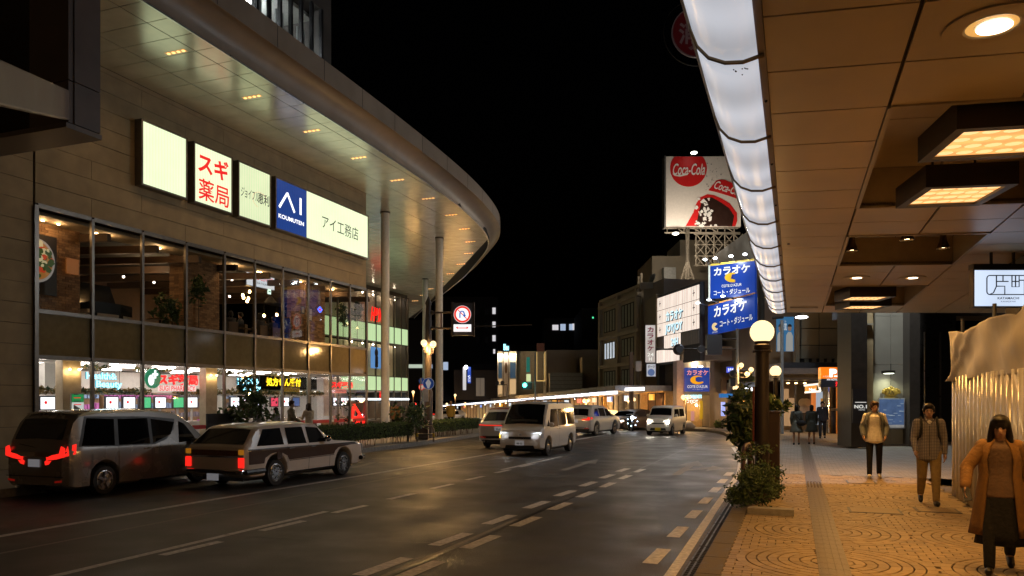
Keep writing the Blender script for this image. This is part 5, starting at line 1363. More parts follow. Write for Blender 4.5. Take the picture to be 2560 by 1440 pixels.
# dark notice box standing behind the post
c = G(1925,1250,KERB); nbx = thing('kiosk_board', (c.x+.02,c.y+1.6,KERB), 'tall dark brown utility cabinet behind the near street lamp', 'cabinet')
x_, y_ = PT(1917,1100,15.0).x, 15.2
brown = mat('cabinet_brown', (.05,.028,.02), rough=.5, var=.1); xr_ = PT(1951,1100,15.0).x
MB().box(x_,xr_,y_-.25,y_+.25,KERB,PT(1930,1030,15).z).build('cabinet_body', brown, nbx, bevel=.01); MB().box(x_-.02,xr_+.02,y_-.27,y_+.27,PT(1930,1030,15).z,PT(1930,1030,15).z+.03).build('cabinet_lid', brown, nbx); MB().box(x_+.03,xr_-.03,y_-.262,y_-.25,KERB+.2,1.6).build('cabinet_door', mat('cabinet_door',(.04,.022,.016),rough=.45), nbx)
def shrub(name, pts, n, size, spread, label, stems=(), mats=None):
    c = pts[0]; t = thing(name, (c[0],c[1],KERB), label, 'plant')
    o = leaf_cloud('foliage', pts, n, size, mats or green, t, spread); o['kind'] = 'stuff'
    for a, b_ in stems: MB().tube([a, (Vector(a)+Vector(b_))/2+Vector((R.gauss(0,.04),R.gauss(0,.04),0)), b_], [.022,.016,.01], 6).build('stem', beam_m, t)
    return t
tp_ = 13.2
bp = [tuple(PT(1895+R.gauss(0,28), 1195+R.gauss(0,30), tp_+R.uniform(-.6,.5))) for _ in range(60)]+[tuple(PT(1850+R.gauss(0,16), 1240+R.gauss(0,10), tp_-.3)) for _ in range(20)]
shrub('low_shrub', bp, 3600, .035, (.06,.06,.05), 'low dense shrub at the foot of the near street lamp', [(tuple(PT(1905,1250,tp_)), tuple(PT(1890+20*i,1190,tp_))) for i in range(3)])
up_ = [tuple(PT(1862+R.gauss(0,17), 1040+R.gauss(0,30), 16.5+R.uniform(-.5,.5))) for _ in range(40)]+[tuple(PT(1868+R.gauss(0,8), 1105+R.gauss(0,18), 16.5)) for _ in range(14)]
shrub('tall_shrub', up_, 1500, .085, (.07,.07,.07), 'tall leafy shrub left of the near street lamp', [(tuple(PT(1885,1200,16.5)), tuple(PT(1868,1100,16.5))),(tuple(PT(1868,1100,16.5)),tuple(PT(1860,1030,16.5)))])
sp_ = [tuple(PT(1935+R.gauss(0,16), 1018+R.gauss(0,8), 17.5)) for _ in range(20)]
shrub('back_shrub', sp_, 500, .08, (.05,.05,.05), 'sparse leafy shrub rising behind the brown cabinet', [(tuple(PT(1935,1100,17.5)), tuple(PT(1935,1020,17.5)))])
# planter kerb
b = tag(MB().box(-.7,.0,12.75,13.0,KERB-.05,KERB+.1).build('planter_edge', conc), 'concrete edging stone of the planting bed under the near lamp', 'kerb')
# bent guard rail
g0 = G(1868,1222,KERB); t = thing('guard_rail', tuple(g0), 'maroon tubular hoop guard rail beside the shrub at the kerb', 'railing')
z1 = PT(1870,1118,13.9).z; pA = PT(1858,1170,13.9); pB = PT(1874,1170,15.4)
MB().tube([(pA.x,pA.y,KERB),(pA.x,pA.y,z1-.12),(pA.x+(pB.x-pA.x)*.15,pA.y+(pB.y-pA.y)*.15,z1-.02),((pA.x+pB.x)/2,(pA.y+pB.y)/2,z1),(pA.x+(pB.x-pA.x)*.85,pA.y+(pB.y-pA.y)*.85,z1-.02),(pB.x,pB.y,z1-.12),(pB.x,pB.y,KERB)], .045, 10).build('hoop', mat('rail_maroon',(.09,.04,.035),rough=.45), t, smooth=60)
# ================================================================ across the junction: helper boxes set square to the sight line at a given distance
def VB(u0, u1, vt, vb, t, d=.5, b=None):
    a = PT(u0, vb, t); c = PT(u1, vt, t); w = (Vector((c.x,c.y,0))-Vector((a.x,a.y,0))).length
    ctr = Vector(((a.x+c.x)/2,(a.y+c.y)/2,(a.z+c.z)/2)) + fwd_*d/2
    return (b or MB()).obox(ctr, rv, fwd_, UPZ, w/2, d/2, (c.z-a.z)/2)
def vtext(name, body, u0, u1, vt, vb, t, m, parent, bold=.02, off=.03, shear=0.):
    a = PT((u0+u1)/2, (vt+vb)/2, t) - fwd_*off; s = t/FOC
    return text(name, body, a, rv, UPZ, (vb-vt)*s, m, parent, bold=bold, wfit=(u1-u0)*s, shear=shear)
def at_t(u, v, t): return PT(u, v, t)
def vthing(name, u, v, t, label, cat, group=None):
    p = PT(u, v, t); return thing(name, (p.x,p.y,zg(p.x,p.y)), label, cat, group)
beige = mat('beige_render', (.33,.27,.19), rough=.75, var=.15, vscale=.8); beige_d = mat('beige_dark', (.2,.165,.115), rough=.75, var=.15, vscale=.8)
rust = mat('rust_wall', (.16,.085,.045), rough=.8, var=.25); night = mat('night_wall', (.045,.042,.045), rough=.8, var=.2); curt = mat('curtain', (.3,.32,.27), rough=.8, var=.15)
def LBx(k0, k1, z0, z1, o0, o1, b=None):       # box along the bent street front; o = metres towards the road
    a = L2p((k0+k1)/2, (o0+o1)/2); return (b or MB()).obox((a.x,a.y,(z0+z1)/2), (D2.x,D2.y,0), (N2.x,N2.y,0), UPZ, abs(k1-k0)/2, abs(o1-o0)/2, (z1-z0)/2)
def kz(u, v, off=0.):
    A = L2p(0, off); p = PL(u, v, (A.x,A.y), (D2.x,D2.y)); return (Vector((p.x,p.y))-A).dot(D2), p.z
# ---- beige office block
t = thing('office_block', (L2p(10).x,L2p(10).y,0), 'old beige four-storey office block with ledges and curtained windows', 'building')
ka, _z = kz(1594, 700); kb, ztop = kz(1497, 757)
LBx(ka, kb, -1, ztop, -8, -.3).build('wall', beige, t); LBx(ka-.2, kb+.2, ztop, ztop+.25, -8.2, -.1).build('parapet', beige, t)
for v_ in (815, 888, 965): k_, z_ = kz(1545, v_-52 if v_ == 0 else v_); 
zr = [kz(1545, v_)[1] for v_ in (762, 822, 845, 893, 921, 972)]
for i in (0, 2, 4):
    z1, z0 = zr[i], zr[i+1]
    LBx(ka-.1, kb+.1, z1+.15, z1+.45, -.3, .05).build('ledge', beige, t)
    for ua, ub in ((1503,1537),(1546,1584)):
        w0, w1 = kz(ub, 800)[0], kz(ua, 800)[0]
        f = LBx(w0, w1, z0, z1-.1, -.32, -.28).build('window', dark_in, t); n = 5
        for q in range(n):
            p0 = w0+(w1-w0)*q/n; lit = (i == 2 and ua < 1540) or (i == 4 and ua < 1540 and q in (1,2,3))
            LBx(p0+.12, p0+(w1-w0)/n*.72, z0+.08 if not lit else z0+.05, z1-.2, -.28, -.26).build('curtain', glow('lit_curtain',(.8,.9,1),.55,False) if (lit and i == 2) else curt, f)
for u in (1497,1541,1588): k_ = kz(u, 800)[0]; LBx(k_-.25, k_+.25, 0, ztop, -.3, .0).build('pilaster', beige, t)
for i, (ch) in enumerate('○○工務'): pass
LBx(kz(1560,832)[0]-1.4, kz(1560,832)[0]+1.4, kz(1560,834)[1]-.12, kz(1560,834)[1]+.12, -.299, -.27).build('raised_letters', dark_in, t)
for u, v0, v1 in ((1588,683,735),(1582,690,735)): k_ = kz(u, v0)[0]; a = L2p(k_, -.5); MB().cyl((a.x,a.y,ztop),(a.x,a.y,kz(u,v0)[1]),.14,.12,8).build('roof_pipe', beige_d, t)
a = L2p(kz(1601,695)[0], -1); MB().lathe([(0,.1),(.3,.05),(.45,0)], (a.x,a.y,kz(1601,695)[1]), 14, ax=(-.6,-.6,.3)).build('dish', steel, t)
# ---- taller brown building behind with a pitched side wall
t = thing('brown_building', (L2p(0,-4).x,L2p(0,-4).y,0), 'brown walled building with stained upper wall beside the big karaoke sign', 'building')
kc, _ = kz(1640, 700); 
LBx(kc-.6, ka-.3, -1, kz(1620,790)[1], -10, -.6).build('wall', rust, t); LBx(kc-.6, ka-.3, kz(1620,790)[1], kz(1600,715)[1], -10, -.4).build('upper_wall', mat('stained_wall',(.21,.175,.15),rough=.8,var=.25,vscale=.5), t)
VB(1600,1680,706,722,60,.3).build('roof_rail', beige_d, t)
for k_ in range(14): VB(1606+5.5*k_,1607+5.5*k_,709,724,59.8,.06).build('baluster', beige_d, t)
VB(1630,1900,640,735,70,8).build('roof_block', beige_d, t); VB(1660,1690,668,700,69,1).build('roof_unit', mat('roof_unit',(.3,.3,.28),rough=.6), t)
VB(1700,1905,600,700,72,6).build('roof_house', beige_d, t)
# ---- karaoke corner building
t = vthing('karaoke_building', 1770, 1066, 54, 'beige corner building with arched entrance under the karaoke signs', 'building')
VB(1703,1850,866,901,52.5,4).build('entrance_beam', beige, t); VB(1692,1709,901,1070,52.6,1.2).build('left_pillar', mat('pink_stone',(.42,.3,.25),rough=.6), t)
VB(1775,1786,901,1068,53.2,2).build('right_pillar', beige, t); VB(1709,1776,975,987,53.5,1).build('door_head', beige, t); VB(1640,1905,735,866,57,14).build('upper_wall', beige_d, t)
VB(1709,1776,985,1066,58,.3).build('lobby_wall', mat('lobby',(.25,.2,.12),rough=.7), t); VB(1709,1776,901,975,54.2,.4).build('sign_wall', beige, t); VB(1709,1776,982,985,54.6,3.4).build('lobby_ceiling', dark_in, t)
VB(1786,1850,900,1066,55.5,3).build('side_wall', beige, t); VB(1648,1692,905,985,58,1).build('dark_shopfront', night, t); VB(1662,1682,905,975,57.8,.1).build('tall_pane', mat('pane_dim',(.12,.11,.1),rough=.1), t)
for u in (1738,1774,1813): p = PT(u, 900-(u-1738)*.12, 54); MB().ball(p-Vector((0,0,.0)), .12, 10, (1,1,.4)).build('soffit_lamp', glow('cool_downlight',(.9,.95,1),14.), t); lamp(p-Vector((0,0,.25)), 26, (1,.85,.65), t, r=.12)
for u in (1741,1760): p = PT(u, 1013, 56); o = MB().ball(p,.09,8).build('lobby_lamp', glow('lobby_lamp',(1,.8,.5),25.), t); lamp(p-Vector((0,0,.15)), 14, (1,.7,.35), o)
VB(1750,1757,1002,1048,55.2,.15).build('yellow_banner', glow('banner_yellow',(.8,.45,.02),.5,False), t)
for i, u in enumerate((1709,1719,1728)): VB(u,u+8,1028,1052,54.8,.1).build('menu_board', glow(('menu_pink','menu_orange','menu_pink2')[i],((.7,.5,.38),(.8,.4,.1),(.75,.35,.3))[i],.55,False), t)
b = []
for k_ in range(12):
    a0 = PI*k_/12; 
VB(1805,1835,945,985,55,.3).build('arch_panel', mat('arch_tan',(.38,.24,.12),rough=.7), t); VB(1818,1824,950,978,54.8,.2).build('arch_window', glass_car, t)
VB(1836,1905,870,960,55.4,.5).build('shutter_wall', mat('pale_green_wall',(.36,.4,.3),rough=.7), t)
for k_ in range(9): VB(1855,1895,884+8*k_,889+8*k_,55.2,.15).build('shutter_slat', mat('shutter_green',(.2,.3,.23),rough=.5), t)
# ---- signs of the corner
def board(name, u0, u1, vt, vb, tt, label, m, d=.3, fr=None):
    th = vthing(name, (u0+u1)/2, vb, tt, label, 'sign'); VB(u0,u1,vt,vb,tt,d).build('panel', m, th)
    if fr: VB(u0-1,u1+1,vt-1.2,vb+1.2,tt+.06,d).build('rim', fr, th)
    return th
blue_f = panel_glow('azure_face', (.012,.055,.36), .62, .25, .5); yellow_l = glow('yellow_shape', (.85,.5,.02), .75, False); cream_l = glow('cream_letters', (.85,.85,.78), .8, False); pink_l = glow('pink_letters', (.85,.3,.28), .8, False)
def crescent(u, v, ru, rv_, tt, parent, m=None, off=.05):
    s = tt/FOC; c = PT(u, v, tt) - fwd_*off; P = []
    n = 18
    for i in range(n+1):
        a = math.radians(45+ (330-45)*i/n*1.0); P.append((math.cos(a)*ru, math.sin(a)*rv_))
    Q = []
    for i in range(n+1):
        a = math.radians(330 - (330-45)*i/n); r_ = .62; Q.append((math.cos(a)*ru*r_+ru*.26, math.sin(a)*rv_*r_+rv_*.14))
    bm = bmesh.new(); vs = [bm.verts.new(c + rv*(x*s) + UPV*(y*s)) for x, y in P+Q[1:-1]]
    f = bm.faces.new(vs); bmesh.ops.triangulate(bm, faces=[f]); me = bpy.data.meshes.new('crescent'); bm.to_mesh(me); bm.free(); me.materials.append(m or yellow_l)
    return link('crescent', me, parent)
th = board('karaoke_sign', 1713, 1774, 919, 979, 51.8, 'square blue sign with pink characters and orange crescent over the corner entrance', blue_f, .4)
vtext('lettering', 'カラオケ', 1717,1770,925,938,51.8,pink_l,th,.03); crescent(1743,950,18,11,51.8,th,glow('orange_shape',(.9,.38,.0),.8,False)); vtext('lettering','COTE D\'AZUR',1718,1769,963,970,51.8,cream_l,th,.01); vtext('lettering','コート・ダジュール',1731,1756,972,975,51.8,cream_l,th,0)
for u in (1735,1752): p = PT(u,916,51.2); o = MB().ball(p,.1,8,(1.4,1,.7)).build('sign_spot', glow('sign_spot',(.9,.95,1),12.,False), th)
def quad_sign(name, P4, label, m, d=.25):
    """sign face on four measured corners: tl, tr, br, bl as (u,v,t)"""
    c = [PT(*p) for p in P4]; n = (c[1]-c[0]).cross(c[3]-c[0]).normalized(); n = -n if n.dot(fwd_) < 0 else n
    th = thing(name, tuple((c[2]+c[3])/2), label, 'sign'); MB().slab(c, n*d).build('panel', m, th)
    def pt(x, y, off=.03): 
        a = c[0]+(c[1]-c[0])*x; b_ = c[3]+(c[2]-c[3])*x; return a+(b_-a)*y - n*off
    def tx(body, x0, x1, y0, y1, mm, bold=.02, nm='lettering'):
        o = pt((x0+x1)/2,(y0+y1)/2); r_ = (pt(x1,(y0+y1)/2)-pt(x0,(y0+y1)/2)); u_ = (pt((x0+x1)/2,y0)-pt((x0+x1)/2,y1))
        V_, F_ = text_data(body, bold); xs_ = [p.x for p in V_]; yz = [p.y for p in V_]; cx = (min(xs_)+max(xs_))/2; cy2 = (min(yz)+max(yz))/2
        mb = MB(); mb.add([o + r_*((p.x-cx)/(max(xs_)-min(xs_))) + u_*((p.y-cy2)/(max(yz)-min(yz))) for p in V_], F_); return mb.build(nm, mm, th)
    return th, pt, tx, n
th, pt, tx, n = quad_sign('karaoke_sign', ((1774,663,47.5),(1887,649,45.5),(1887,738,45.5),(1774,747,47.5)), 'upper blue billboard with white characters, yellow crescent and yellow top edge', blue_f)
MB().slab([pt(0,-.03,.04),pt(1,-.03,.04),pt(1,.03,.04),pt(0,.03,.04)], n*.2).build('yellow_edge', mat('sign_yellow',(.6,.4,.04),rough=.5), th); MB().slab([pt(-.02,0,.04),pt(.015,0,.04),pt(.015,1,.04),pt(-.02,1,.04)], n*.2).build('pale_edge', mat('sign_pale',(.6,.6,.5),rough=.5), th)
tx('カラオケ',.1,.9,.1,.34,cream_l,.03); tx("COTE D'AZUR",.28,.72,.62,.7,cream_l,.005); tx('コート・ダジュール',.1,.9,.76,.92,cream_l,.01)
c_ = pt(.5,.47); crescent(1831,694,20,12,46.4,th)
for x in (.02,.25,.6,.9): 
    p0 = pt(x,0,0); p1 = pt(x,-.12,.7); MB().cyl(p0,p1,.03,.03,6).build('lamp_arm', steel, th); MB().ball(p1,.12,8,(1,1,.6)).build('sign_flood', glow('sign_flood',(.85,.95,1),20. if x < .1 else 6.), th)
lamp(pt(.5,-.15,1.2), 130, (.8,.9,1), th)
th, pt, tx, n = quad_sign('karaoke_sign', ((1770,764,47.5),(1887,733,44.8),(1887,814,44.8),(1770,838,47.5)), 'lower slanting blue billboard with white characters and small cream crescent', blue_f)
MB().slab([pt(0,-.02,.04),pt(1,-.02,.04),pt(1,.02,.04),pt(0,.02,.04)], n*.2).build('orange_edge', mat('sign_orange',(.5,.2,.03),rough=.5), th)
tx('カラオケ',.14,.84,.1,.46,cream_l,.03); tx('コート・ダジュール',.27,.96,.6,.82,cream_l,.01); tx("COTE D'AZUR",.1,.22,.92,.97,cream_l,0); crescent(1787,817,8,10,46.9,th,glow('cream_shape',(.85,.65,.3),.7,False))
for x in (.0,.25,.55):
    p0 = pt(x,0,0); p1 = pt(x-.02,-.06,.9); MB().cyl(p0,p1,.03,.03,6).build('lamp_arm', steel, th); MB().ball(p1,.1,8,(1.4,1,.6)).build('sign_flood', glow('sign_flood2',(.85,.95,1),8.), th)
lamp(pt(.4,-.1,1.3), 130, (.8,.9,1), th)
# ---- big panelled karaoke lightbox
t = thing('karaoke_lightbox', (L2p(0,.4).x,L2p(0,.4).y,4.8), 'big glowing lightbox of square panels with outlined blue-white lettering', 'sign')
k0, z1 = kz(1747,721,.4); k1, _ = kz(1641,749,.4); zt2 = 9.62; zb2 = 4.72
LBx(k0-.15,k1+.15,zb2-.15,zt2+.15,.05,.35).build('cabinet', night, t)
jp = panel_glow('joy_panel', (1,.84,.72), 1.0, .2, 1.6)
NC, NRr = 5, 5
star = mat('star_dark', (.05,.05,.07), rough=.5, var=0)
for i in range(NC):
    for j in range(NRr):
        a, c = k0+(k1-k0)*i/NC, k0+(k1-k0)*(i+1)/NC; z0_, z1_ = zb2+(zt2-zb2)*j/NRr, zb2+(zt2-zb2)*(j+1)/NRr
        if i < 2 and j == 0: continue
        m = jp if not ((i == 4 and j == 1) or (i in (0,1) and j == 1)) else mat('panel_off',(.2,.18,.17),rough=.4)
        LBx(a+.025,c-.025,z0_+.025,z1_-.025,.35,.4).build('light_panel', m, t)
        for q in range(1,4): LBx(a+(c-a)*q/4-.008,a+(c-a)*q/4+.008,z0_+.03,z1_-.03,.4,.41).build('panel_rib', mat('panel_rib',(.35,.28,.24),rough=.5), t)
        if i in (0,4) and j > 0 and m is jp:
            kc_, zc_ = (a+c)/2, (z0_+z1_)/2; s_ = MB(); LBx(kc_-.03,kc_+.03,zc_-.22,zc_+.22,.41,.425,s_); LBx(kc_-.16,kc_+.16,zc_-.03,zc_+.03,.41,.4255,s_); s_.build('star', star, t)
joy_l = glow('joy_letters', (.6,.9,1), 1.3, False); joy_e = mat('joy_edge', (.005,.03,.07), rough=.4, var=0)
dR = Vector((-D2.x,-D2.y,0)); 
def jt(body, u, v, w, h, bold=.02):
    k_, z_ = kz(u, v, .46); a = L2p(k_, .47); text('letter_edge', body, Vector((a.x,a.y,z_-.06))+dR*.07, dR, UPZ, h*1.03, joy_e, t, bold=bold+.02, wfit=w*1.02, depth=0); a = L2p(k_, .5); text('lettering', body, (a.x,a.y,z_), dR, UPZ, h, joy_l, t, bold=bold, wfit=w, depth=0)
jt('カラオケ', 1686, 787, 2.9, .72); jt('JOYJOY', 1685, 820, 3.0, .72); jt('24H', 1687, 854, 1.2, .55)
# vertical sign strips beside it
th = board('vertical_sign', 1614, 1638, 813, 906, 56.5, 'tall vertical sign with stacked maroon characters on pale ground', panel_glow('pale_face',(.75,.66,.6),.5,.15,.6), .35, night)
for k_, ch in enumerate('カラオケ'): vtext('lettering', ch, 1618,1634,818+15.5*k_,831+15.5*k_,56.5,mat('maroon_ink',(.28,.03,.07),rough=.5,var=0),th,.04)
vtext('lettering','24',1618,1634,882,891,56.5,cream_l,th,.02); vtext('lettering','H',1622,1630,893,902,56.5,cream_l,th,.02)
th = board('darts_sign', 1617, 1639, 910, 941, 56.5, 'small square sign with a blue disc below the vertical sign', panel_glow('pale_face2',(.75,.78,.85),.5,.15,.6), .35, night)
vtext('lettering','ダーツ',1619,1637,913,920,56.5,ink,th,.02); p = PT(1628,931,56.4); MB().lathe([(0,0),(.26,0),(.26,.03),(0,.03)], p, 20, ax=-fwd_).build('blue_disc', glow('disc_blue',(.08,.16,.4),.6,False), th)
# neon at the entrance
th = vthing('neon_sign', 1740, 1000, 53.4, 'cyan-white neon lettering over the corner entrance, partly behind globes', 'sign')
vtext('lettering','KARAOKE&DARTS',1712,1754,987,996,53.3,cyan,th,.02); vtext('lettering','JOYJOY',1712,1745,999,1010,53.3,white_l,th,.01)
# lit pale blue side signs
th = board('blue_tube_sign', 1804, 1813, 1005, 1040, 54.5, 'narrow glowing blue and white totem sign on the corner wall', glow('totem',(.35,.45,1),.9,False), .2)
th = board('blue_fascia_sign', 1802, 1832, 984, 994, 53.5, 'flat blue fascia sign over the lane entrance', glow('fascia_blue',(.02,.2,.6),.6,False), .5)
th = board('blue_fascia_sign', 1850, 1896, 983, 992, 50.5, 'dark blue shop fascia with small orange characters left of the near lamp', glow('fascia_blue2',(.02,.07,.3),.5,False), .5); vtext('lettering','いわなりや',1856,1874,984,990,50.4,glow('orange_text',(1,.5,.15),1.,False),th,.02)
th = board('small_blue_sign', 1818, 1834, 917, 932, 50, 'small bright blue sign with white characters by the traffic signal', glow('small_blue',(.02,.06,.7),.8,False), .2); vtext('lettering','カラオ',1819,1833,920,929,50,white_l,th,.03)
t = vthing('lane_shop', 1865, 1060, 52, 'warmly lit shop with white strip lamp under a grey awning', 'building')
VB(1850,1900,1000,1064,54,.3).build('back_wall', mat('shop_warm',(.5,.3,.12),rough=.7), t); VB(1848,1905,955,984,51.5,3).build('awning', mat('awning_grey',(.12,.12,.13),rough=.6), t); VB(1864,1897,970,977,51.3,.15).build('strip_lamp', glow('strip_white',(.9,.95,1),6.), t)
p = PT(1872,1010,53); lamp(p, 90, (1,.62,.25), t)
# ---- cola billboard on its lattice frame
tb_ = 64.
t = vthing('cola_billboard', 1755, 565, tb_, 'white rooftop billboard with red disc and tilted dark bottle print', 'billboard')
VB(1663,1852,391,566,tb_,1.0).build('board', mat('billboard_white',(.72,.66,.6),rough=.6,var=.05), t); VB(1661,1665,389,567,tb_-.05,1.1).build('edge_trim', steel, t)
redp = mat('print_red', (.6,.012,.012), rough=.5, var=.06); whp = mat('print_white', (.8,.78,.75), rough=.5, var=.03); brp = mat('print_brown', (.03,.012,.008), rough=.4, var=.2)
def vpoly(name, pts, m, off, tt=tb_, parent=t):
    P = [PT(u, v, tt)-fwd_*off for u, v in pts]; bm = bmesh.new(); f = bm.faces.new([bm.verts.new(p) for p in P]); bmesh.ops.triangulate(bm, faces=[f]); me = bpy.data.meshes.new(name); bm.to_mesh(me); bm.free(); me.materials.append(m); return link(name, me, parent)
vpoly('red_disc', [(1721+46*math.cos(2*PI*i/48), 421+ (46*math.sin(2*PI*i/48) if math.sin(2*PI*i/48) > -.645 else -29.5)) for i in range(48)][::-1], redp, .02)
vtext('lettering','Coca-Cola',1682,1762,409,438,tb_,whp,t,.012,.04,.35)
vpoly('swash', [(1680,434),(1690,438),(1705,437),(1716,434),(1724,432),(1716,438),(1700,442),(1686,440)], whp, .042)
vpoly('bottle_body', [(1714,565),(1722,551),(1734,530),(1740,510),(1750,494),(1768,486),(1785,488),(1805,497),(1824,508),(1842,532),(1843,552),(1838,566)][::-1], redp, .02)
vpoly('bottle_dark', [(1740,565),(1745,540),(1752,510),(1762,495),(1780,494),(1800,505),(1822,520),(1835,540),(1830,566)][::-1], brp, .03)
vpoly('bottle_label', [(1771,476),(1790,452),(1803,449),(1812,450),(1850,466),(1850,500),(1822,490),(1795,482)][::-1], redp, .032)
_a = math.radians(-17); text('lettering', 'Coca-Cola', PT(1822,472,tb_)-fwd_*.045, rv*math.cos(_a)+UPV*math.sin(_a), UPV*math.cos(_a)-rv*math.sin(_a), .72, whp, t, bold=.015, wfit=2.5, shear=.35)
fz_ = R
for k_ in range(60):
    f = R.random(); u = 1752+R.gauss(0,9)+30*f*(k_ % 2); v = 496+70*f; s_ = R.uniform(2,5.5); n_ = 7
    if u > 1822 or u < 1738: continue
    vpoly('splash', [(u+s_*R.uniform(.4,1.2)*math.cos(2*PI*i/n_), v+s_*R.uniform(.4,1.2)*math.sin(2*PI*i/n_)) for i in range(n_)][::-1], whp, .05+.0004*k_)
for k_ in range(26):
    u = 1778+R.gauss(0,12)+.3*k_; v = 470-2.6*k_+R.gauss(0,4); s_ = R.uniform(.6,1.8); vpoly('droplet', [(u+s_*math.cos(2*PI*i/6), v+s_*math.sin(2*PI*i/6)) for i in range(6)][::-1], mat('print_grey',(.25,.23,.22),rough=.5), .04+.0003*k_)
lat = mat('lattice_steel', (.2,.17,.13), rough=.55, metal=.3)
def strut(a, b_, r=.07, nm='strut'): MB().cyl(a, b_, r, r, 6).build(nm, lat, t)
for zz_ in (568, 582): strut(PT(1661,zz_,tb_+.3), PT(1850,zz_,tb_+.3))
for k_ in range(9):
    u = 1668+21*k_; strut(PT(u,568,tb_+.3), PT(u+21 if k_ % 2 else u,582,tb_+.3), .05)
for (ua, ub) in ((1716,1692),(1722,1745),(1716,1712),(1722,1722)): strut(PT(ua,568,tb_+.2), PT((ua+1718)/2,655,tb_+.2), .08); strut(PT((ua+1718)/2,655,tb_+.2), PT(ub,730,tb_+.2), .08)
for k_ in range(9):
    v0, v1 = 572+17*k_, 589+17*k_; w0 = 3+max(0,(v0-650)*.27); w1 = 3+max(0,(v1-650)*.27); strut(PT(1719-w0,v0,tb_+.2), PT(1719+w1,v1,tb_+.2), .04); strut(PT(1719+w0,v0,tb_+.2), PT(1719-w1,v1,tb_+.2), .04)
for dt in (.6, 4.):
    for u in (1740,1765,1785,1812,1835):
        strut(PT(u,568,tb_+dt), PT(u,665,tb_+dt), .06)
        for v in (585,612,640): strut(PT(u,v,tb_+dt), PT(u+22,v+26,tb_+dt), .045); strut(PT(u+22,v,tb_+dt), PT(u,v+26,tb_+dt), .045)
    for v in (585,612,640,664): strut(PT(1735,v,tb_+dt), PT(1850,v,tb_+dt), .05)
for u, v in ((1689,584),(1735,382)):
    p = PT(u,v,tb_-1.2); strut(PT(u+8 if v > 500 else u-8, v-4 if v > 500 else v+8, tb_), p, .05, 'lamp_arm'); o = MB().ball(p,.2,10,(1.4,1,.6)).build('flood_lamp', glow('flood_face',(1,.95,.85),6.), t)
    d_ = (PT(1745,480,tb_)-p)
lamp(PT(1689,600,tb_-3.0), 420, (1,.86,.68), t, r=.3); lamp(PT(1790,605,tb_-3.2), 320, (1,.86,.68), t, r=.3)
# ---- dim round red rooftop sign, half hidden by the canopy
t = vthing('round_red_sign', 1740, 140, 40, 'dim round maroon sign with pale characters half hidden by the canopy edge', 'sign')
p = PT(1741,83,40); MB().lathe([(0,0),(1.28,0),(1.28,.12),(0,.12)], p, 36, ax=-fwd_).build('disc', mat('maroon_disc',(.07,.008,.01),rough=.5,emit=(.14,.01,.012),estr=.1), t); MB().lathe([(1.27,.125),(1.33,.125),(1.33,.0),(1.27,.0)], p, 36, ax=-fwd_).build('ring', mat('disc_ring',(.12,.08,.07),rough=.5,emit=(.3,.2,.2),estr=.05), t)
vtext('lettering','消防',1696,1790,58,112,39.85,mat('disc_text',(.16,.1,.09),rough=.5,emit=(.4,.25,.25),estr=.05),t,.03,.05); vtext('lettering','金沢',1720,1765,115,128,39.85,mat('disc_text',(.4,.28,.26)),t,.02,.05)
MB().lathe([(1.72,0),(1.76,0),(1.76,.06),(1.72,.06)], p, 36, ax=-fwd_).build('outer_hoop', dark_in, t)
q = PT(1905,83,40)+fwd_*.1; MB().cyl(p+fwd_*.1,q,.1,.1,10).build('cross_arm', dark_in, t); MB().cyl(q+UPV*.5,(q.x,q.y,KERB),.14,.18,10).build('mast', dark_in, t)
# ---- arcade on the far side: awning with lit strip and shops below
t = thing('far_arcade', (L2p(20,2).x,L2p(20,2).y,zg(L2p(20,2).x,L2p(20,2).y)), 'long shop awning edged with white strip lights across the junction', 'canopy')
strip = glow('strip_lights', (.86,.9,1), 2.6)
k = 1.2; i = 0
while k < 135:
    a = L2p(k+1.1); z = zg(a.x,a.y)
    LBx(k+.06,k+2.14,z+2.62,z+2.84,3.95,4.1).build('strip_light', strip, t)
    LBx(k,k+2.2,z+2.86,z+3.25,-.2,4.15).build('awning_roof', mat('awning_pale',(.3,.29,.3),rough=.5), t); k += 2.25; i += 1
LBx(-2.4,1.1,2.62,2.84,3.3,3.45).build('strip_light', strip, t)
shopc = [(.55,.33,.13),(.6,.42,.22),(.5,.45,.4),(.6,.36,.12),(.55,.5,.45),(.5,.3,.12)]
_ORD = ['first','second','third','fourth','fifth','sixth','seventh','eighth','ninth','tenth','eleventh','twelfth','thirteenth','fourteenth','fifteenth','sixteenth','seventeenth','eighteenth','nineteenth','twentieth']+['%dst' % k for k in range(21,60)]
k = 2.0; si = 0
sgn = [(.9,.42,.03),(.75,.85,1),(.25,.4,.9),(.95,.75,.5),(.85,.15,.08),(.8,.9,.95)]
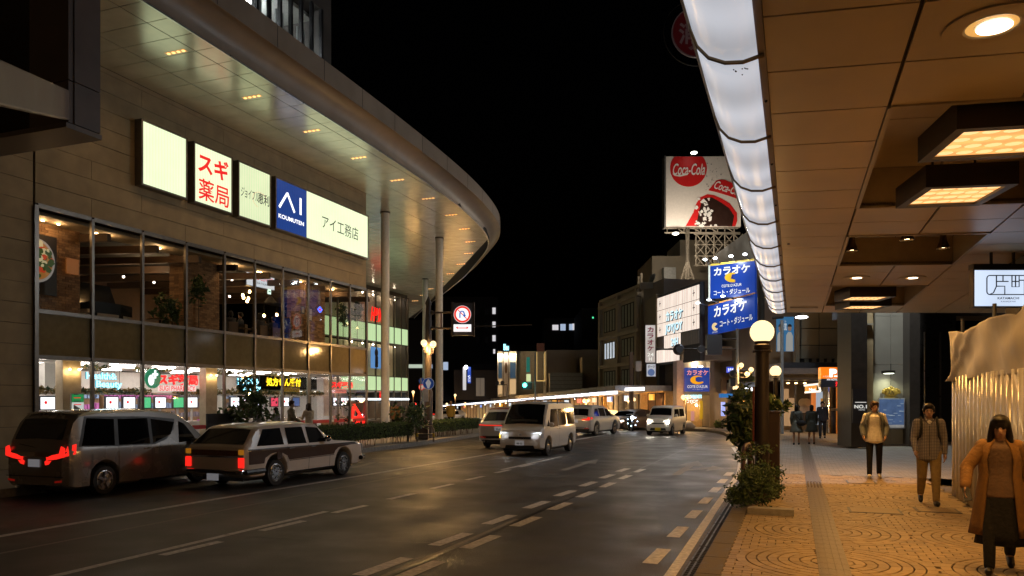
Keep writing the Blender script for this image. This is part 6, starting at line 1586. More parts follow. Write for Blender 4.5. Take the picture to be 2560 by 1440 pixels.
while k < 130:
    w = R.uniform(4,6)*(1 if k < 60 else 2.2); a = L2p(k+w/2); z = zg(a.x,a.y)+KERB
    sh = thing('far_shop', (a.x,a.y,z), 'small lit shop front under the far awning, %s' % _ORD[si]+' from the corner pillar', 'shop', 'shops under the far awning')
    wm = mat('far_wall_%d' % (si % 6), shopc[si % 6], rough=.7, var=.15)
    LBx(k,k+w-.1,z,z+2.7,-3,-2.8).build('back_wall', wm, sh); LBx(k-.08,k+.08,z,z+2.7,-2.8,.0).build('party_wall', wm, sh); LBx(k,k+w-.1,z+2.6,z+2.72,-2.8,.1).build('shop_ceiling', wm, sh)
    LBx(k+w*.3,k+w*.7,z+2.52,z+2.58,-2,-1).build('ceiling_lamp', glow('far_lamp_%d' % (si % 3), ((1,.62,.25),(1,.8,.55),(.95,.97,1))[si % 3], 24.), sh)
    for q in range(3):
        f0 = k+.3+q*(w-.6)/3; LBx(f0,f0+.08,z,z+2.6,-.02,.06).build('door_post', beam_m, sh)
        if R.random() < .8: LBx(f0+.25,f0+R.uniform(.6,1.1),z+.1,z+R.uniform(.9,1.9),-2.2,-1.6).build('display', mat('disp_%d' % R.randrange(5),(R.uniform(.1,.6),R.uniform(.08,.5),R.uniform(.05,.5)),rough=.6), sh)
    LBx(k+w*.25,k+w*.25+R.uniform(.8,1.6),z+2.05,z+2.5,.3,.42).build('shop_sign', glow('far_sign_%d' % (si % 6), sgn[si % 6], .9, False), sh)
    k += w; si += 1
# ---- low pale building and lit boutique front further along
t = vthing('pale_building', 1430, 990, 84, 'low pale windowless building with stepped plain walls across the junction', 'building')
pale = mat('pale_wall', (.34,.29,.24), rough=.75, var=.12, vscale=.6)
VB(1366,1440,875,992,88,12).build('wall', pale, t); VB(1440,1498,874,992,90,12).build('wall', pale, t); VB(1375,1456,932,995,80,3).build('front_wall', mat('pale_front',(.4,.36,.28),rough=.7), t); VB(1456,1490,892,990,82,3).build('tall_wall', mat('pale_front2',(.36,.32,.26),rough=.7), t)
for k_ in range(5): VB(1376,1455,941+10*k_,942+10*k_,79.95,.1).build('panel_line', beige_d, t)
t = vthing('boutique_front', 1290, 990, 95, 'boutique front with uplit white panels and tall teal windows', 'building')
wl = mat('boutique_wall', (.55,.5,.42), rough=.6, var=.08)
VB(1243,1372,878,992,97,10).build('wall', mat('boutique_body',(.28,.24,.19),rough=.7), t)
for u0, u1 in ((1244,1257),(1273,1291)):
    VB(u0,u1,878,992,95,.5).build('white_panel', wl, t); VB(u0+2,u1-2,905,945,94.9,.2).build('teal_window', glow('teal_glass',(.05,.1,.16),.5,False), t); VB(u0+1.5,u1-1.5,948,985,94.9,.2).build('lit_window', glow('warm_window',(.75,.5,.25),.7,False), t)
    for q in range(3): p = PT(u0+3+(u1-u0-6)*q/2, 886, 94.5); MB().ball(p,.12,8).build('uplight', glow('uplight',(1,.85,.55),14.), t); lamp(p-Vector((0,0,.2))-fwd_*.2, 30, (1,.8,.5), t)
VB(1259,1271,880,990,94.6,.5).build('pale_banner', mat('banner_pale',(.45,.42,.45),rough=.6), t); p = PT(1265,920,94.5); MB().ball(p,1,16,(.2,.05,.7)).build('oval_emblem', beam_m, t)
vtext('roof_sign','Bleu',1259,1272,860,876,95,cyan,t,.03)
VB(1316,1325,893,930,93,.4).build('teal_banner', mat('teal_banner',(.02,.3,.28),rough=.5,emit=(.02,.3,.28),estr=.25), t); VB(1316,1327,935,956,93,.4).build('yellow_sign', glow('lime_sign',(.75,.85,.45),.8,False), t)
for u in (1341.5,1361.5): VB(u,u+1.4,880,953,90,.2).build('light_frame', glow('amber_line',(1,.65,.2),.7,False), t)
VB(1341,1363,951,953,90,.2).build('light_frame', glow('amber_line',(1,.65,.2),.7,False), t); VB(1342,1361,858,878,90,.3).build('round_roof_sign', mat('dull_pink',(.3,.14,.12),rough=.6), t)
VB(1366,1374,950,981,89,.3).build('lit_doorway', glow('doorway_warm',(.8,.5,.2),.7,False), t)
t = vthing('blue_banner_shop', 1170, 990, 105, 'narrow shop building with lit white and blue vertical banners', 'building')
VB(1135,1242,925,1000,108,10).build('wall', night, t); VB(1157,1165,918,975,104,.4).build('white_banner', glow('banner_white',(.8,.78,.8),.7,False), t); VB(1169,1177,917,958,104,.4).build('blue_banner', glow('banner_blue',(.02,.08,.5),.8,False), t); vtext('lettering','マンテン',1170,1176,938,956,103.9,white_l,t,.02)
p = PT(1165,918,103); MB().ball(p,.25,8).build('banner_flood', glow('banner_flood',(.9,.95,1),20.), t)
for u0,u1,v0,v1 in ((1190,1200,945,990),(1201,1211,945,990)): VB(u0,u1,v0,v1,107.8,.2).build('dim_window', glow('dim_window',(.3,.24,.18),.35,False), t)
t = vthing('teal_awning_house', 1215, 990, 112, 'dark house with a teal awning beside the boutique', 'building'); VB(1180,1245,910,1000,114,8).build('wall', mat('night_wall2',(.08,.075,.075),rough=.8), t); VB(1185,1245,928,936,110,3).build('awning', mat('teal_dark',(.01,.05,.07),rough=.6), t)
# ---- dark tall blocks with a few lit windows
lit_w = glow('far_window', (.85,.82,.85), .75, False); lit_c = glow('far_window_cool', (.6,.75,1), .6, False)
def dark_block(u0,u1,vt,t_,label,wins):
    th = vthing('far_block', (u0+u1)/2, 990, t_, label, 'building', 'dark blocks on the skyline'); VB(u0,u1,vt,1002,t_,15).build('wall', night, th)
    for (a,b_,c_,d_,m) in wins: VB(a,b_,c_,d_,t_-.1,.2).build('window', m, th)
dark_block(1085,1245,742,150,'tall dark block with a column of three lit windows behind the road sign',[(1231,1239,769,785,lit_w),(1231,1239,804,818,lit_w),(1231,1239,838,853,lit_w),(1233,1238,873,884,lit_w)]+[(1190+k_*22,1198+k_*22,772+35*j,786+35*j,mat('window_off',(.05,.055,.07),rough=.3)) for k_ in range(2) for j in range(3)])
dark_block(1362,1468,795,140,'dark flat block with a row of pale lit windows on its top floor',[(1381,1396,812,825,lit_w),(1401,1414,810,826,lit_c),(1423,1433,810,825,lit_c),(1431,1445,809,825,lit_w),(1446,1459,809,825,lit_w)])
dark_block(1245,1365,862,160,'low dark block in the middle of the skyline',[]); dark_block(1455,1500,770,120,'narrow dark block left of the office block',[(1481,1484,792,796,glow('green_dot',(.1,.9,.4),1.5,False))])
dark_block(1000,1090,800,130,'dark block behind the round columns with a lit strip window',[(1016,1060,911,920,glow('strip_window',(.65,.75,.6),.7,False)),(1075,1081,911,921,lit_c),(1108,1120,905,925,lit_c)])
# ---- right side past the walkway
t = vthing('clinic_building', 2050, 1000, 46, 'grey panelled building past the walkway with dark awning over its entrance', 'building')
gp = mat('grey_panel', (.3,.27,.2), rough=.6, var=.1, vscale=.8); dk = mat('charcoal_panel', (.05,.05,.055), rough=.5)
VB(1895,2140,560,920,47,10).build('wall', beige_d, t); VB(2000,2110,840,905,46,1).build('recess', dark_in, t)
for i in range(2):
    for j in range(3): VB(2003+46*i,2047+46*i,[770,822,864][j],[820,862,896][j],45.8,.3).build('facade_panel', gp, t)
VB(2112,2122,790,1010,45.6,.5).build('pilaster', gp, t); VB(1990,1999,790,925,45.6,.5).build('pilaster', gp, t)
for k_ in range(5): VB(2012+19*k_,2022+19*k_,889,910,45.9,.2).build('louvre', gp, t)
VB(1948,2108,920,935,41,4.5).build('awning_edge', mat('awning_steel',(.14,.15,.17),rough=.4), t); VB(1950,2108,935,950,41.4,4).build('awning_under', dk, t); VB(1960,2106,906,920,42,4).build('awning_slope', dk, t)
for u in (1970,1990,2012): p = PT(u, 958+(u-1990)*0, 43); MB().ball(p,.09,8,(1,1,.4)).build('awning_lamp', glow('awning_lamp',(1,.6,.22),10.), t)
VB(1960,2140,950,1085,48,.4).build('back_wall', mat('entrance_wall',(.35,.24,.13),rough=.7), t)
VB(1991,2024,962,1062,44.5,.3).build('dark_panel', dk, t)
for (a_,b_,r_) in ((2007,1007,.26),(2016,1007,.26),(2009,1022,.24),(2015,1022,.2)): p = PT(a_,b_,44.4); MB().lathe([(0,0),(r_,0),(r_,.02),(0,.02)], p, 16, ax=-fwd_).build('pale_mark', mat('pale_mark',(.35,.33,.33),rough=.6), t)
VB(2032,2040,982,1048,44,.25).build('orange_strip', glow('orange_strip',(.9,.25,.05),.6,False), t); VB(2043,2075,979,1062,46.5,.3).build('lit_door', glow('door_light',(.55,.62,.72),.6), t); VB(2053,2071,996,1040,46.4,.15).build('orange_poster', glow('poster_orange',(.7,.3,.03),.5,False), t)
VB(1961,1972,972,1065,44.8,.3).build('pale_door', glow('door_warm',(.6,.36,.18),.5), t); VB(1976,1986,995,1065,44.8,.3).build('pale_door', glow('door_warm',(.6,.36,.18),.5), t)
VB(2096,2130,966,1085,40,.3).build('orange_wall', mat('orange_wall',(.6,.24,.03),rough=.6), t); VB(2072,2094,966,1085,41,.8).build('dark_pier', dk, t)
p = PT(2112,990,38.6); o = MB().ball(p,.07,8).build('wall_lamp', glow('wall_lamp',(1,.5,.12),30.), t); lamp(p-Vector((0,0,.1)), 60, (1,.5,.14), o)
VB(2074,2076,968,1086,40.8,.2).build('steel_edge', chrome, t)
p = PT(2004,793,40); MB().ball(p,.16,10,(2,1,.5)).build('soffit_lamp', glow('cool_lamp2',(.9,.95,1),10.), t)
th = board('clinic_poster', 1944, 1985, 792, 878, 38, 'large blue poster of two white-coated figures high on the wall', glow('poster_sky',(.04,.2,.42),.5,False), .2)
for u, s_ in ((1950,.9),(1973,1.)):
    vpoly('figure_coat', [(u-9*s_,878),(u-8*s_,838),(u-3,830),(u+4,830),(u+9*s_,840),(u+9*s_,878)], glow('coat_print',(.55,.55,.52),.4,False), .02, 38, th); vpoly('figure_head', [(u+.5+5*math.cos(2*PI*i/12), 820+8*math.sin(2*PI*i/12)) for i in range(12)][::-1], glow('face_print',(.4,.26,.18),.4,False), .03, 38, th); vpoly('figure_hair', [(u+.5+5.5*math.cos(PI*i/8), 817-7*math.sin(PI*i/8)) for i in range(9)], mat('hair_print',(.02,.015,.012),rough=.6), .04, 38, th)
vtext('lettering','e clinic',1958,1966,800,826,38,cream_l,th,0)
th = vthing('pole_post', 1955, 1085, 37, 'pale grey steel post in front of the clinic entrance', 'post'); MB().cyl(PT(1955,1085,37),PT(1955,800,37),.09,.08,10).build('shaft', mat('grey_post',(.3,.3,.29),rough=.5), th); MB().cyl(PT(1932,795,37),PT(1958,793,37),.07,.07,8).build('bracket', dark_in, th)
th = board('parking_sign', 2052, 2106, 918, 946, 36.5, 'orange parking sign with white P and arrow above a red readout', glow('park_orange',(1,.22,.01),1.0), .3); VB(2052,2106,946.5,968,36.5,.3).build('black_half', bez, th)
vtext('lettering','P',2073,2092,922,943,36.5,white_l,th,.06); vpoly('arrow', [(2084,942),(2084,939),(2095,939),(2091,934),(2104,941),(2104,942.5)][::-1], white_l, .04, 36.5, th); vtext('lettering','←CAR',2057,2072,939,943,36.5,cream_l,th,0); vtext('lettering','APA HOTEL',2066,2093,947,951,36.5,white_l,th,0); vtext('red_readout','満',2088,2099,954,966,36.5,red_n,th,.03)
th = board('food_sign', 2018, 2042, 964, 980, 39, 'small orange food sign with bright outline under the dark awning', glow('food_orange',(.9,.35,.05),.8,False), .3); vtext('lettering','Nasi',2022,2038,970,977,39,white_l,th,.02)
for a_,b_ in (((2010,964),(2046,960)),((2046,960),(2051,978)),((2012,981),(2051,978))): MB().cyl(PT(*a_,38.8),PT(*b_,38.8),.05,.05,6).build('bulb_string', glow('bulb_string',(1,.85,.7),1.4,False), th)
th = vthing('menu_stand', 2113, 1090, 35, 'roofed menu stand with orange lights beside the orange wall', 'sign stand')
VB(2104,2120,1034,1076,35,.1).build('menu_board', mat('menu_paper',(.55,.5,.4),rough=.7,emit=(.5,.4,.25),estr=.15), th); VB(2096,2126,1021,1028,34.8,.8).build('roof', beam_m, th)
for k_ in range(6): p = PT(2099+.3*k_,1034+6.5*k_,34.8); MB().ball(p,.06,8).build('lantern_bulb', glow('lantern_orange',(1,.3,.03),3.,False), th)
for k_ in range(5): p = PT(2098+4.5*k_,1029,34.7); MB().ball(p,.05,8).build('lantern_bulb', glow('lantern_orange',(1,.3,.03),3.,False), th)
for u in (2104,2119): MB().cyl(PT(u,1076,35.05),PT(u,1092,35.05),.04,.04,6).build('leg', beam_m, th)
# hotel wall with lit poster and gold crest
t = vthing('hotel_wall', 2220, 1112, 30, 'stone hotel wall with a wall lamp, gold crest and framed night-view poster', 'building')
stn = mat('hotel_stone', (.3,.28,.22), rough=.45, var=.12, vscale=1.2); stn_d = mat('hotel_dark', (.06,.05,.04), rough=.4, var=.15)
for j, (va, vb) in enumerate(((700,790),(790,912),(912,1000),(1000,1066),(1066,1110))):
    for ua, ub in ((2183,2226.6),(2227,2274)): VB(ua,ub-.4,va+.4,vb-.4,30,.4).build('stone_panel', stn, t)
VB(2128,2168,640,1118,28.3,1.2).build('dark_pillar', stn_d, t); VB(2168,2183,700,1112,29.6,.5).build('tan_edge', mat('tan_edge',(.4,.3,.16),rough=.5), t); VB(2274,2300,600,1112,29.5,1).build('dark_reveal', stn_d, t); VB(2300,2390,600,1115,33,.5).build('dark_door_wall', mat('door_dark',(.03,.026,.022),rough=.3), t)
VB(2128,2560,500,790,33.5,2).build('upper_wall', stn_d, t); VB(2166,2184,808,812,29.4,.5).build('capital', gp, t)
for u in (2312,2352): VB(u,u+2,830,1112,32.8,.1).build('door_bar', mat('door_bar',(.12,.11,.1),rough=.3,metal=.6), t)
o = VB(2216,2238,926,933,29.4,.4).build('wall_lamp', house_m, t); p = PT(2227,936,29.55); lamp(p, 40, (.95,1,.72), o, r=.1, kind='SPOT', rot=(math.radians(12),0,YAW), spot=2.4, blend=.9)
VB(2219,2235,932.6,934,29.45,.3).build('lamp_lens', glow('wall_lens',(.95,1,.8),8.), t)
MB().cyl(PT(2227,910,29.8),PT(2227,963,29.8),.012,.012,6).build('cable', dark_in, t)
gold = mat('gold_crest', (.36,.24,.05), rough=.4, metal=.5)
th = vthing('gold_crest', 2228, 990, 29.9, 'gold hotel crest with black letters on the stone wall', 'emblem')
p = PT(2228,982,29.9); MB().ball(p,.22,18,(1.15,.15,.7)).build('shield', gold, th); b = MB()
for s_ in (1,-1):
    for q in range(5): a_ = .2+q*.45; b.ball(p+rv*(s_*.3*math.cos(a_-.3))*1.05+UPV*(.17*math.sin(a_)-.02),.06,8,(1,.4,1))
b.ball(p+UPV*.2,.07,8,(1,.4,1)); b.build('laurel', gold, th)
MB().obox(p-UPV*.18, rv, fwd_, UPZ, .26, .03, .03).build('ribbon', gold, th); text('lettering','APA',p-fwd_*.06,rv,UPZ,.15,mat('crest_black',(.01,.01,.01),rough=.4,var=0),th,bold=.02,wfit=.34)
th = vthing('night_view_poster', 2230, 1070, 29.8, 'framed blue night-view poster on the hotel wall', 'poster')
VB(2197,2263,995,1072,29.75,.12).build('frame', mat('poster_frame',(.55,.57,.62),rough=.3,metal=.4), th)
m_pv = mat('poster_view', (.05,.08,.16), rough=.15, var=.6, vscale=3., emit=(.09,.15,.3), estr=.5, sample=False); VB(2200,2260,998,1062,29.7,.06).build('picture', m_pv, th); VB(2200,2260,1062,1069,29.7,.06).build('caption_strip', mat('caption',(.5,.5,.5),rough=.4,emit=(.5,.5,.5),estr=.25), th)
for k_ in range(16): u, v = R.uniform(2203,2257), R.uniform(1008,1058); VB(u,u+R.uniform(3,14),v,v+R.uniform(.6,1.6),29.68,.01).build('city_light', glow('print_lights',(.4,.5,.6),.5,False), th)
th = board('black_wall_sign', 2132, 2167, 972, 1058, 28.2, 'black wall sign with white NO.1 lettering on the dark pillar', bez, .08); vtext('lettering','NO.1',2135,2166,1012,1021,28.2,cream_l,th,.03); vtext('lettering','HOTEL',2146,2162,1023,1026,28.2,cream_l,th,0); vtext('rule_line','—',2137,2165,1005,1006.5,28.2,cream_l,th,0)
# assumed unseen flood lamp above the walkway end, added for the cool pavement light
fl = vthing('flood_lamp', 2240, 560, 28.5, 'assumed white flood lamp, unseen, high on the hotel front above the pavement', 'lamp'); p = PT(2150,470,28.0)
MB().obox(p, rv, fwd_, UPZ, .25, .1, .16).build('assumed_flood_head', house_m, fl); MB().obox(p-fwd_*.11-UPV*.02, rv, fwd_, UPZ, .22, .008, .13).build('assumed_flood_lens', glow('assumed_flood_lens',(.9,.95,1),20.), fl); MB().cyl(p+fwd_*.1,p+fwd_*1.2,.03,.03,8).build('assumed_flood_arm', house_m, fl)
lamp(p-fwd_*.3-UPV*.2, 900, (.88,.94,1), fl, r=.2)
# ================================================================ street furniture on the left kerb
t = vthing('sign_pole', 1070, 1098, 36, 'tall dark pole with a pointed cap carrying road signs and two globe lamps', 'pole')
t.location.z = KERB; tp0 = 36.
pb = PT(1071, 1100, tp0)
MB().lathe([(.2,KERB),(.2,2.4),(.16,2.45),(.15,PT(1071,800,tp0).z),(.12,PT(1071,765,tp0).z),(.16,PT(1071,758,tp0).z),(.0,PT(1071,738,tp0).z)], (pb.x,pb.y,0), 14).build('shaft', pole_m, t, smooth=40)
for v in (782, 821): MB().cyl(PT(1071,v,tp0),PT(1134,v-1,tp0),.05,.045,8).build('arm', pole_m, t); MB().ball(PT(1080,v,tp0),.12,8).build('clamp', pole_m, t)
MB().cyl(PT(1103,782,tp0),PT(1103,821,tp0),.04,.04,6).build('brace', mat('rail_maroon',(.09,.04,.035)), t)
MB().cyl(PT(1184,816,tp0),PT(1330,812,tp0),.03,.03,6).build('long_arm', pole_m, t)
for u, v in ((1060,857),(1083,860)):
    p = PT(u, v, tp0-.3); globe(p, .15, t, 200); MB().tube([p-Vector((0,0,.2)),p-Vector((0,0,.42)),Vector((pb.x,pb.y,p.z-.5))], .03, 6).build('globe_arm', pole_m, t)
th = vthing('no_turn_sign', 1157, 837, tp0, 'lit road sign with red-ringed crossed turn arrow and plate below', 'road sign'); th.location = PT(1157,837,tp0)
VB(1130,1184,757,838,tp0-.1,.3).build('box', bez, th); VB(1128,1132,755,840,tp0-.12,.34).build('rim', pole_m, th); VB(1182,1186,755,840,tp0-.12,.34).build('rim', pole_m, th)
sgw = glow('sign_white', (.95,.93,.93), 1.1, False); sgr = glow('sign_red', (.85,.04,.02), 1., False); sgb = glow('sign_bluearrow', (.02,.12,.5), .9, False)
def disc(parent, u, v, r_px, t_, m, nm, off): s = t_/FOC; MB().lathe([(0,0),(r_px*s,0),(r_px*s,.006),(0,.006)], PT(u,v,t_)-fwd_*off, 36, ax=-fwd_).build(nm, m, parent)
def ring(parent, u, v, r0, r1, t_, m, nm, off): s = t_/FOC; MB().lathe([(r0*s,0),(r1*s,0),(r1*s,.006),(r0*s,.006)], PT(u,v,t_)-fwd_*off, 36, ax=-fwd_).build(nm, m, parent)
def turn_sign(th, u, v, r, t_, lit=1):
    disc(th,u,v,r,t_,sgw,'face',.02); ring(th,u,v,r*.74,r*.97,t_,sgr,'red_ring',.03)
    s = t_/FOC; c = PT(u,v,t_)-fwd_*.034; k = r*s
    pts = [(-.28,-.42),(-.28,.1),(-.22,.28),(-.05,.38),(.12,.32),(.22,.12),(.22,-.08)]
    MB().tube([c+rv*x*k+UPV*y*k for x,y in pts], .075*k*1.0, 6).build('turn_arrow', sgb, th); vv = [(.02,-.05),(.44,-.05),(.23,-.38)]; MB().slab([c+rv*x*k+UPV*y*k for x,y in vv], -fwd_*.01).build('arrow_head', sgb, th)
    a, b_ = c+rv*-.5*k+UPV*.5*k, c+rv*.5*k-UPV*.5*k; d = (b_-a).normalized(); MB().obox((a+b_)/2+fwd_*.002, d, fwd_, d.cross(fwd_), (b_-a).length/2, .004, .055*k).build('red_slash', sgr, th)
turn_sign(th, 1156, 786, 21.5, tp0-.1)
VB(1134,1178,811,829,tp0-.13,.03).build('plate', sgw, th); VB(1144,1168,819,821,tp0-.15,.01).build('double_arrow', sgr, th)
for s_ in (1,-1): vpoly('arrow_tip', [(1156+s_*11,816.5),(1156+s_*16,820),(1156+s_*11,823.5)], sgr, .16, tp0-.1, th)
th = vthing('one_way_sign', 1071, 973, 34.8, 'round blue road sign with white upward arrow on the dark pole', 'road sign'); th.location = PT(1071,973,34.8)
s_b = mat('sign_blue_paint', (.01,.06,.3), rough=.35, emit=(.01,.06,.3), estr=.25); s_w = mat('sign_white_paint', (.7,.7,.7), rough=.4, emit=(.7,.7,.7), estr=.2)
disc(th,1071,959,14.5,34.8,s_w,'rim',0.0); disc(th,1071,959,13.6,34.8,s_b,'face',.01)
vpoly('arrow', [(1069,971),(1069,957),(1064,957),(1071,946),(1078,957),(1073,957),(1073,971)], s_w, .025, 34.8, th)
th = vthing('small_blue_sign', 1055, 955, 40, 'small blue round sign half hidden behind the one-way sign', 'road sign'); th.location = PT(1055,955,40); disc(th,1055,953,8,40,s_b,'face',0); disc(th,1054,968,7.5,40,sgr,'lower_disc',0); disc(th,1054,968,5.5,40,s_w,'lower_face',.01); MB().cyl(PT(1052,1090,40),PT(1052,945,40),.04,.04,6).build('post', steel, th)
th = vthing('info_plate', 1063, 1005, 35.2, 'pale rectangular information plate fixed low on the dark pole', 'sign'); VB(1057,1071,972,1004,35.2,.05).build('plate', mat('plate_grey',(.4,.38,.38),rough=.5), th)
# reflected twin of the sign faces the other lane
# hoop guard rail and utility box
t = vthing('guard_rail', 1062, 1100, 33, 'steel hoop guard rail with yellow bands in front of the dark pole', 'railing'); t.location.z = KERB
a, b_ = PT(1043,1102,33), PT(1084,1102,33); zt_ = PT(1060,1066,33).z
MB().tube([(a.x,a.y,KERB),(a.x,a.y,zt_-.15),a+(b_-a)*.08+Vector((0,0,zt_-a.z)),b_+(a-b_)*.08+Vector((0,0,zt_-b_.z)),(b_.x,b_.y,zt_-.15),(b_.x,b_.y,KERB)], .045, 8).build('hoop', mat('rail_grey',(.2,.18,.15),rough=.4,metal=.5), t, smooth=60)
MB().cyl((a.x,a.y,(KERB+zt_)/2),(b_.x,b_.y,(KERB+zt_)/2),.03,.03,8).build('cross_bar', mat('rail_grey',(.2,.18,.15)), t)
for q in (a,b_): MB().cyl((q.x,q.y,zt_-.45),(q.x,q.y,zt_-.3),.05,.05,10).build('yellow_band', mat('yellow_band',(.6,.42,.02),rough=.5), t)
t = vthing('utility_cabinet', 1055, 1095, 34.5, 'dark brown utility cabinet beside the sign pole', 'cabinet'); VB(1038,1070,1053,1099,34.3,.5).build('body', brown, t, bevel=.03); VB(1037,1071,1051.5,1054,34.2,.6).build('lid', brown, t)
t = vthing('black_board', 550, 1075, 25, 'plain black back of a standing board on the store pavement', 'board'); t.location.z = KERB
c = PT(551,1058,25); MB().box(c.x-.04,c.x+.04,c.y-.62,c.y+.62,.75,1.55).build('panel', mat('board_black',(.008,.008,.008),rough=.6), t)
for dy in (-.55,.55): MB().cyl((c.x,c.y+dy,KERB),(c.x,c.y+dy,.76),.025,.025,6).build('leg', dark_in, t)
# hedges along the kerb, with bare lower stems
hed = [mat('hedge_%d' % i, c_, rough=.55, var=.25, vscale=25) for i, c_ in enumerate(((.08,.13,.03),(.11,.17,.04),(.055,.09,.02)))]
def hedge(y0, y1, x0, x1, z1, label, dens=900):
    t = thing('hedge', ((x0+x1)/2,(y0+y1)/2,KERB), label, 'hedge', 'hedges along the far kerb'); b = MB(); n = int((y1-y0)*dens)
    for _ in range(n):
        y = R.uniform(y0,y1); x = R.uniform(x0,x1); z = .42+(z1-.42)*R.random()**.75
        if R.random() < .6:
            f = R.randrange(3)
            if f == 0: z = z1+R.gauss(0,.03)
            elif f == 1: x = x1+R.gauss(0,.03)
            else: y = R.choice((y0,y1))+R.gauss(0,.03)
        p = Vector((x,y,z)); a = Vector((R.gauss(0,1),R.gauss(0,1),R.gauss(0,1)+.6)).normalized(); c_ = a.orthogonal().normalized(); s_ = R.uniform(.025,.05); b.mi = R.randrange(3); n_ = a.cross(c_)
        b.add([p-a*s_, p+c_*s_*.6+n_*s_*.2, p+a*s_, p-c_*s_*.6+n_*s_*.2], [(0,1,2,3)])
    o = b.build('foliage', hed, t); o['kind'] = 'stuff'
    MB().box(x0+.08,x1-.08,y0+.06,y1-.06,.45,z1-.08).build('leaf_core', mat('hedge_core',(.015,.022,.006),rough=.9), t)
    st = MB()
    for _ in range(int((y1-y0)*9)): x, y = R.uniform(x0+.05,x1-.05), R.uniform(y0,y1); st.cyl((x,y,KERB),(x+R.gauss(0,.04),y+R.gauss(0,.04),.5),.012,.01,5)
    o = st.build('stems', beam_m, t); o['kind'] = 'stuff'
    return t
hedge(21.5, 26.8, -16.3, -15.55, 1.02, 'long clipped hedge behind the parked wagon bonnet')
hedge(27.3, 29.6, -16.3, -15.6, 1.0, 'short clipped hedge between the white columns and the sign pole')
hedge(33.2, 38.4, -17.0, -16.2, .95, 'clipped hedge right of the sign pole, behind the pale car')
def tree(u, vb, vt, t_, label, spread, n, leaf=.11, trunk_r=.05, crown_v=None, mats=None, lean=0):
    p0 = PT(u, vb, t_); p0.z = KERB; p1 = PT(u+lean, vt, t_); t = thing('street_tree', tuple(p0), label, 'tree')
    MB().tube([p0, p0.lerp(p1,.4)+Vector((R.gauss(0,.05),R.gauss(0,.05),0)), p0.lerp(p1,.75)+Vector((R.gauss(0,.06),R.gauss(0,.06),0)), p1], [trunk_r,trunk_r*.8,trunk_r*.5,trunk_r*.2], 8).build('trunk', mat('bark',(.06,.045,.03),rough=.85,bump=.5,bscale=30), t, smooth=60)
    tips = []
    for k in range(9):
        f = R.uniform(.4,.95); a = R.uniform(0,2*PI); q = p0.lerp(p1,f); e = q + Vector((math.cos(a)*spread[0],math.sin(a)*spread[0],R.uniform(.05,.4)*spread[1])); tips += [tuple(e), tuple(q.lerp(e,.6))]; MB().tube([q, q.lerp(e,.5)+Vector((0,0,.05)), e], [trunk_r*.35,trunk_r*.25,trunk_r*.1], 5).build('limb', mat('bark',(.06,.045,.03)), t)
    o = leaf_cloud('crown', tips, n, leaf, mats or green, t, (spread[0]*.3,spread[0]*.3,spread[1]*.28)); o['kind'] = 'stuff'
    return t
tree(621, 1058, 962, 25.5, 'small dark leafy tree standing before the shop windows', (.6,.5), 620, .1)
tree(1020, 1085, 1018, 33, 'low bushy green sapling beside the utility cabinet', (.6,.5), 420, .1)
tree(870, 1085, 985, 28.5, 'nearly bare slim tree by the red shop sign', (.45,.4), 40, .08)
# ---- signals and poles on the far side of the junction
t = vthing('signal_pole', 1843, 1085, 42, 'grey traffic signal pole with long arm, signal backs and globe cluster', 'traffic signal')
MB().cyl(PT(1843,1088,42),PT(1843,822,42),.1,.08,10).build('shaft', mat('grey_post',(.3,.3,.29)), t)
MB().cyl(PT(1843,873,42),PT(1640,873,42),.05,.045,8).build('arm', pole_m, t); MB().cyl(PT(1843,848,42),PT(1770,848,42),.05,.05,8).build('arm', pole_m, t)
VB(1768,1805,836,887,41.9,.4).build('signal_back', bez, t); o = MB().lathe([(0,0),(.31,0),(.31,.16),(.2,.3),(0,.3)], PT(1696,874,41.9), 20, ax=-fwd_).build('round_signal', bez, t); MB().lathe([(0,0),(.2,0),(.2,.2),(0,.2)], PT(1752,873,41.9), 12, ax=-fwd_).build('round_signal', bez, t)
MB().lathe([(0,0),(.2,0),(.2,.16),(0,.25)], PT(1832,934,41.7), 16, ax=-fwd_).build('round_signal', bez, t); VB(1826,1839,945,966,41.7,.3).build('pedestrian_signal', bez, t)
for u, v in ((1853,913),(1878,924),(1868,935),(1838,970),(1850,970)):
    p = PT(u, v, 41.8); globe(p, .135, t, 60); MB().cyl(p-Vector((0,0,.2)),PT(1843,v+8,42),.02,.02,6).build('globe_arm', pole_m, t)
def far_globes(u, v, t_, n, label, vb, power=130):
    t = vthing('street_lamp', u, vb, t_, label, 'street lamp', 'globe street lamps'); MB().cyl(PT(u,vb,t_),PT(u,v+2,t_),.07,.05,8).build('post', pole_m, t)
    for k_ in range(n): globe(PT(u+(k_-(n-1)/2)*13*(53/t_)**.7, v, t_-.2), .16, t, power if k_ == 0 else 0)
far_globes(1715,993,51,2,'pair of globe lamps in front of the corner pillar',1066)
far_globes(1578,999,58,2,'pair of globe lamps on a pole before the office block',1072,520); far_globes(1466,1001,70,2,'pair of globe lamps left of the orange shop sign',1058,650)
far_globes(1250,1006,88,1,'single globe lamp behind the white van, rightmost of the far row',1045,500); far_globes(1163,1009,96,1,'single globe lamp in the middle of the far row',1045); far_globes(1117,1010,104,1,'single globe lamp beside the round column in the far row',1045); far_globes(1138,988,92,1,'taller single globe lamp in the far row',1045); far_globes(1033,980,80,1,'globe lamp left of the sign pole deep in the side street',1045)
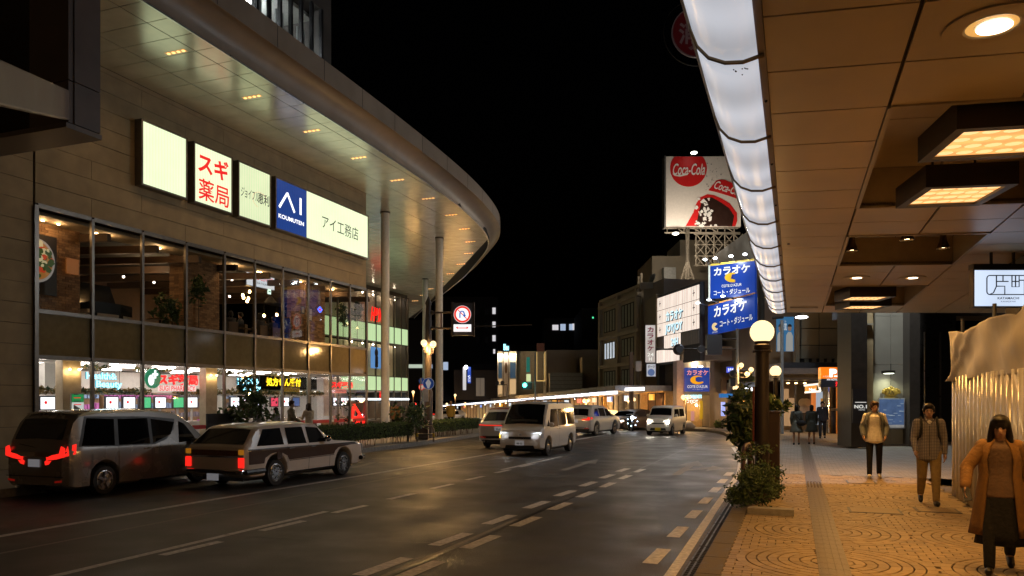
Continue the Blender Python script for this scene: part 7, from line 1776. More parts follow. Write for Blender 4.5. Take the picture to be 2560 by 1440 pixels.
t = vthing('utility_pole', 1578, 1070, 57, 'plain brown utility pole before the office block', 'pole'); MB().cyl(PT(1578,1072,57.4),PT(1578,880,57.4),.2,.16,10).build('shaft', mat('pole_concrete',(.12,.085,.065),rough=.8), t); VB(1590,1604,903,928,57,.6).build('aircon_box', mat('aircon',(.45,.42,.4),rough=.6), t)
t = vthing('far_signal', 1312, 1000, 75, 'traffic signal showing green over the road behind the van', 'traffic signal'); VB(1304,1330,954,973,75,.3).build('housing', bez, t); MB().ball(PT(1312,963,74.7),.22,12,(1,.4,1)).build('green_lamp', glow('signal_green',(.1,1,.75),8.), t); MB().cyl(PT(1338,1040,75),PT(1338,880,75),.1,.09,8).build('shaft', mat('grey_post',(.3,.3,.29)), t); MB().cyl(PT(1304,958,75),PT(1338,955,75),.05,.05,6).build('arm', mat('grey_post',(.3,.3,.29)), t)
t = vthing('far_signal', 1245, 1000, 80, 'dark pair of round signal backs above the pale car', 'traffic signal')
for u in (1243,1256): MB().lathe([(0,0),(.22,0),(.22,.2),(0,.2)], PT(u,957,80), 14, ax=-fwd_).build('signal_back', bez, t)
MB().cyl(PT(1238,962,80.1),PT(1268,962,80.1),.05,.05,6).build('arm', bez, t); MB().cyl(PT(1268,962,80.1),PT(1268,1050,80.1),.08,.08,8).build('shaft', mat('grey_post',(.3,.3,.29)), t)
t = vthing('far_signal', 1037, 1040, 110, 'red pedestrian signal glowing in the side street', 'traffic signal'); VB(1034,1040,1007,1019,110,.3).build('housing', bez, t); MB().ball(PT(1037,1010,109.7),.2,10).build('red_lamp', glow('signal_red',(1,.05,.03),5.,False), t); MB().cyl(PT(1037,1019,110),PT(1037,1045,110),.06,.06,6).build('shaft', dark_in, t)
# boulder and small hedges before the corner entrance
t = vthing('boulder', 1718, 1072, 50.5, 'rounded pale boulder at the kerb before the corner entrance', 'boulder'); p = PT(1718,1068,50.5); organic('stone', [('e',p+Vector((0,0,.15)),(.42,.35,.3)),('e',p+Vector((.15,.05,.05)),(.4,.3,.22))], mat('granite',(.34,.3,.26),rough=.8,bump=.5), t, .05, 2)
for u, lb in ((1703,'left of the boulder'),(1797,'right of the corner entrance')):
    p = PT(u,1062,51); shrub('clipped_bush', [tuple(p+Vector((R.uniform(-.25,.25),R.uniform(-.25,.25),R.uniform(-.15,.25)))) for _ in range(30)], 500, .07, (.06,.06,.06), 'small clipped bush at the kerb ' + lb, mats=hed)
t = vthing('guard_rail', 1815, 1072, 50, 'dark hoop guard rail by the corner lane entrance', 'railing'); a, b_ = PT(1806,1072,50), PT(1826,1072,50); z_ = PT(1815,1048,50).z; MB().tube([a,(a.x,a.y,z_-.1),a.lerp(b_,.15)+Vector((0,0,z_-a.z)),a.lerp(b_,.85)+Vector((0,0,z_-a.z)),(b_.x,b_.y,z_-.1),b_], .05, 8).build('hoop', pole_m, t)
# ================================================================ vehicles
# --- grey minivan, rear three-quarter
pm_ = car_paint('minivan_grey', (.26,.235,.21), .35, .27)
c = Car('minivan', 'silver grey minivan with lit red tail lamps at the left edge', top=[(0,1.02),(.03,1.08),(.1,1.3),(.28,1.72),(.42,1.86),(.9,1.93),(2.4,1.95),(3.3,1.86),(3.75,1.62),(4.25,1.18),(4.75,1.02),(4.93,.72)], belt=[(0,1.08),(1.2,1.1),(3.4,1.06),(4.93,.9)], W=1.85, wheels=(1.02,4.02), paintm=pm_, wr=.335, zb=.2, tumble=.17)
c.across('rear_screen', .1, .3, .9, .88, glass_car, .012); 
for (pts) in ([(.42,1.15),(1.3,1.12),(1.35,1.72),(.62,1.76)],[(1.42,1.12),(2.35,1.1),(2.35,1.72),(1.46,1.72)],[(2.45,1.1),(3.05,1.3),(3.2,1.6),(2.45,1.7)],[(3.3,1.08),(3.95,1.1),(3.55,1.55),(3.36,1.62)]): c.both('side_window', pts, glass_car)
c.both('privacy_band', [(.34,1.13),(1.3,1.09),(2.5,1.07),(2.9,1.18),(3.16,1.42),(3.24,1.68),(2.4,1.76),(.56,1.8)], black_pl, .003)
c.across('windscreen', 3.42, 4.2, .92, .95, glass_car, .012)
for sd in (1,-1):
    c.endplate('tail_lamp', -1, [(sd*.88,1.12),(sd*.78,1.16),(sd*.72,1.0),(sd*.34,.93),(sd*.36,.85),(sd*.3,.82),(sd*.32,.74),(sd*.42,.76),(sd*.5,.84),(sd*.88,.93)][::sd], tail_m, .02, off=-.015)
    c.patch('tail_lamp_side', [(.02,.93),(.26,.98),(.3,1.2),(.1,1.16)], tail_m, sd)
    c.endplate('reflector', -1, [(sd*.8,.42),(sd*.6,.4),(sd*.6,.36),(sd*.8,.38)][::sd], tail_dim, .01, off=.0)
    c.endplate('lamp_gap', -1, [(sd*.86,.90),(sd*.4,.845),(sd*.4,.83),(sd*.86,.885)][::sd], black_pl, .025, off=-.012)
c.endplate('chrome_garnish', -1, [(-.66,1.02),(.66,1.02),(.4,.92),(-.4,.92)], chrome, .02, off=-.012); c.plate(-1, .78, txt=None); c.endplate('bumper_step', -1, [(-.84,.5),(.84,.5),(.84,.48),(-.84,.48)], black_pl, .015, off=.0)
c.endplate('wiper', -1, [(-.05,1.12),(.5,1.2),(.5,1.18),(-.05,1.1)], black_pl, .01, off=-.05)
c.seam(1.4,.4,1.1,-1); c.seam(2.4,.35,1.1,-1); c.seam(3.5,.35,1.05,-1); c.seam(1.4,.4,1.1,1); c.handle(2.25,1.0,chrome); c.handle(2.6,1.0,chrome); c.mirror(3.75,1.1,pm_)
c.across('spoiler', .4, .62, 1.0, 1.0, pm_, .03); MB().slab([(1.0,0,1.95),(1.18,0,1.95),(1.0,0,2.05)], (0,.02,0)).build('shark_fin', pm_, c.t)
c.put(-14.5, 12.0, 0.02, .925)
# --- white wagon with wood panels
wp = car_paint('wagon_white', (.74,.68,.63), 0., .3); woodp = mat('wood_panel', (.055,.022,.011), rough=.32, var=.12, vscale=5, coat=.4)
c = Car('station_wagon', 'white vintage station wagon with dark wood side panels and chrome wheels', top=[(0,.9),(.04,.96),(.5,1.36),(.62,1.41),(1.0,1.45),(2.3,1.46),(2.75,1.41),(3.25,1.0),(3.4,.96),(4.35,.88),(4.6,.84),(4.72,.62)], belt=[(0,.92),(3.3,.9),(4.72,.8)], W=1.72, wheels=(1.05,3.75), paintm=wp, wr=.315, zb=.24, tumble=.3, rim='wire', plan=[(0,.95),(.1,1),(4.4,.99),(4.62,.95),(4.72,.9)])
c.across('rear_screen', .09, .47, .96, .92, glass_car, .012)
for pts in ([(.42,.96),(1.35,.95),(1.33,1.34),(.72,1.33)],[(1.5,.95),(2.2,.94),(2.15,1.34),(1.5,1.34)],[(2.3,.94),(3.05,.94),(2.76,1.3),(2.28,1.34)]): c.both('side_window', pts, glass_car)
c.across('windscreen', 2.82, 3.2, .94, .97, glass_car, .012)
c.both('wood_panel', [(.12,.56),(.62,.56),(.66,.68),(.85,.76),(1.05,.79),(1.25,.76),(1.44,.68),(1.5,.58),(3.3,.6),(3.36,.68),(3.5,.76),(4.1,.8),(4.45,.8),(4.3,.86),(.12,.9)], woodp)
for sd in (1,-1):
    c.patch('wood_trim', [(.1,.9),(4.3,.86),(4.3,.845),(.1,.885)], chrome, sd, .012); c.patch('wood_trim', [(1.5,.57),(3.3,.59),(3.3,.575),(1.5,.555)], black_pl, sd, .012)
    c.patch('rub_strip', [(1.5,.3),(3.32,.3),(3.32,.26),(1.5,.26)], mat('sill_blue',(.1,.12,.15),rough=.3,metal=.5), sd, .008)
    c.endplate('tail_lamp', -1, [(sd*.84,.72),(sd*.68,.72),(sd*.68,.5),(sd*.84,.5)][::sd], tail_m, .02); c.endplate('reverse_lens', -1, [(sd*.83,.78),(sd*.69,.78),(sd*.69,.73),(sd*.83,.73)][::sd], lens_m, .02); c.endplate('amber_lens', -1, [(sd*.83,.9),(sd*.69,.9),(sd*.69,.79),(sd*.83,.79)][::sd], mat('amber_lens_lit',(.5,.2,.02),rough=.2,emit=(.8,.3,.02),estr=.3), .02)
    MB().tube([(.0,sd*.87,.4),(.3,sd*.88,.4),(.6,sd*.875,.4)], .06, 8).build('bumper_corner', black_pl, c.t); MB().tube([(4.66,sd*.8,.42),(4.5,sd*.88,.42)], .06, 8).build('bumper_corner', black_pl, c.t)
    c.seam(1.45,.35,.9,sd); c.seam(2.26,.3,.9,sd); c.seam(3.12,.3,.92,sd)
    MB().obox((4.73,sd*.58,.7),(1,0,0),(0,1,0),(0,0,1),.015,.2,.09).build('head_lamp', lens_m, c.t)
c.endplate('wood_tailgate', -1, [(-.67,.88),(.67,.88),(.67,.76),(-.67,.76)], mat('wood_light',(.16,.07,.02),rough=.35,var=.3,vscale=12), .015); c.endplate('chrome_bar', -1, [(-.67,.755),(.67,.755),(.67,.72),(-.67,.72)], chrome, .02)
MB().box(-.12,-.0,-.86,.86,.36,.46).build('rear_bumper', chrome, c.t, bevel=.025); MB().box(-.13,-.1,-.7,.7,.395,.43).build('bumper_rubber', black_pl, c.t); c.plate(-1, .29, off=.06, txt=None)
MB().box(4.68,4.8,-.85,.85,.36,.48).build('front_bumper', chrome, c.t, bevel=.025); MB().box(4.7,4.735,-.38,.38,.58,.78).build('grille', chrome, c.t)
c.handle(1.58,.85,chrome); c.handle(2.42,.85,chrome); c.mirror(2.95,1.02,chrome)
MB().obox((1.15,-.865,.72),(1,0,0),(0,1,0),(0,0,1),.09,.006,.1).build('fuel_flap', woodp, c.t)
MB().ball((.35,-.2,1.12),.04,8).build('brake_lamp', tail_dim, c.t)
c.put(-12.15, 14.65, -.03)
# --- white delivery van coming towards us
vp = car_paint('van_white', (.66,.62,.56), 0., .3)
c = Car('delivery_van', 'white delivery van with lit headlamps and roof bars facing the camera', top=[(0,1.72),(.08,1.85),(.5,1.92),(2.9,1.92),(3.1,1.88),(3.5,1.4),(3.68,1.06),(3.95,.92),(4.04,.62)], belt=[(0,1.0),(3.5,1.0),(4.04,.86)], W=1.67, wheels=(.72,3.3), paintm=vp, wr=.30, zb=.24, tumble=.12, rim='steel', plan=[(0,.94),(.1,1),(3.5,1),(3.85,.97),(4.04,.9)])
for pts in ([(.2,1.06),(1.1,1.05),(1.1,1.66),(.2,1.66)],[(1.2,1.05),(2.1,1.05),(2.1,1.66),(1.2,1.66)],[(2.2,1.02),(3.12,1.02),(3.05,1.3),(2.86,1.66),(2.2,1.66)]): c.both('side_window', pts, glass_car)
c.across('windscreen', 3.14, 3.64, .96, .98, glass_car, .014); c.both('quarter_window', [(3.18,1.05),(3.42,1.06),(3.22,1.3)], glass_car)
for sd in (1,-1):
    c.endplate('head_lamp', 1, [(sd*.76,.8),(sd*.42,.76),(sd*.42,.62),(sd*.7,.63)][::-sd], head_m, .03, off=-.09); c.patch('head_lamp_side', [(3.82,.66),(3.99,.66),(3.95,.78),(3.8,.82)], lens_m, sd); c.endplate('lamp_brow', 1, [(sd*.78,.87),(sd*.4,.82),(sd*.4,.79),(sd*.78,.83)][::-sd], mat('drl',(.8,.85,.9),rough=.3,emit=(.8,.9,1),estr=1.), .03, off=-.09)
    c.seam(2.15,.3,1.65,sd); c.seam(3.15,.35,1.0,sd)
c.endplate('indicator', 1, [(-.8,.79),(-.73,.78),(-.73,.62),(-.8,.64)], amber_m, .03, off=-.1)
c.endplate('upper_grille', 1, [(-.42,.7),(.42,.7),(.42,.61),(-.42,.61)], black_pl, .03, off=-.03); c.endplate('lower_grille', 1, [(-.52,.4),(.52,.4),(.56,.28),(-.56,.28)], black_pl, .03, off=-.01); c.plate(1, .48, txt='88-03'); c.endplate('emblem', 1, [(-.06,.8),(.06,.8),(.05,.74),(-.05,.74)], chrome, .02, off=-.04)
for x in (.5,1.3,2.1):
    MB().tube([(x,-.74,1.86),(x,-.74,2.0),(x,.74,2.0),(x,.74,1.86)], .022, 6).build('roof_bar', black_pl, c.t)
c.handle(2.3,.95,vp); c.handle(2.05,.95,vp); c.mirror(3.3,1.12,vp); c.across('wiper', 3.56, 3.6, .7, .7, black_pl, .022)
for sd in (1,-1): lamp((3.98,sd*.6,.7), 14, (.85,.92,1), c.t, r=.08)
c.put(-8.95, 28.4, PI-.03)
for sd in (): pass
# --- pale crossover seen from behind, red light bar
sp = car_paint('crossover_silver', (.66,.66,.68), .15, .3)
def suv(name, label, paintm, top=None, W=1.84):
    return Car(name, label, top=top or [(0,.98),(.05,1.06),(.5,1.5),(.66,1.62),(1.3,1.69),(2.3,1.68),(2.75,1.55),(3.4,1.12),(4.2,1.0),(4.5,.88),(4.6,.6)], belt=[(0,1.0),(3.4,1.02),(4.6,.85)], W=W, wheels=(.88,3.54), paintm=paintm, wr=.35, zb=.24, tumble=.34)
def suv_glass(c):
    c.across('rear_screen', .12, .48, .9, .86, glass_car, .014); c.across('windscreen', 2.82, 3.36, .92, .96, glass_car, .014)
    for pts in ([(.55,1.1),(1.3,1.08),(1.3,1.5),(.95,1.5)],[(1.4,1.08),(2.2,1.07),(2.2,1.52),(1.4,1.53)],[(2.3,1.07),(3.1,1.08),(2.74,1.46),(2.3,1.5)]): c.both('side_window', pts, glass_car)
    c.mirror(2.95,1.1,c.pm)
c = suv('crossover', 'silver crossover with full-width red light bar seen from behind, left of the van', sp); suv_glass(c)
c.endplate('light_bar', -1, [(-.84,.99),(-.5,.97),(.5,.97),(.84,.99),(.84,.95),(.5,.935),(-.5,.935),(-.84,.95)], glow('tail_bar',(1,.03,.015),.9,False), .03, off=-.01); c.plate(-1,.82,txt='20-01'); c.across('roof_lip', .62, .78, .95, .95, mat('red_lip',(.2,.015,.015),rough=.3), .012)
c.endplate('bumper_insert', -1, [(-.7,.52),(.7,.52),(.62,.42),(-.62,.42)], black_pl, .02); c.endplate('diffuser', -1, [(-.75,.36),(.75,.36),(.65,.28),(-.65,.28)], black_pl, .02)
for sd in (1,-1): c.endplate('reflector', -1, [(sd*.8,.5),(sd*.55,.48),(sd*.55,.44),(sd*.8,.45)][::sd], tail_dim, .025); MB().cyl((-.05,sd*.6,.3),(.2,sd*.6,.3),.05,.05,10).build('exhaust', chrome, c.t)
c.put(-11.3, 29.6, .02)
# --- white SUV further off, turning
c = suv('white_suv', 'white sport utility car seen from behind, right of the van', car_paint('suv_white', (.52,.5,.46), 0., .3)); suv_glass(c)
for sd in (1,-1): c.endplate('tail_lamp', -1, [(sd*.86,1.05),(sd*.74,1.05),(sd*.72,.96),(sd*.4,.94),(sd*.4,.88),(sd*.86,.88)][::sd], tail_m, .03, off=-.02); c.patch('tail_lamp_side', [(.03,.9),(.3,.94),(.3,1.04),(.06,1.02)], tail_m, sd); c.endplate('reflector', -1, [(sd*.8,.45),(sd*.55,.44),(sd*.55,.4),(sd*.8,.41)][::sd], tail_dim, .025)
c.endplate('rear_skid', -1, [(-.7,.52),(.7,.52),(.6,.4),(-.6,.4)], chrome, .02); c.endplate('lower_trim', -1, [(-.86,.4),(.86,.4),(.8,.28),(-.8,.28)], black_pl, .015); c.plate(-1,.82,txt=None)
c.put(-11.1, 41.0, -.16)
# --- white hatch facing us, black car, kei wagon
def hatch(name, label, paintm, hm, kei=False, plate=None, grille=True):
    if kei:
        c = Car(name, label, top=[(0,1.4),(.06,1.58),(.4,1.65),(2.3,1.65),(2.55,1.55),(2.9,1.08),(3.25,.94),(3.38,.6)], belt=[(0,.98),(3.38,.85)], W=1.475, wheels=(.5,2.93), paintm=paintm, wr=.27, zb=.2, tumble=.14, plan=[(0,.94),(.1,1),(3.0,1),(3.25,.95),(3.38,.86)])
        c.across('windscreen', 2.58, 2.87, .95, .97, glass_car, .014); c.both('side_window', [(1.5,1.03),(2.55,1.02),(2.4,1.45),(1.5,1.47)], glass_car); c.both('side_window', [(.4,1.03),(1.4,1.03),(1.4,1.47),(.4,1.46)], glass_car); c.mirror(2.55,1.1,paintm); hy_, w = .74, .6
    else:
        c = Car(name, label, top=[(0,.95),(.1,1.1),(.6,1.42),(1.2,1.48),(2.1,1.47),(2.6,1.35),(3.2,1.0),(3.9,.86),(4.1,.78),(4.2,.55)], belt=[(0,.92),(3.2,.92),(4.2,.74)], W=1.72, wheels=(.75,3.35), paintm=paintm, wr=.31, zb=.2, tumble=.36)
        c.across('windscreen', 2.66, 3.16, .94, .97, glass_car, .014); c.both('side_window', [(1.3,.98),(2.9,.97),(2.56,1.28),(1.3,1.34)], glass_car); c.mirror(2.8,1.0,paintm); hy_, w = .66, .72
    for sd in (1,-1): c.endplate('head_lamp', 1, [(sd*w,hy_+.09),(sd*(w-.3),hy_+.05),(sd*(w-.28),hy_-.06),(sd*(w-.03),hy_-.04)][::-sd], hm, .03, off=-.1)
    c.endplate('upper_grille', 1, [(-.36,hy_-.04),(.36,hy_-.04),(.34,hy_-.11),(-.34,hy_-.11)], black_pl, .02, off=-.03); c.endplate('lower_grille', 1, [(-.42,.42),(.42,.42),(.46,.28),(-.46,.28)], black_pl, .02, off=-.01); c.plate(1,.36,plate,None)
    for sd in (1,-1): lamp((c.L-.04,sd*.55,hy_), 10, (1,.9,.75) if hm is head_warm else (.88,.94,1), c.t, r=.07)
    return c
c = hatch('kei_wagon', 'small white box wagon with yellow number plate coming towards the camera', car_paint('kei_white',(.6,.58,.53),0.,.3), head_warm, True, plate_y); c.put(-6.75, 45.2, PI-.12)
c = hatch('dark_hatchback', 'dark brown hatchback with warm headlamps behind the box wagon', car_paint('hatch_dark',(.05,.03,.025),.2,.3), head_warm); c.put(-10.2, 53.5, PI-.35)
c = hatch('white_hatchback', 'white hatchback with cold headlamps turning beyond the white utility car', car_paint('hatch_white',(.55,.55,.55),0.,.3), head_m); c.put(-13.6, 58.5, PI-.62)
far_c = [(1143,1047,84,'silver car with bright headlamps far behind the yellow-jacketed person',head_m,1),(1100,1040,100,'dark car with red tail lamps between the columns',None,2),(1120,1036,112,'white van-like car far down the side street',head_warm,1),(1030,1043,105,'car with headlamps deep in the left side street',head_m,1)]
for u, v, t_, lb, hm, kd in far_c:
    p = PT(u, v, t_)
    if kd == 1: c = hatch('far_car', lb, car_paint('hatch_white',(.55,.55,.55)), hm, t_ > 110)
    else:
        c = suv('far_car', lb, car_paint('hatch_dark',(.05,.03,.025))); suv_glass(c)
        for sd in (1,-1): c.endplate('tail_lamp', -1, [(sd*.86,1.05),(sd*.6,1.0),(sd*.6,.88),(sd*.86,.88)][::sd], tail_m, .03, off=-.02)
    c.put(p.x, p.y, (PI-.35) if kd == 1 else .35)
# motorbike with bright lamp cluster beside the dark hatchback
p = G(1581, 1078); mo = thing('motorbike', tuple(p), 'motorbike with glaring cold lamps beside the dark hatchback', 'motorbike')
def ml(x, y, z): return p + fwd_*x*1.0 + rv*y + UPV*z
for x in (0,1.3): MB().lathe([(.2,-.05),(.3,-.05),(.31,0),(.3,.05),(.2,.05)], ml(x,0,.31), 18, ax=rv).build('wheel', tyre_m, mo)
MB().tube([ml(0,0,.35),ml(.15,0,.8),ml(.25,0,1.05)], .04, 8).build('fork', chrome, mo); MB().tube([ml(.2,-.35,1.05),ml(.25,0,1.08),ml(.2,.35,1.05)], .02, 6).build('handlebar', black_pl, mo); organic('frame_body', [('e',ml(.7,0,.7),(.3,.25,.22)),('e',ml(1.1,0,.78),(.25,.3,.1)),('c',ml(.2,0,.75),.12,ml(.7,0,.75),.14)], black_pl, mo, .04, 2)
MB().ball(ml(-.02,0,.85),.1,10).build('head_lamp', head_m, mo)
for k_ in range(7): MB().ball(ml(-.0,.32*math.cos(2*PI*k_/7),.62+.3*math.sin(2*PI*k_/7)),.035,8).build('marker_lamp', glow('marker_lamp',(.6,.75,1),8.,False), mo)
# ================================================================ people
def open_coat(t, T, che, pel, up, mat_, hemz, opening=.75, flare=.08, g=.03, fat=1., sway=0., name='coat'):
    rings = []; n = 22
    zs = [1.5,1.47,1.40,1.25,1.08,.95]+([.95-(.95-hemz)*i/5 for i in range(1,6)] if hemz < .93 else [])
    for z in zs:
        f = max(0, (1.1-z)/(1.1-min(hemz,.9))) if z < 1.1 else 0
        if z >= 1.5: rx, ry = .075, .075
        elif z >= 1.47: rx, ry = .13, .09
        else: rx, ry = (.185*fat+g, .125*fat+g) if z > 1.2 else (.17*fat+g, .13*fat+g)
        rx += flare*f; ry += flare*f; ring = []
        for i in range(n+1):
            a = PI/2 + opening*(.7 if z > 1.3 else 1) + (2*PI-2*opening*(.7 if z > 1.3 else 1))*i/n; w = 1+.05*f*math.sin(a*6)
            ring.append(T(Vector((math.cos(a)*rx*w, math.sin(a)*ry*w + sway*f + math.sin((z-.95)*0)*0, z))))
        rings.append(ring)
    o = MB().loft(rings, closed=False).build(name, mat_, t, smooth=60); so = o.modifiers.new('s','SOLIDIFY'); so.thickness = .014; so.offset = 1
    return o
def sleeves(t, T, J, mat_, r=.072, vox=.014):
    for s in (1,-1):
        sh, el, wr, d2 = J['a%d' % s]
        organic('sleeve', [('c',T(sh+Vector((-.02*s,0,.0))),r,T(el),r*.9),('c',T(el),r*.9,T(wr-d2*.015),r*.75)], mat_, t, vox, 3)
def gp_(u, v): return G(u, v, KERB)
# woman in a mustard coat, striding towards us
p = gp_(2500, 1432)
black_c = cloth('black_cloth', (.006,.006,.007), .95); sweat = cloth('sweater_taupe', (.14,.085,.055)); coat_m = cloth('coat_mustard', (.2,.1,.028))
def w_extra(t, T, J, che, pel, up): pass
t, T, J = human('person', tuple(p), PI-.2, 'woman in open mustard coat and long black skirt holding a phone, nearest at right', 1.66, legs=((.3,.12),(-.28,.35)), arms=((.25,.5,.35),(-.3,.3,.3)), top=sweat, skirt=(black_c,.72,.07), hair='long', shoes=shoe_b, det=2, lean=.07, head=(.0,.22), bottom=black_c)
open_coat(t, T, None, None, None, coat_m, .42, .62, .1, .03, sway=-.06); sleeves(t, T, J, coat_m, .075)
ph_ = J['a1']; a = T(ph_[2]+ph_[3]*.09+Vector((-.02,.03,0))); ph = thing('mobile_phone', (0,0,0), 'dark mobile phone in the hand of the woman in mustard', 'phone'); LOCAL.add(ph.name)
o = MB().obox((0,0,0), (1,0,0), (0,1,0), (0,0,1), .036, .006, .075).build('phone_body', mat('phone_black',(.01,.01,.012),rough=.2,var=0), ph); ph.location = Vector(p) + Matrix.Rotation(PI-.2,3,'Z') @ a; ph.rotation_euler = (.5,.2,PI-.1)
# man in a checked shirt
chk = cloth('check_shirt', (.2,.185,.2))
nt = chk.node_tree; n = nt.nodes; L = nt.links; tc = n.new('ShaderNodeTexCoord'); b0 = n.new('ShaderNodeTexBrick'); b0.offset = 0; b0.inputs['Scale'].default_value = 1; b0.inputs['Brick Width'].default_value = .026; b0.inputs['Row Height'].default_value = .026; b0.inputs['Mortar Size'].default_value = .0035
b0.inputs['Color1'].default_value = b0.inputs['Color2'].default_value = (.3,.27,.27,1); b0.inputs['Mortar'].default_value = (.05,.05,.07,1)
mp = n.new('ShaderNodeMapping'); mp.inputs['Rotation'].default_value = (PI/2,0,0); L.new(tc.outputs['Object'], mp.inputs['Vector']); L.new(mp.outputs[0], b0.inputs['Vector']); L.new(b0.outputs[0], n['Principled BSDF'].inputs['Base Color'])
khaki = cloth('khaki', (.27,.19,.08)); tee = cloth('white_tee', (.6,.57,.53)); grey_j = cloth('grey_jacket', (.1,.11,.12)); bag_m = cloth('bag_black', (.012,.012,.013))
p = gp_(2322, 1262)
def backpack(mat_, w=.16):
    def f(t, T, J, che, pel, up):
        organic('backpack', [('e',T(che+Vector((0,-.19,-.08))),(w,.1,.24)),('e',T(che+Vector((0,-.22,-.2))),(w*.9,.1,.14))], mat_, t, .02, 3)
        for s in (1,-1): MB().tube([T(che+Vector((.11*s,-.14,.1))),T(che+Vector((.12*s,.0,.185))),T(che+Vector((.125*s,.13,.06))),T(che+Vector((.135*s,.135,-.08))),T(che+Vector((.16*s,.0,-.2)))], .022, 6).build('strap', mat_, t, smooth=60)
    return f
t, T, J = human('person', tuple(p), PI-.05, 'man in grey checked shirt and khaki trousers with a black backpack', 1.74, legs=((-.16,.45),(.2,.08)), arms=((.1,.22,.55),(-.12,.22,.2)), top=chk, bottom=khaki, hair='short', det=2, head=(-.05,.03), fat=1.16, hem=.06, bag=backpack(bag_m))
organic('undershirt', [('e',T(Vector((0,.085,1.40))),(.045,.03,.06))], tee, t, .012, 2)
b = MB(); 
for s in (1,-1): MB().slab([T(Vector((.0,.125,1.37))),T(Vector((.075*s,.1,1.49))),T(Vector((.1*s,.06,1.46)))], (0,.01,0)).build('collar', chk, t)
MB().obox(T(Vector((0,.148,1.1))),(1,0,0),(0,1,0),(0,0,1),.006,.004,.26).build('button_placket', bag_m, t)
# man in white tee and grey jacket
p = gp_(2186, 1195)
t, T, J = human('person', tuple(p), PI-.08, 'man in white tee, open grey jacket and black trousers looking aside', 1.76, legs=((.1,.08),(-.1,.16)), arms=((-.1,.3,.85),(-.1,.3,.85)), top=tee, bottom=black_c, hair='short', hairm=hair_br, shoes=shoe_w, det=2, head=(.5,0), hem=.03)
open_coat(t, T, None, None, None, grey_j, .9, .85, .03, .03, name='jacket'); sleeves(t, T, J, grey_j, .07)
# two schoolgirls walking away, man in a suit coming on
gsk = cloth('skirt_grey', (.12,.13,.11)); gtop = cloth('blazer_dark', (.045,.055,.05)); brn_bag = cloth('rucksack_brown', (.13,.075,.025))
for (u, v, lb, tp, bg) in ((1991,1112,'schoolgirl in green-grey skirt with shoulder bag walking away, left of the pair',cloth('blazer_green',(.075,.085,.075)),None),(2029,1111,'schoolgirl with brown rucksack and dark skirt walking away, right of the pair',gtop,backpack(brn_bag,.17))):
    p = gp_(u, v); t, T, J = human('person', tuple(p), -.02, lb, 1.58, legs=((.12,.05),(-.14,.12)), arms=((.1,.18,.3),(-.1,.18,.5)), top=tp, skirt=(gsk if bg is None else gtop,.5,.1), hair='bob', det=1, group='pedestrians', feat=False, hem=.02)
    if bg is None: organic('shoulder_bag', [('e',T(Vector((.2,-.12,.95))),(.2,.1,.13))], bag_m, t, .02, 2); MB().tube([T(Vector((-.13,-.06,1.45))),T(Vector((.05,-.14,1.2))),T(Vector((.18,-.12,1.05)))], .015, 6).build('strap', bag_m, t)
p = gp_(2056, 1096); navy = cloth('suit_navy', (.014,.015,.02))
t, T, J = human('person', tuple(p), PI, 'man in dark suit walking towards the camera past the orange doorway', 1.72, legs=((.16,.05),(-.18,.3)), arms=((.2,.2,.2),(-.2,.2,.2)), top=navy, bottom=navy, hair='short', det=1, group='pedestrians', fat=1.12, hem=.05)
organic('shirt_front', [('e',T(Vector((0,.09,1.36))),(.03,.03,.1))], tee, t, .014, 2)
# group before the shop windows
def left_person(u, vtop, X, rz, label, h, top, bottom, hair, det=1, hm=None, arms=((0,.12,.2),(0,.12,.2)), jacket=None, skirt=None):
    q = PX(u, vtop, X); return human('person', (q.x,q.y,KERB), rz, label, h, legs=((.05,.05),(-.06,.08)), arms=arms, top=top, bottom=bottom, hair=hair, det=det, hairm=hm, group='people before the shop windows', feat=False, jacket=jacket, skirt=skirt)
crm = cloth('cream_top', (.5,.42,.3)); olive = cloth('olive_coat', (.16,.14,.09)); den = cloth('denim', (.03,.04,.07)); gryt = cloth('grey_top', (.17,.16,.15)); brn = cloth('brown_jacket', (.22,.115,.035)); yel = cloth('yellow_jacket', (.42,.27,.04))
left_person(648, 1030, -17.6, 1.4, 'long-haired woman in grey top seen from behind, leftmost of the group by the shop', 1.52, gryt, den, 'long')
left_person(690, 1030, -17.6, 1.7, 'dark-haired woman in grey coat seen from behind, second of the group by the shop', 1.52, gryt, black_c, 'bob', jacket=gryt)
left_person(728, 1020, -17.4, -.9, 'tall man in open olive coat over a white shirt by the shop', 1.76, tee, black_c, 'short', hm=hair_br, arms=((.3,.15,.6),(0,.15,.3)), jacket=olive)
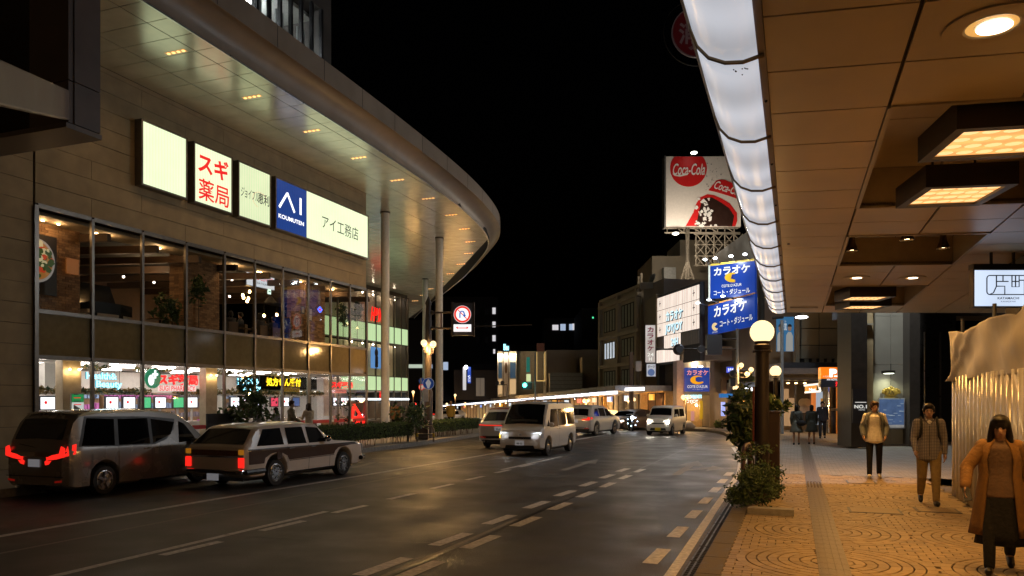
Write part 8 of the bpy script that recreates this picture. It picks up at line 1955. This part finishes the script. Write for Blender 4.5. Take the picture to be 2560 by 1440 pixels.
left_person(772, 1025, -17.3, 1.2, 'wavy-haired woman in cream blouse with folded arms by the shop', 1.66, crm, den, 'long', hm=hair_br, arms=((.3,.2,1.4),(.3,.2,1.4)))
left_person(988, 1020, -19.2, .2, 'man in brown jacket and dark trousers seen from behind beside the column', 1.68, brn, black_c, 'short', jacket=brn)
left_person(1127, 1013, -18.6, .0, 'person in yellow jacket with pale cap seen from behind near the column', 1.7, yel, black_c, 'cap', jacket=yel, hm=cloth('cap_pale',(.35,.22,.1)))
left_person(1036, 1030, -22.5, .5, 'small figure in dark coat and blue trousers in the side street', 1.6, navy, den, 'bob')
# diners upstairs
dn = cloth('diner_dark', (.03,.028,.03)); dn2 = cloth('diner_grey', (.07,.07,.075))
def chair(x, y, rz, label):
    t = thing('dining_chair', (x,y,zf), label, 'chair', 'chairs in the restaurant'); LOCAL.add(t.name); wd = mat('chair_wood',(.12,.07,.03),rough=.6)
    MB().box(-.2,.2,-.2,.2,.42,.46).build('seat', wd, t); MB().box(-.2,.2,-.22,-.19,.5,.9).build('backrest', wd, t)
    for sx_ in (-.18,.18):
        for sy_ in (-.2,.18): MB().box(sx_-.02,sx_+.02,sy_-.02,sy_+.02,0,.42 if sy_ > 0 else .88).build('leg', wd, t)
    t.rotation_euler = (0,0,rz)
ordn = ['first','second','third','fourth','fifth','sixth','seventh','eighth']
for i, (u, v, dx, rz) in enumerate(((577,778,1.3,1.2),(602,778,1.5,2.0),(651,782,1.2,1.4),(667,786,1.6,1.9),(684,785,1.3,1.3),(720,790,1.2,1.5),(738,789,1.5,2.2),(756,797,1.3,1.3))):
    q = PX(u, v, XF-dx); lb = '%s diner from the left, seated dark silhouette upstairs' % ordn[i]
    t, T, J = human('person', (q.x,q.y,zf), rz, lb, 1.66+.05*(i % 3), legs=((1.45,1.5),(1.42,1.48)), arms=((.5,.1,.9),(.4,.1,1.0)), top=(dn,dn2)[i % 2], bottom=black_c, hair=('bob','short','long')[i % 3], det=0, group='diners in the restaurant', feat=False)
    chair(q.x, q.y, rz, '%s dining chair from the left upstairs, under a diner' % ordn[i])

bpy.data.scenes.remove(SHOP)
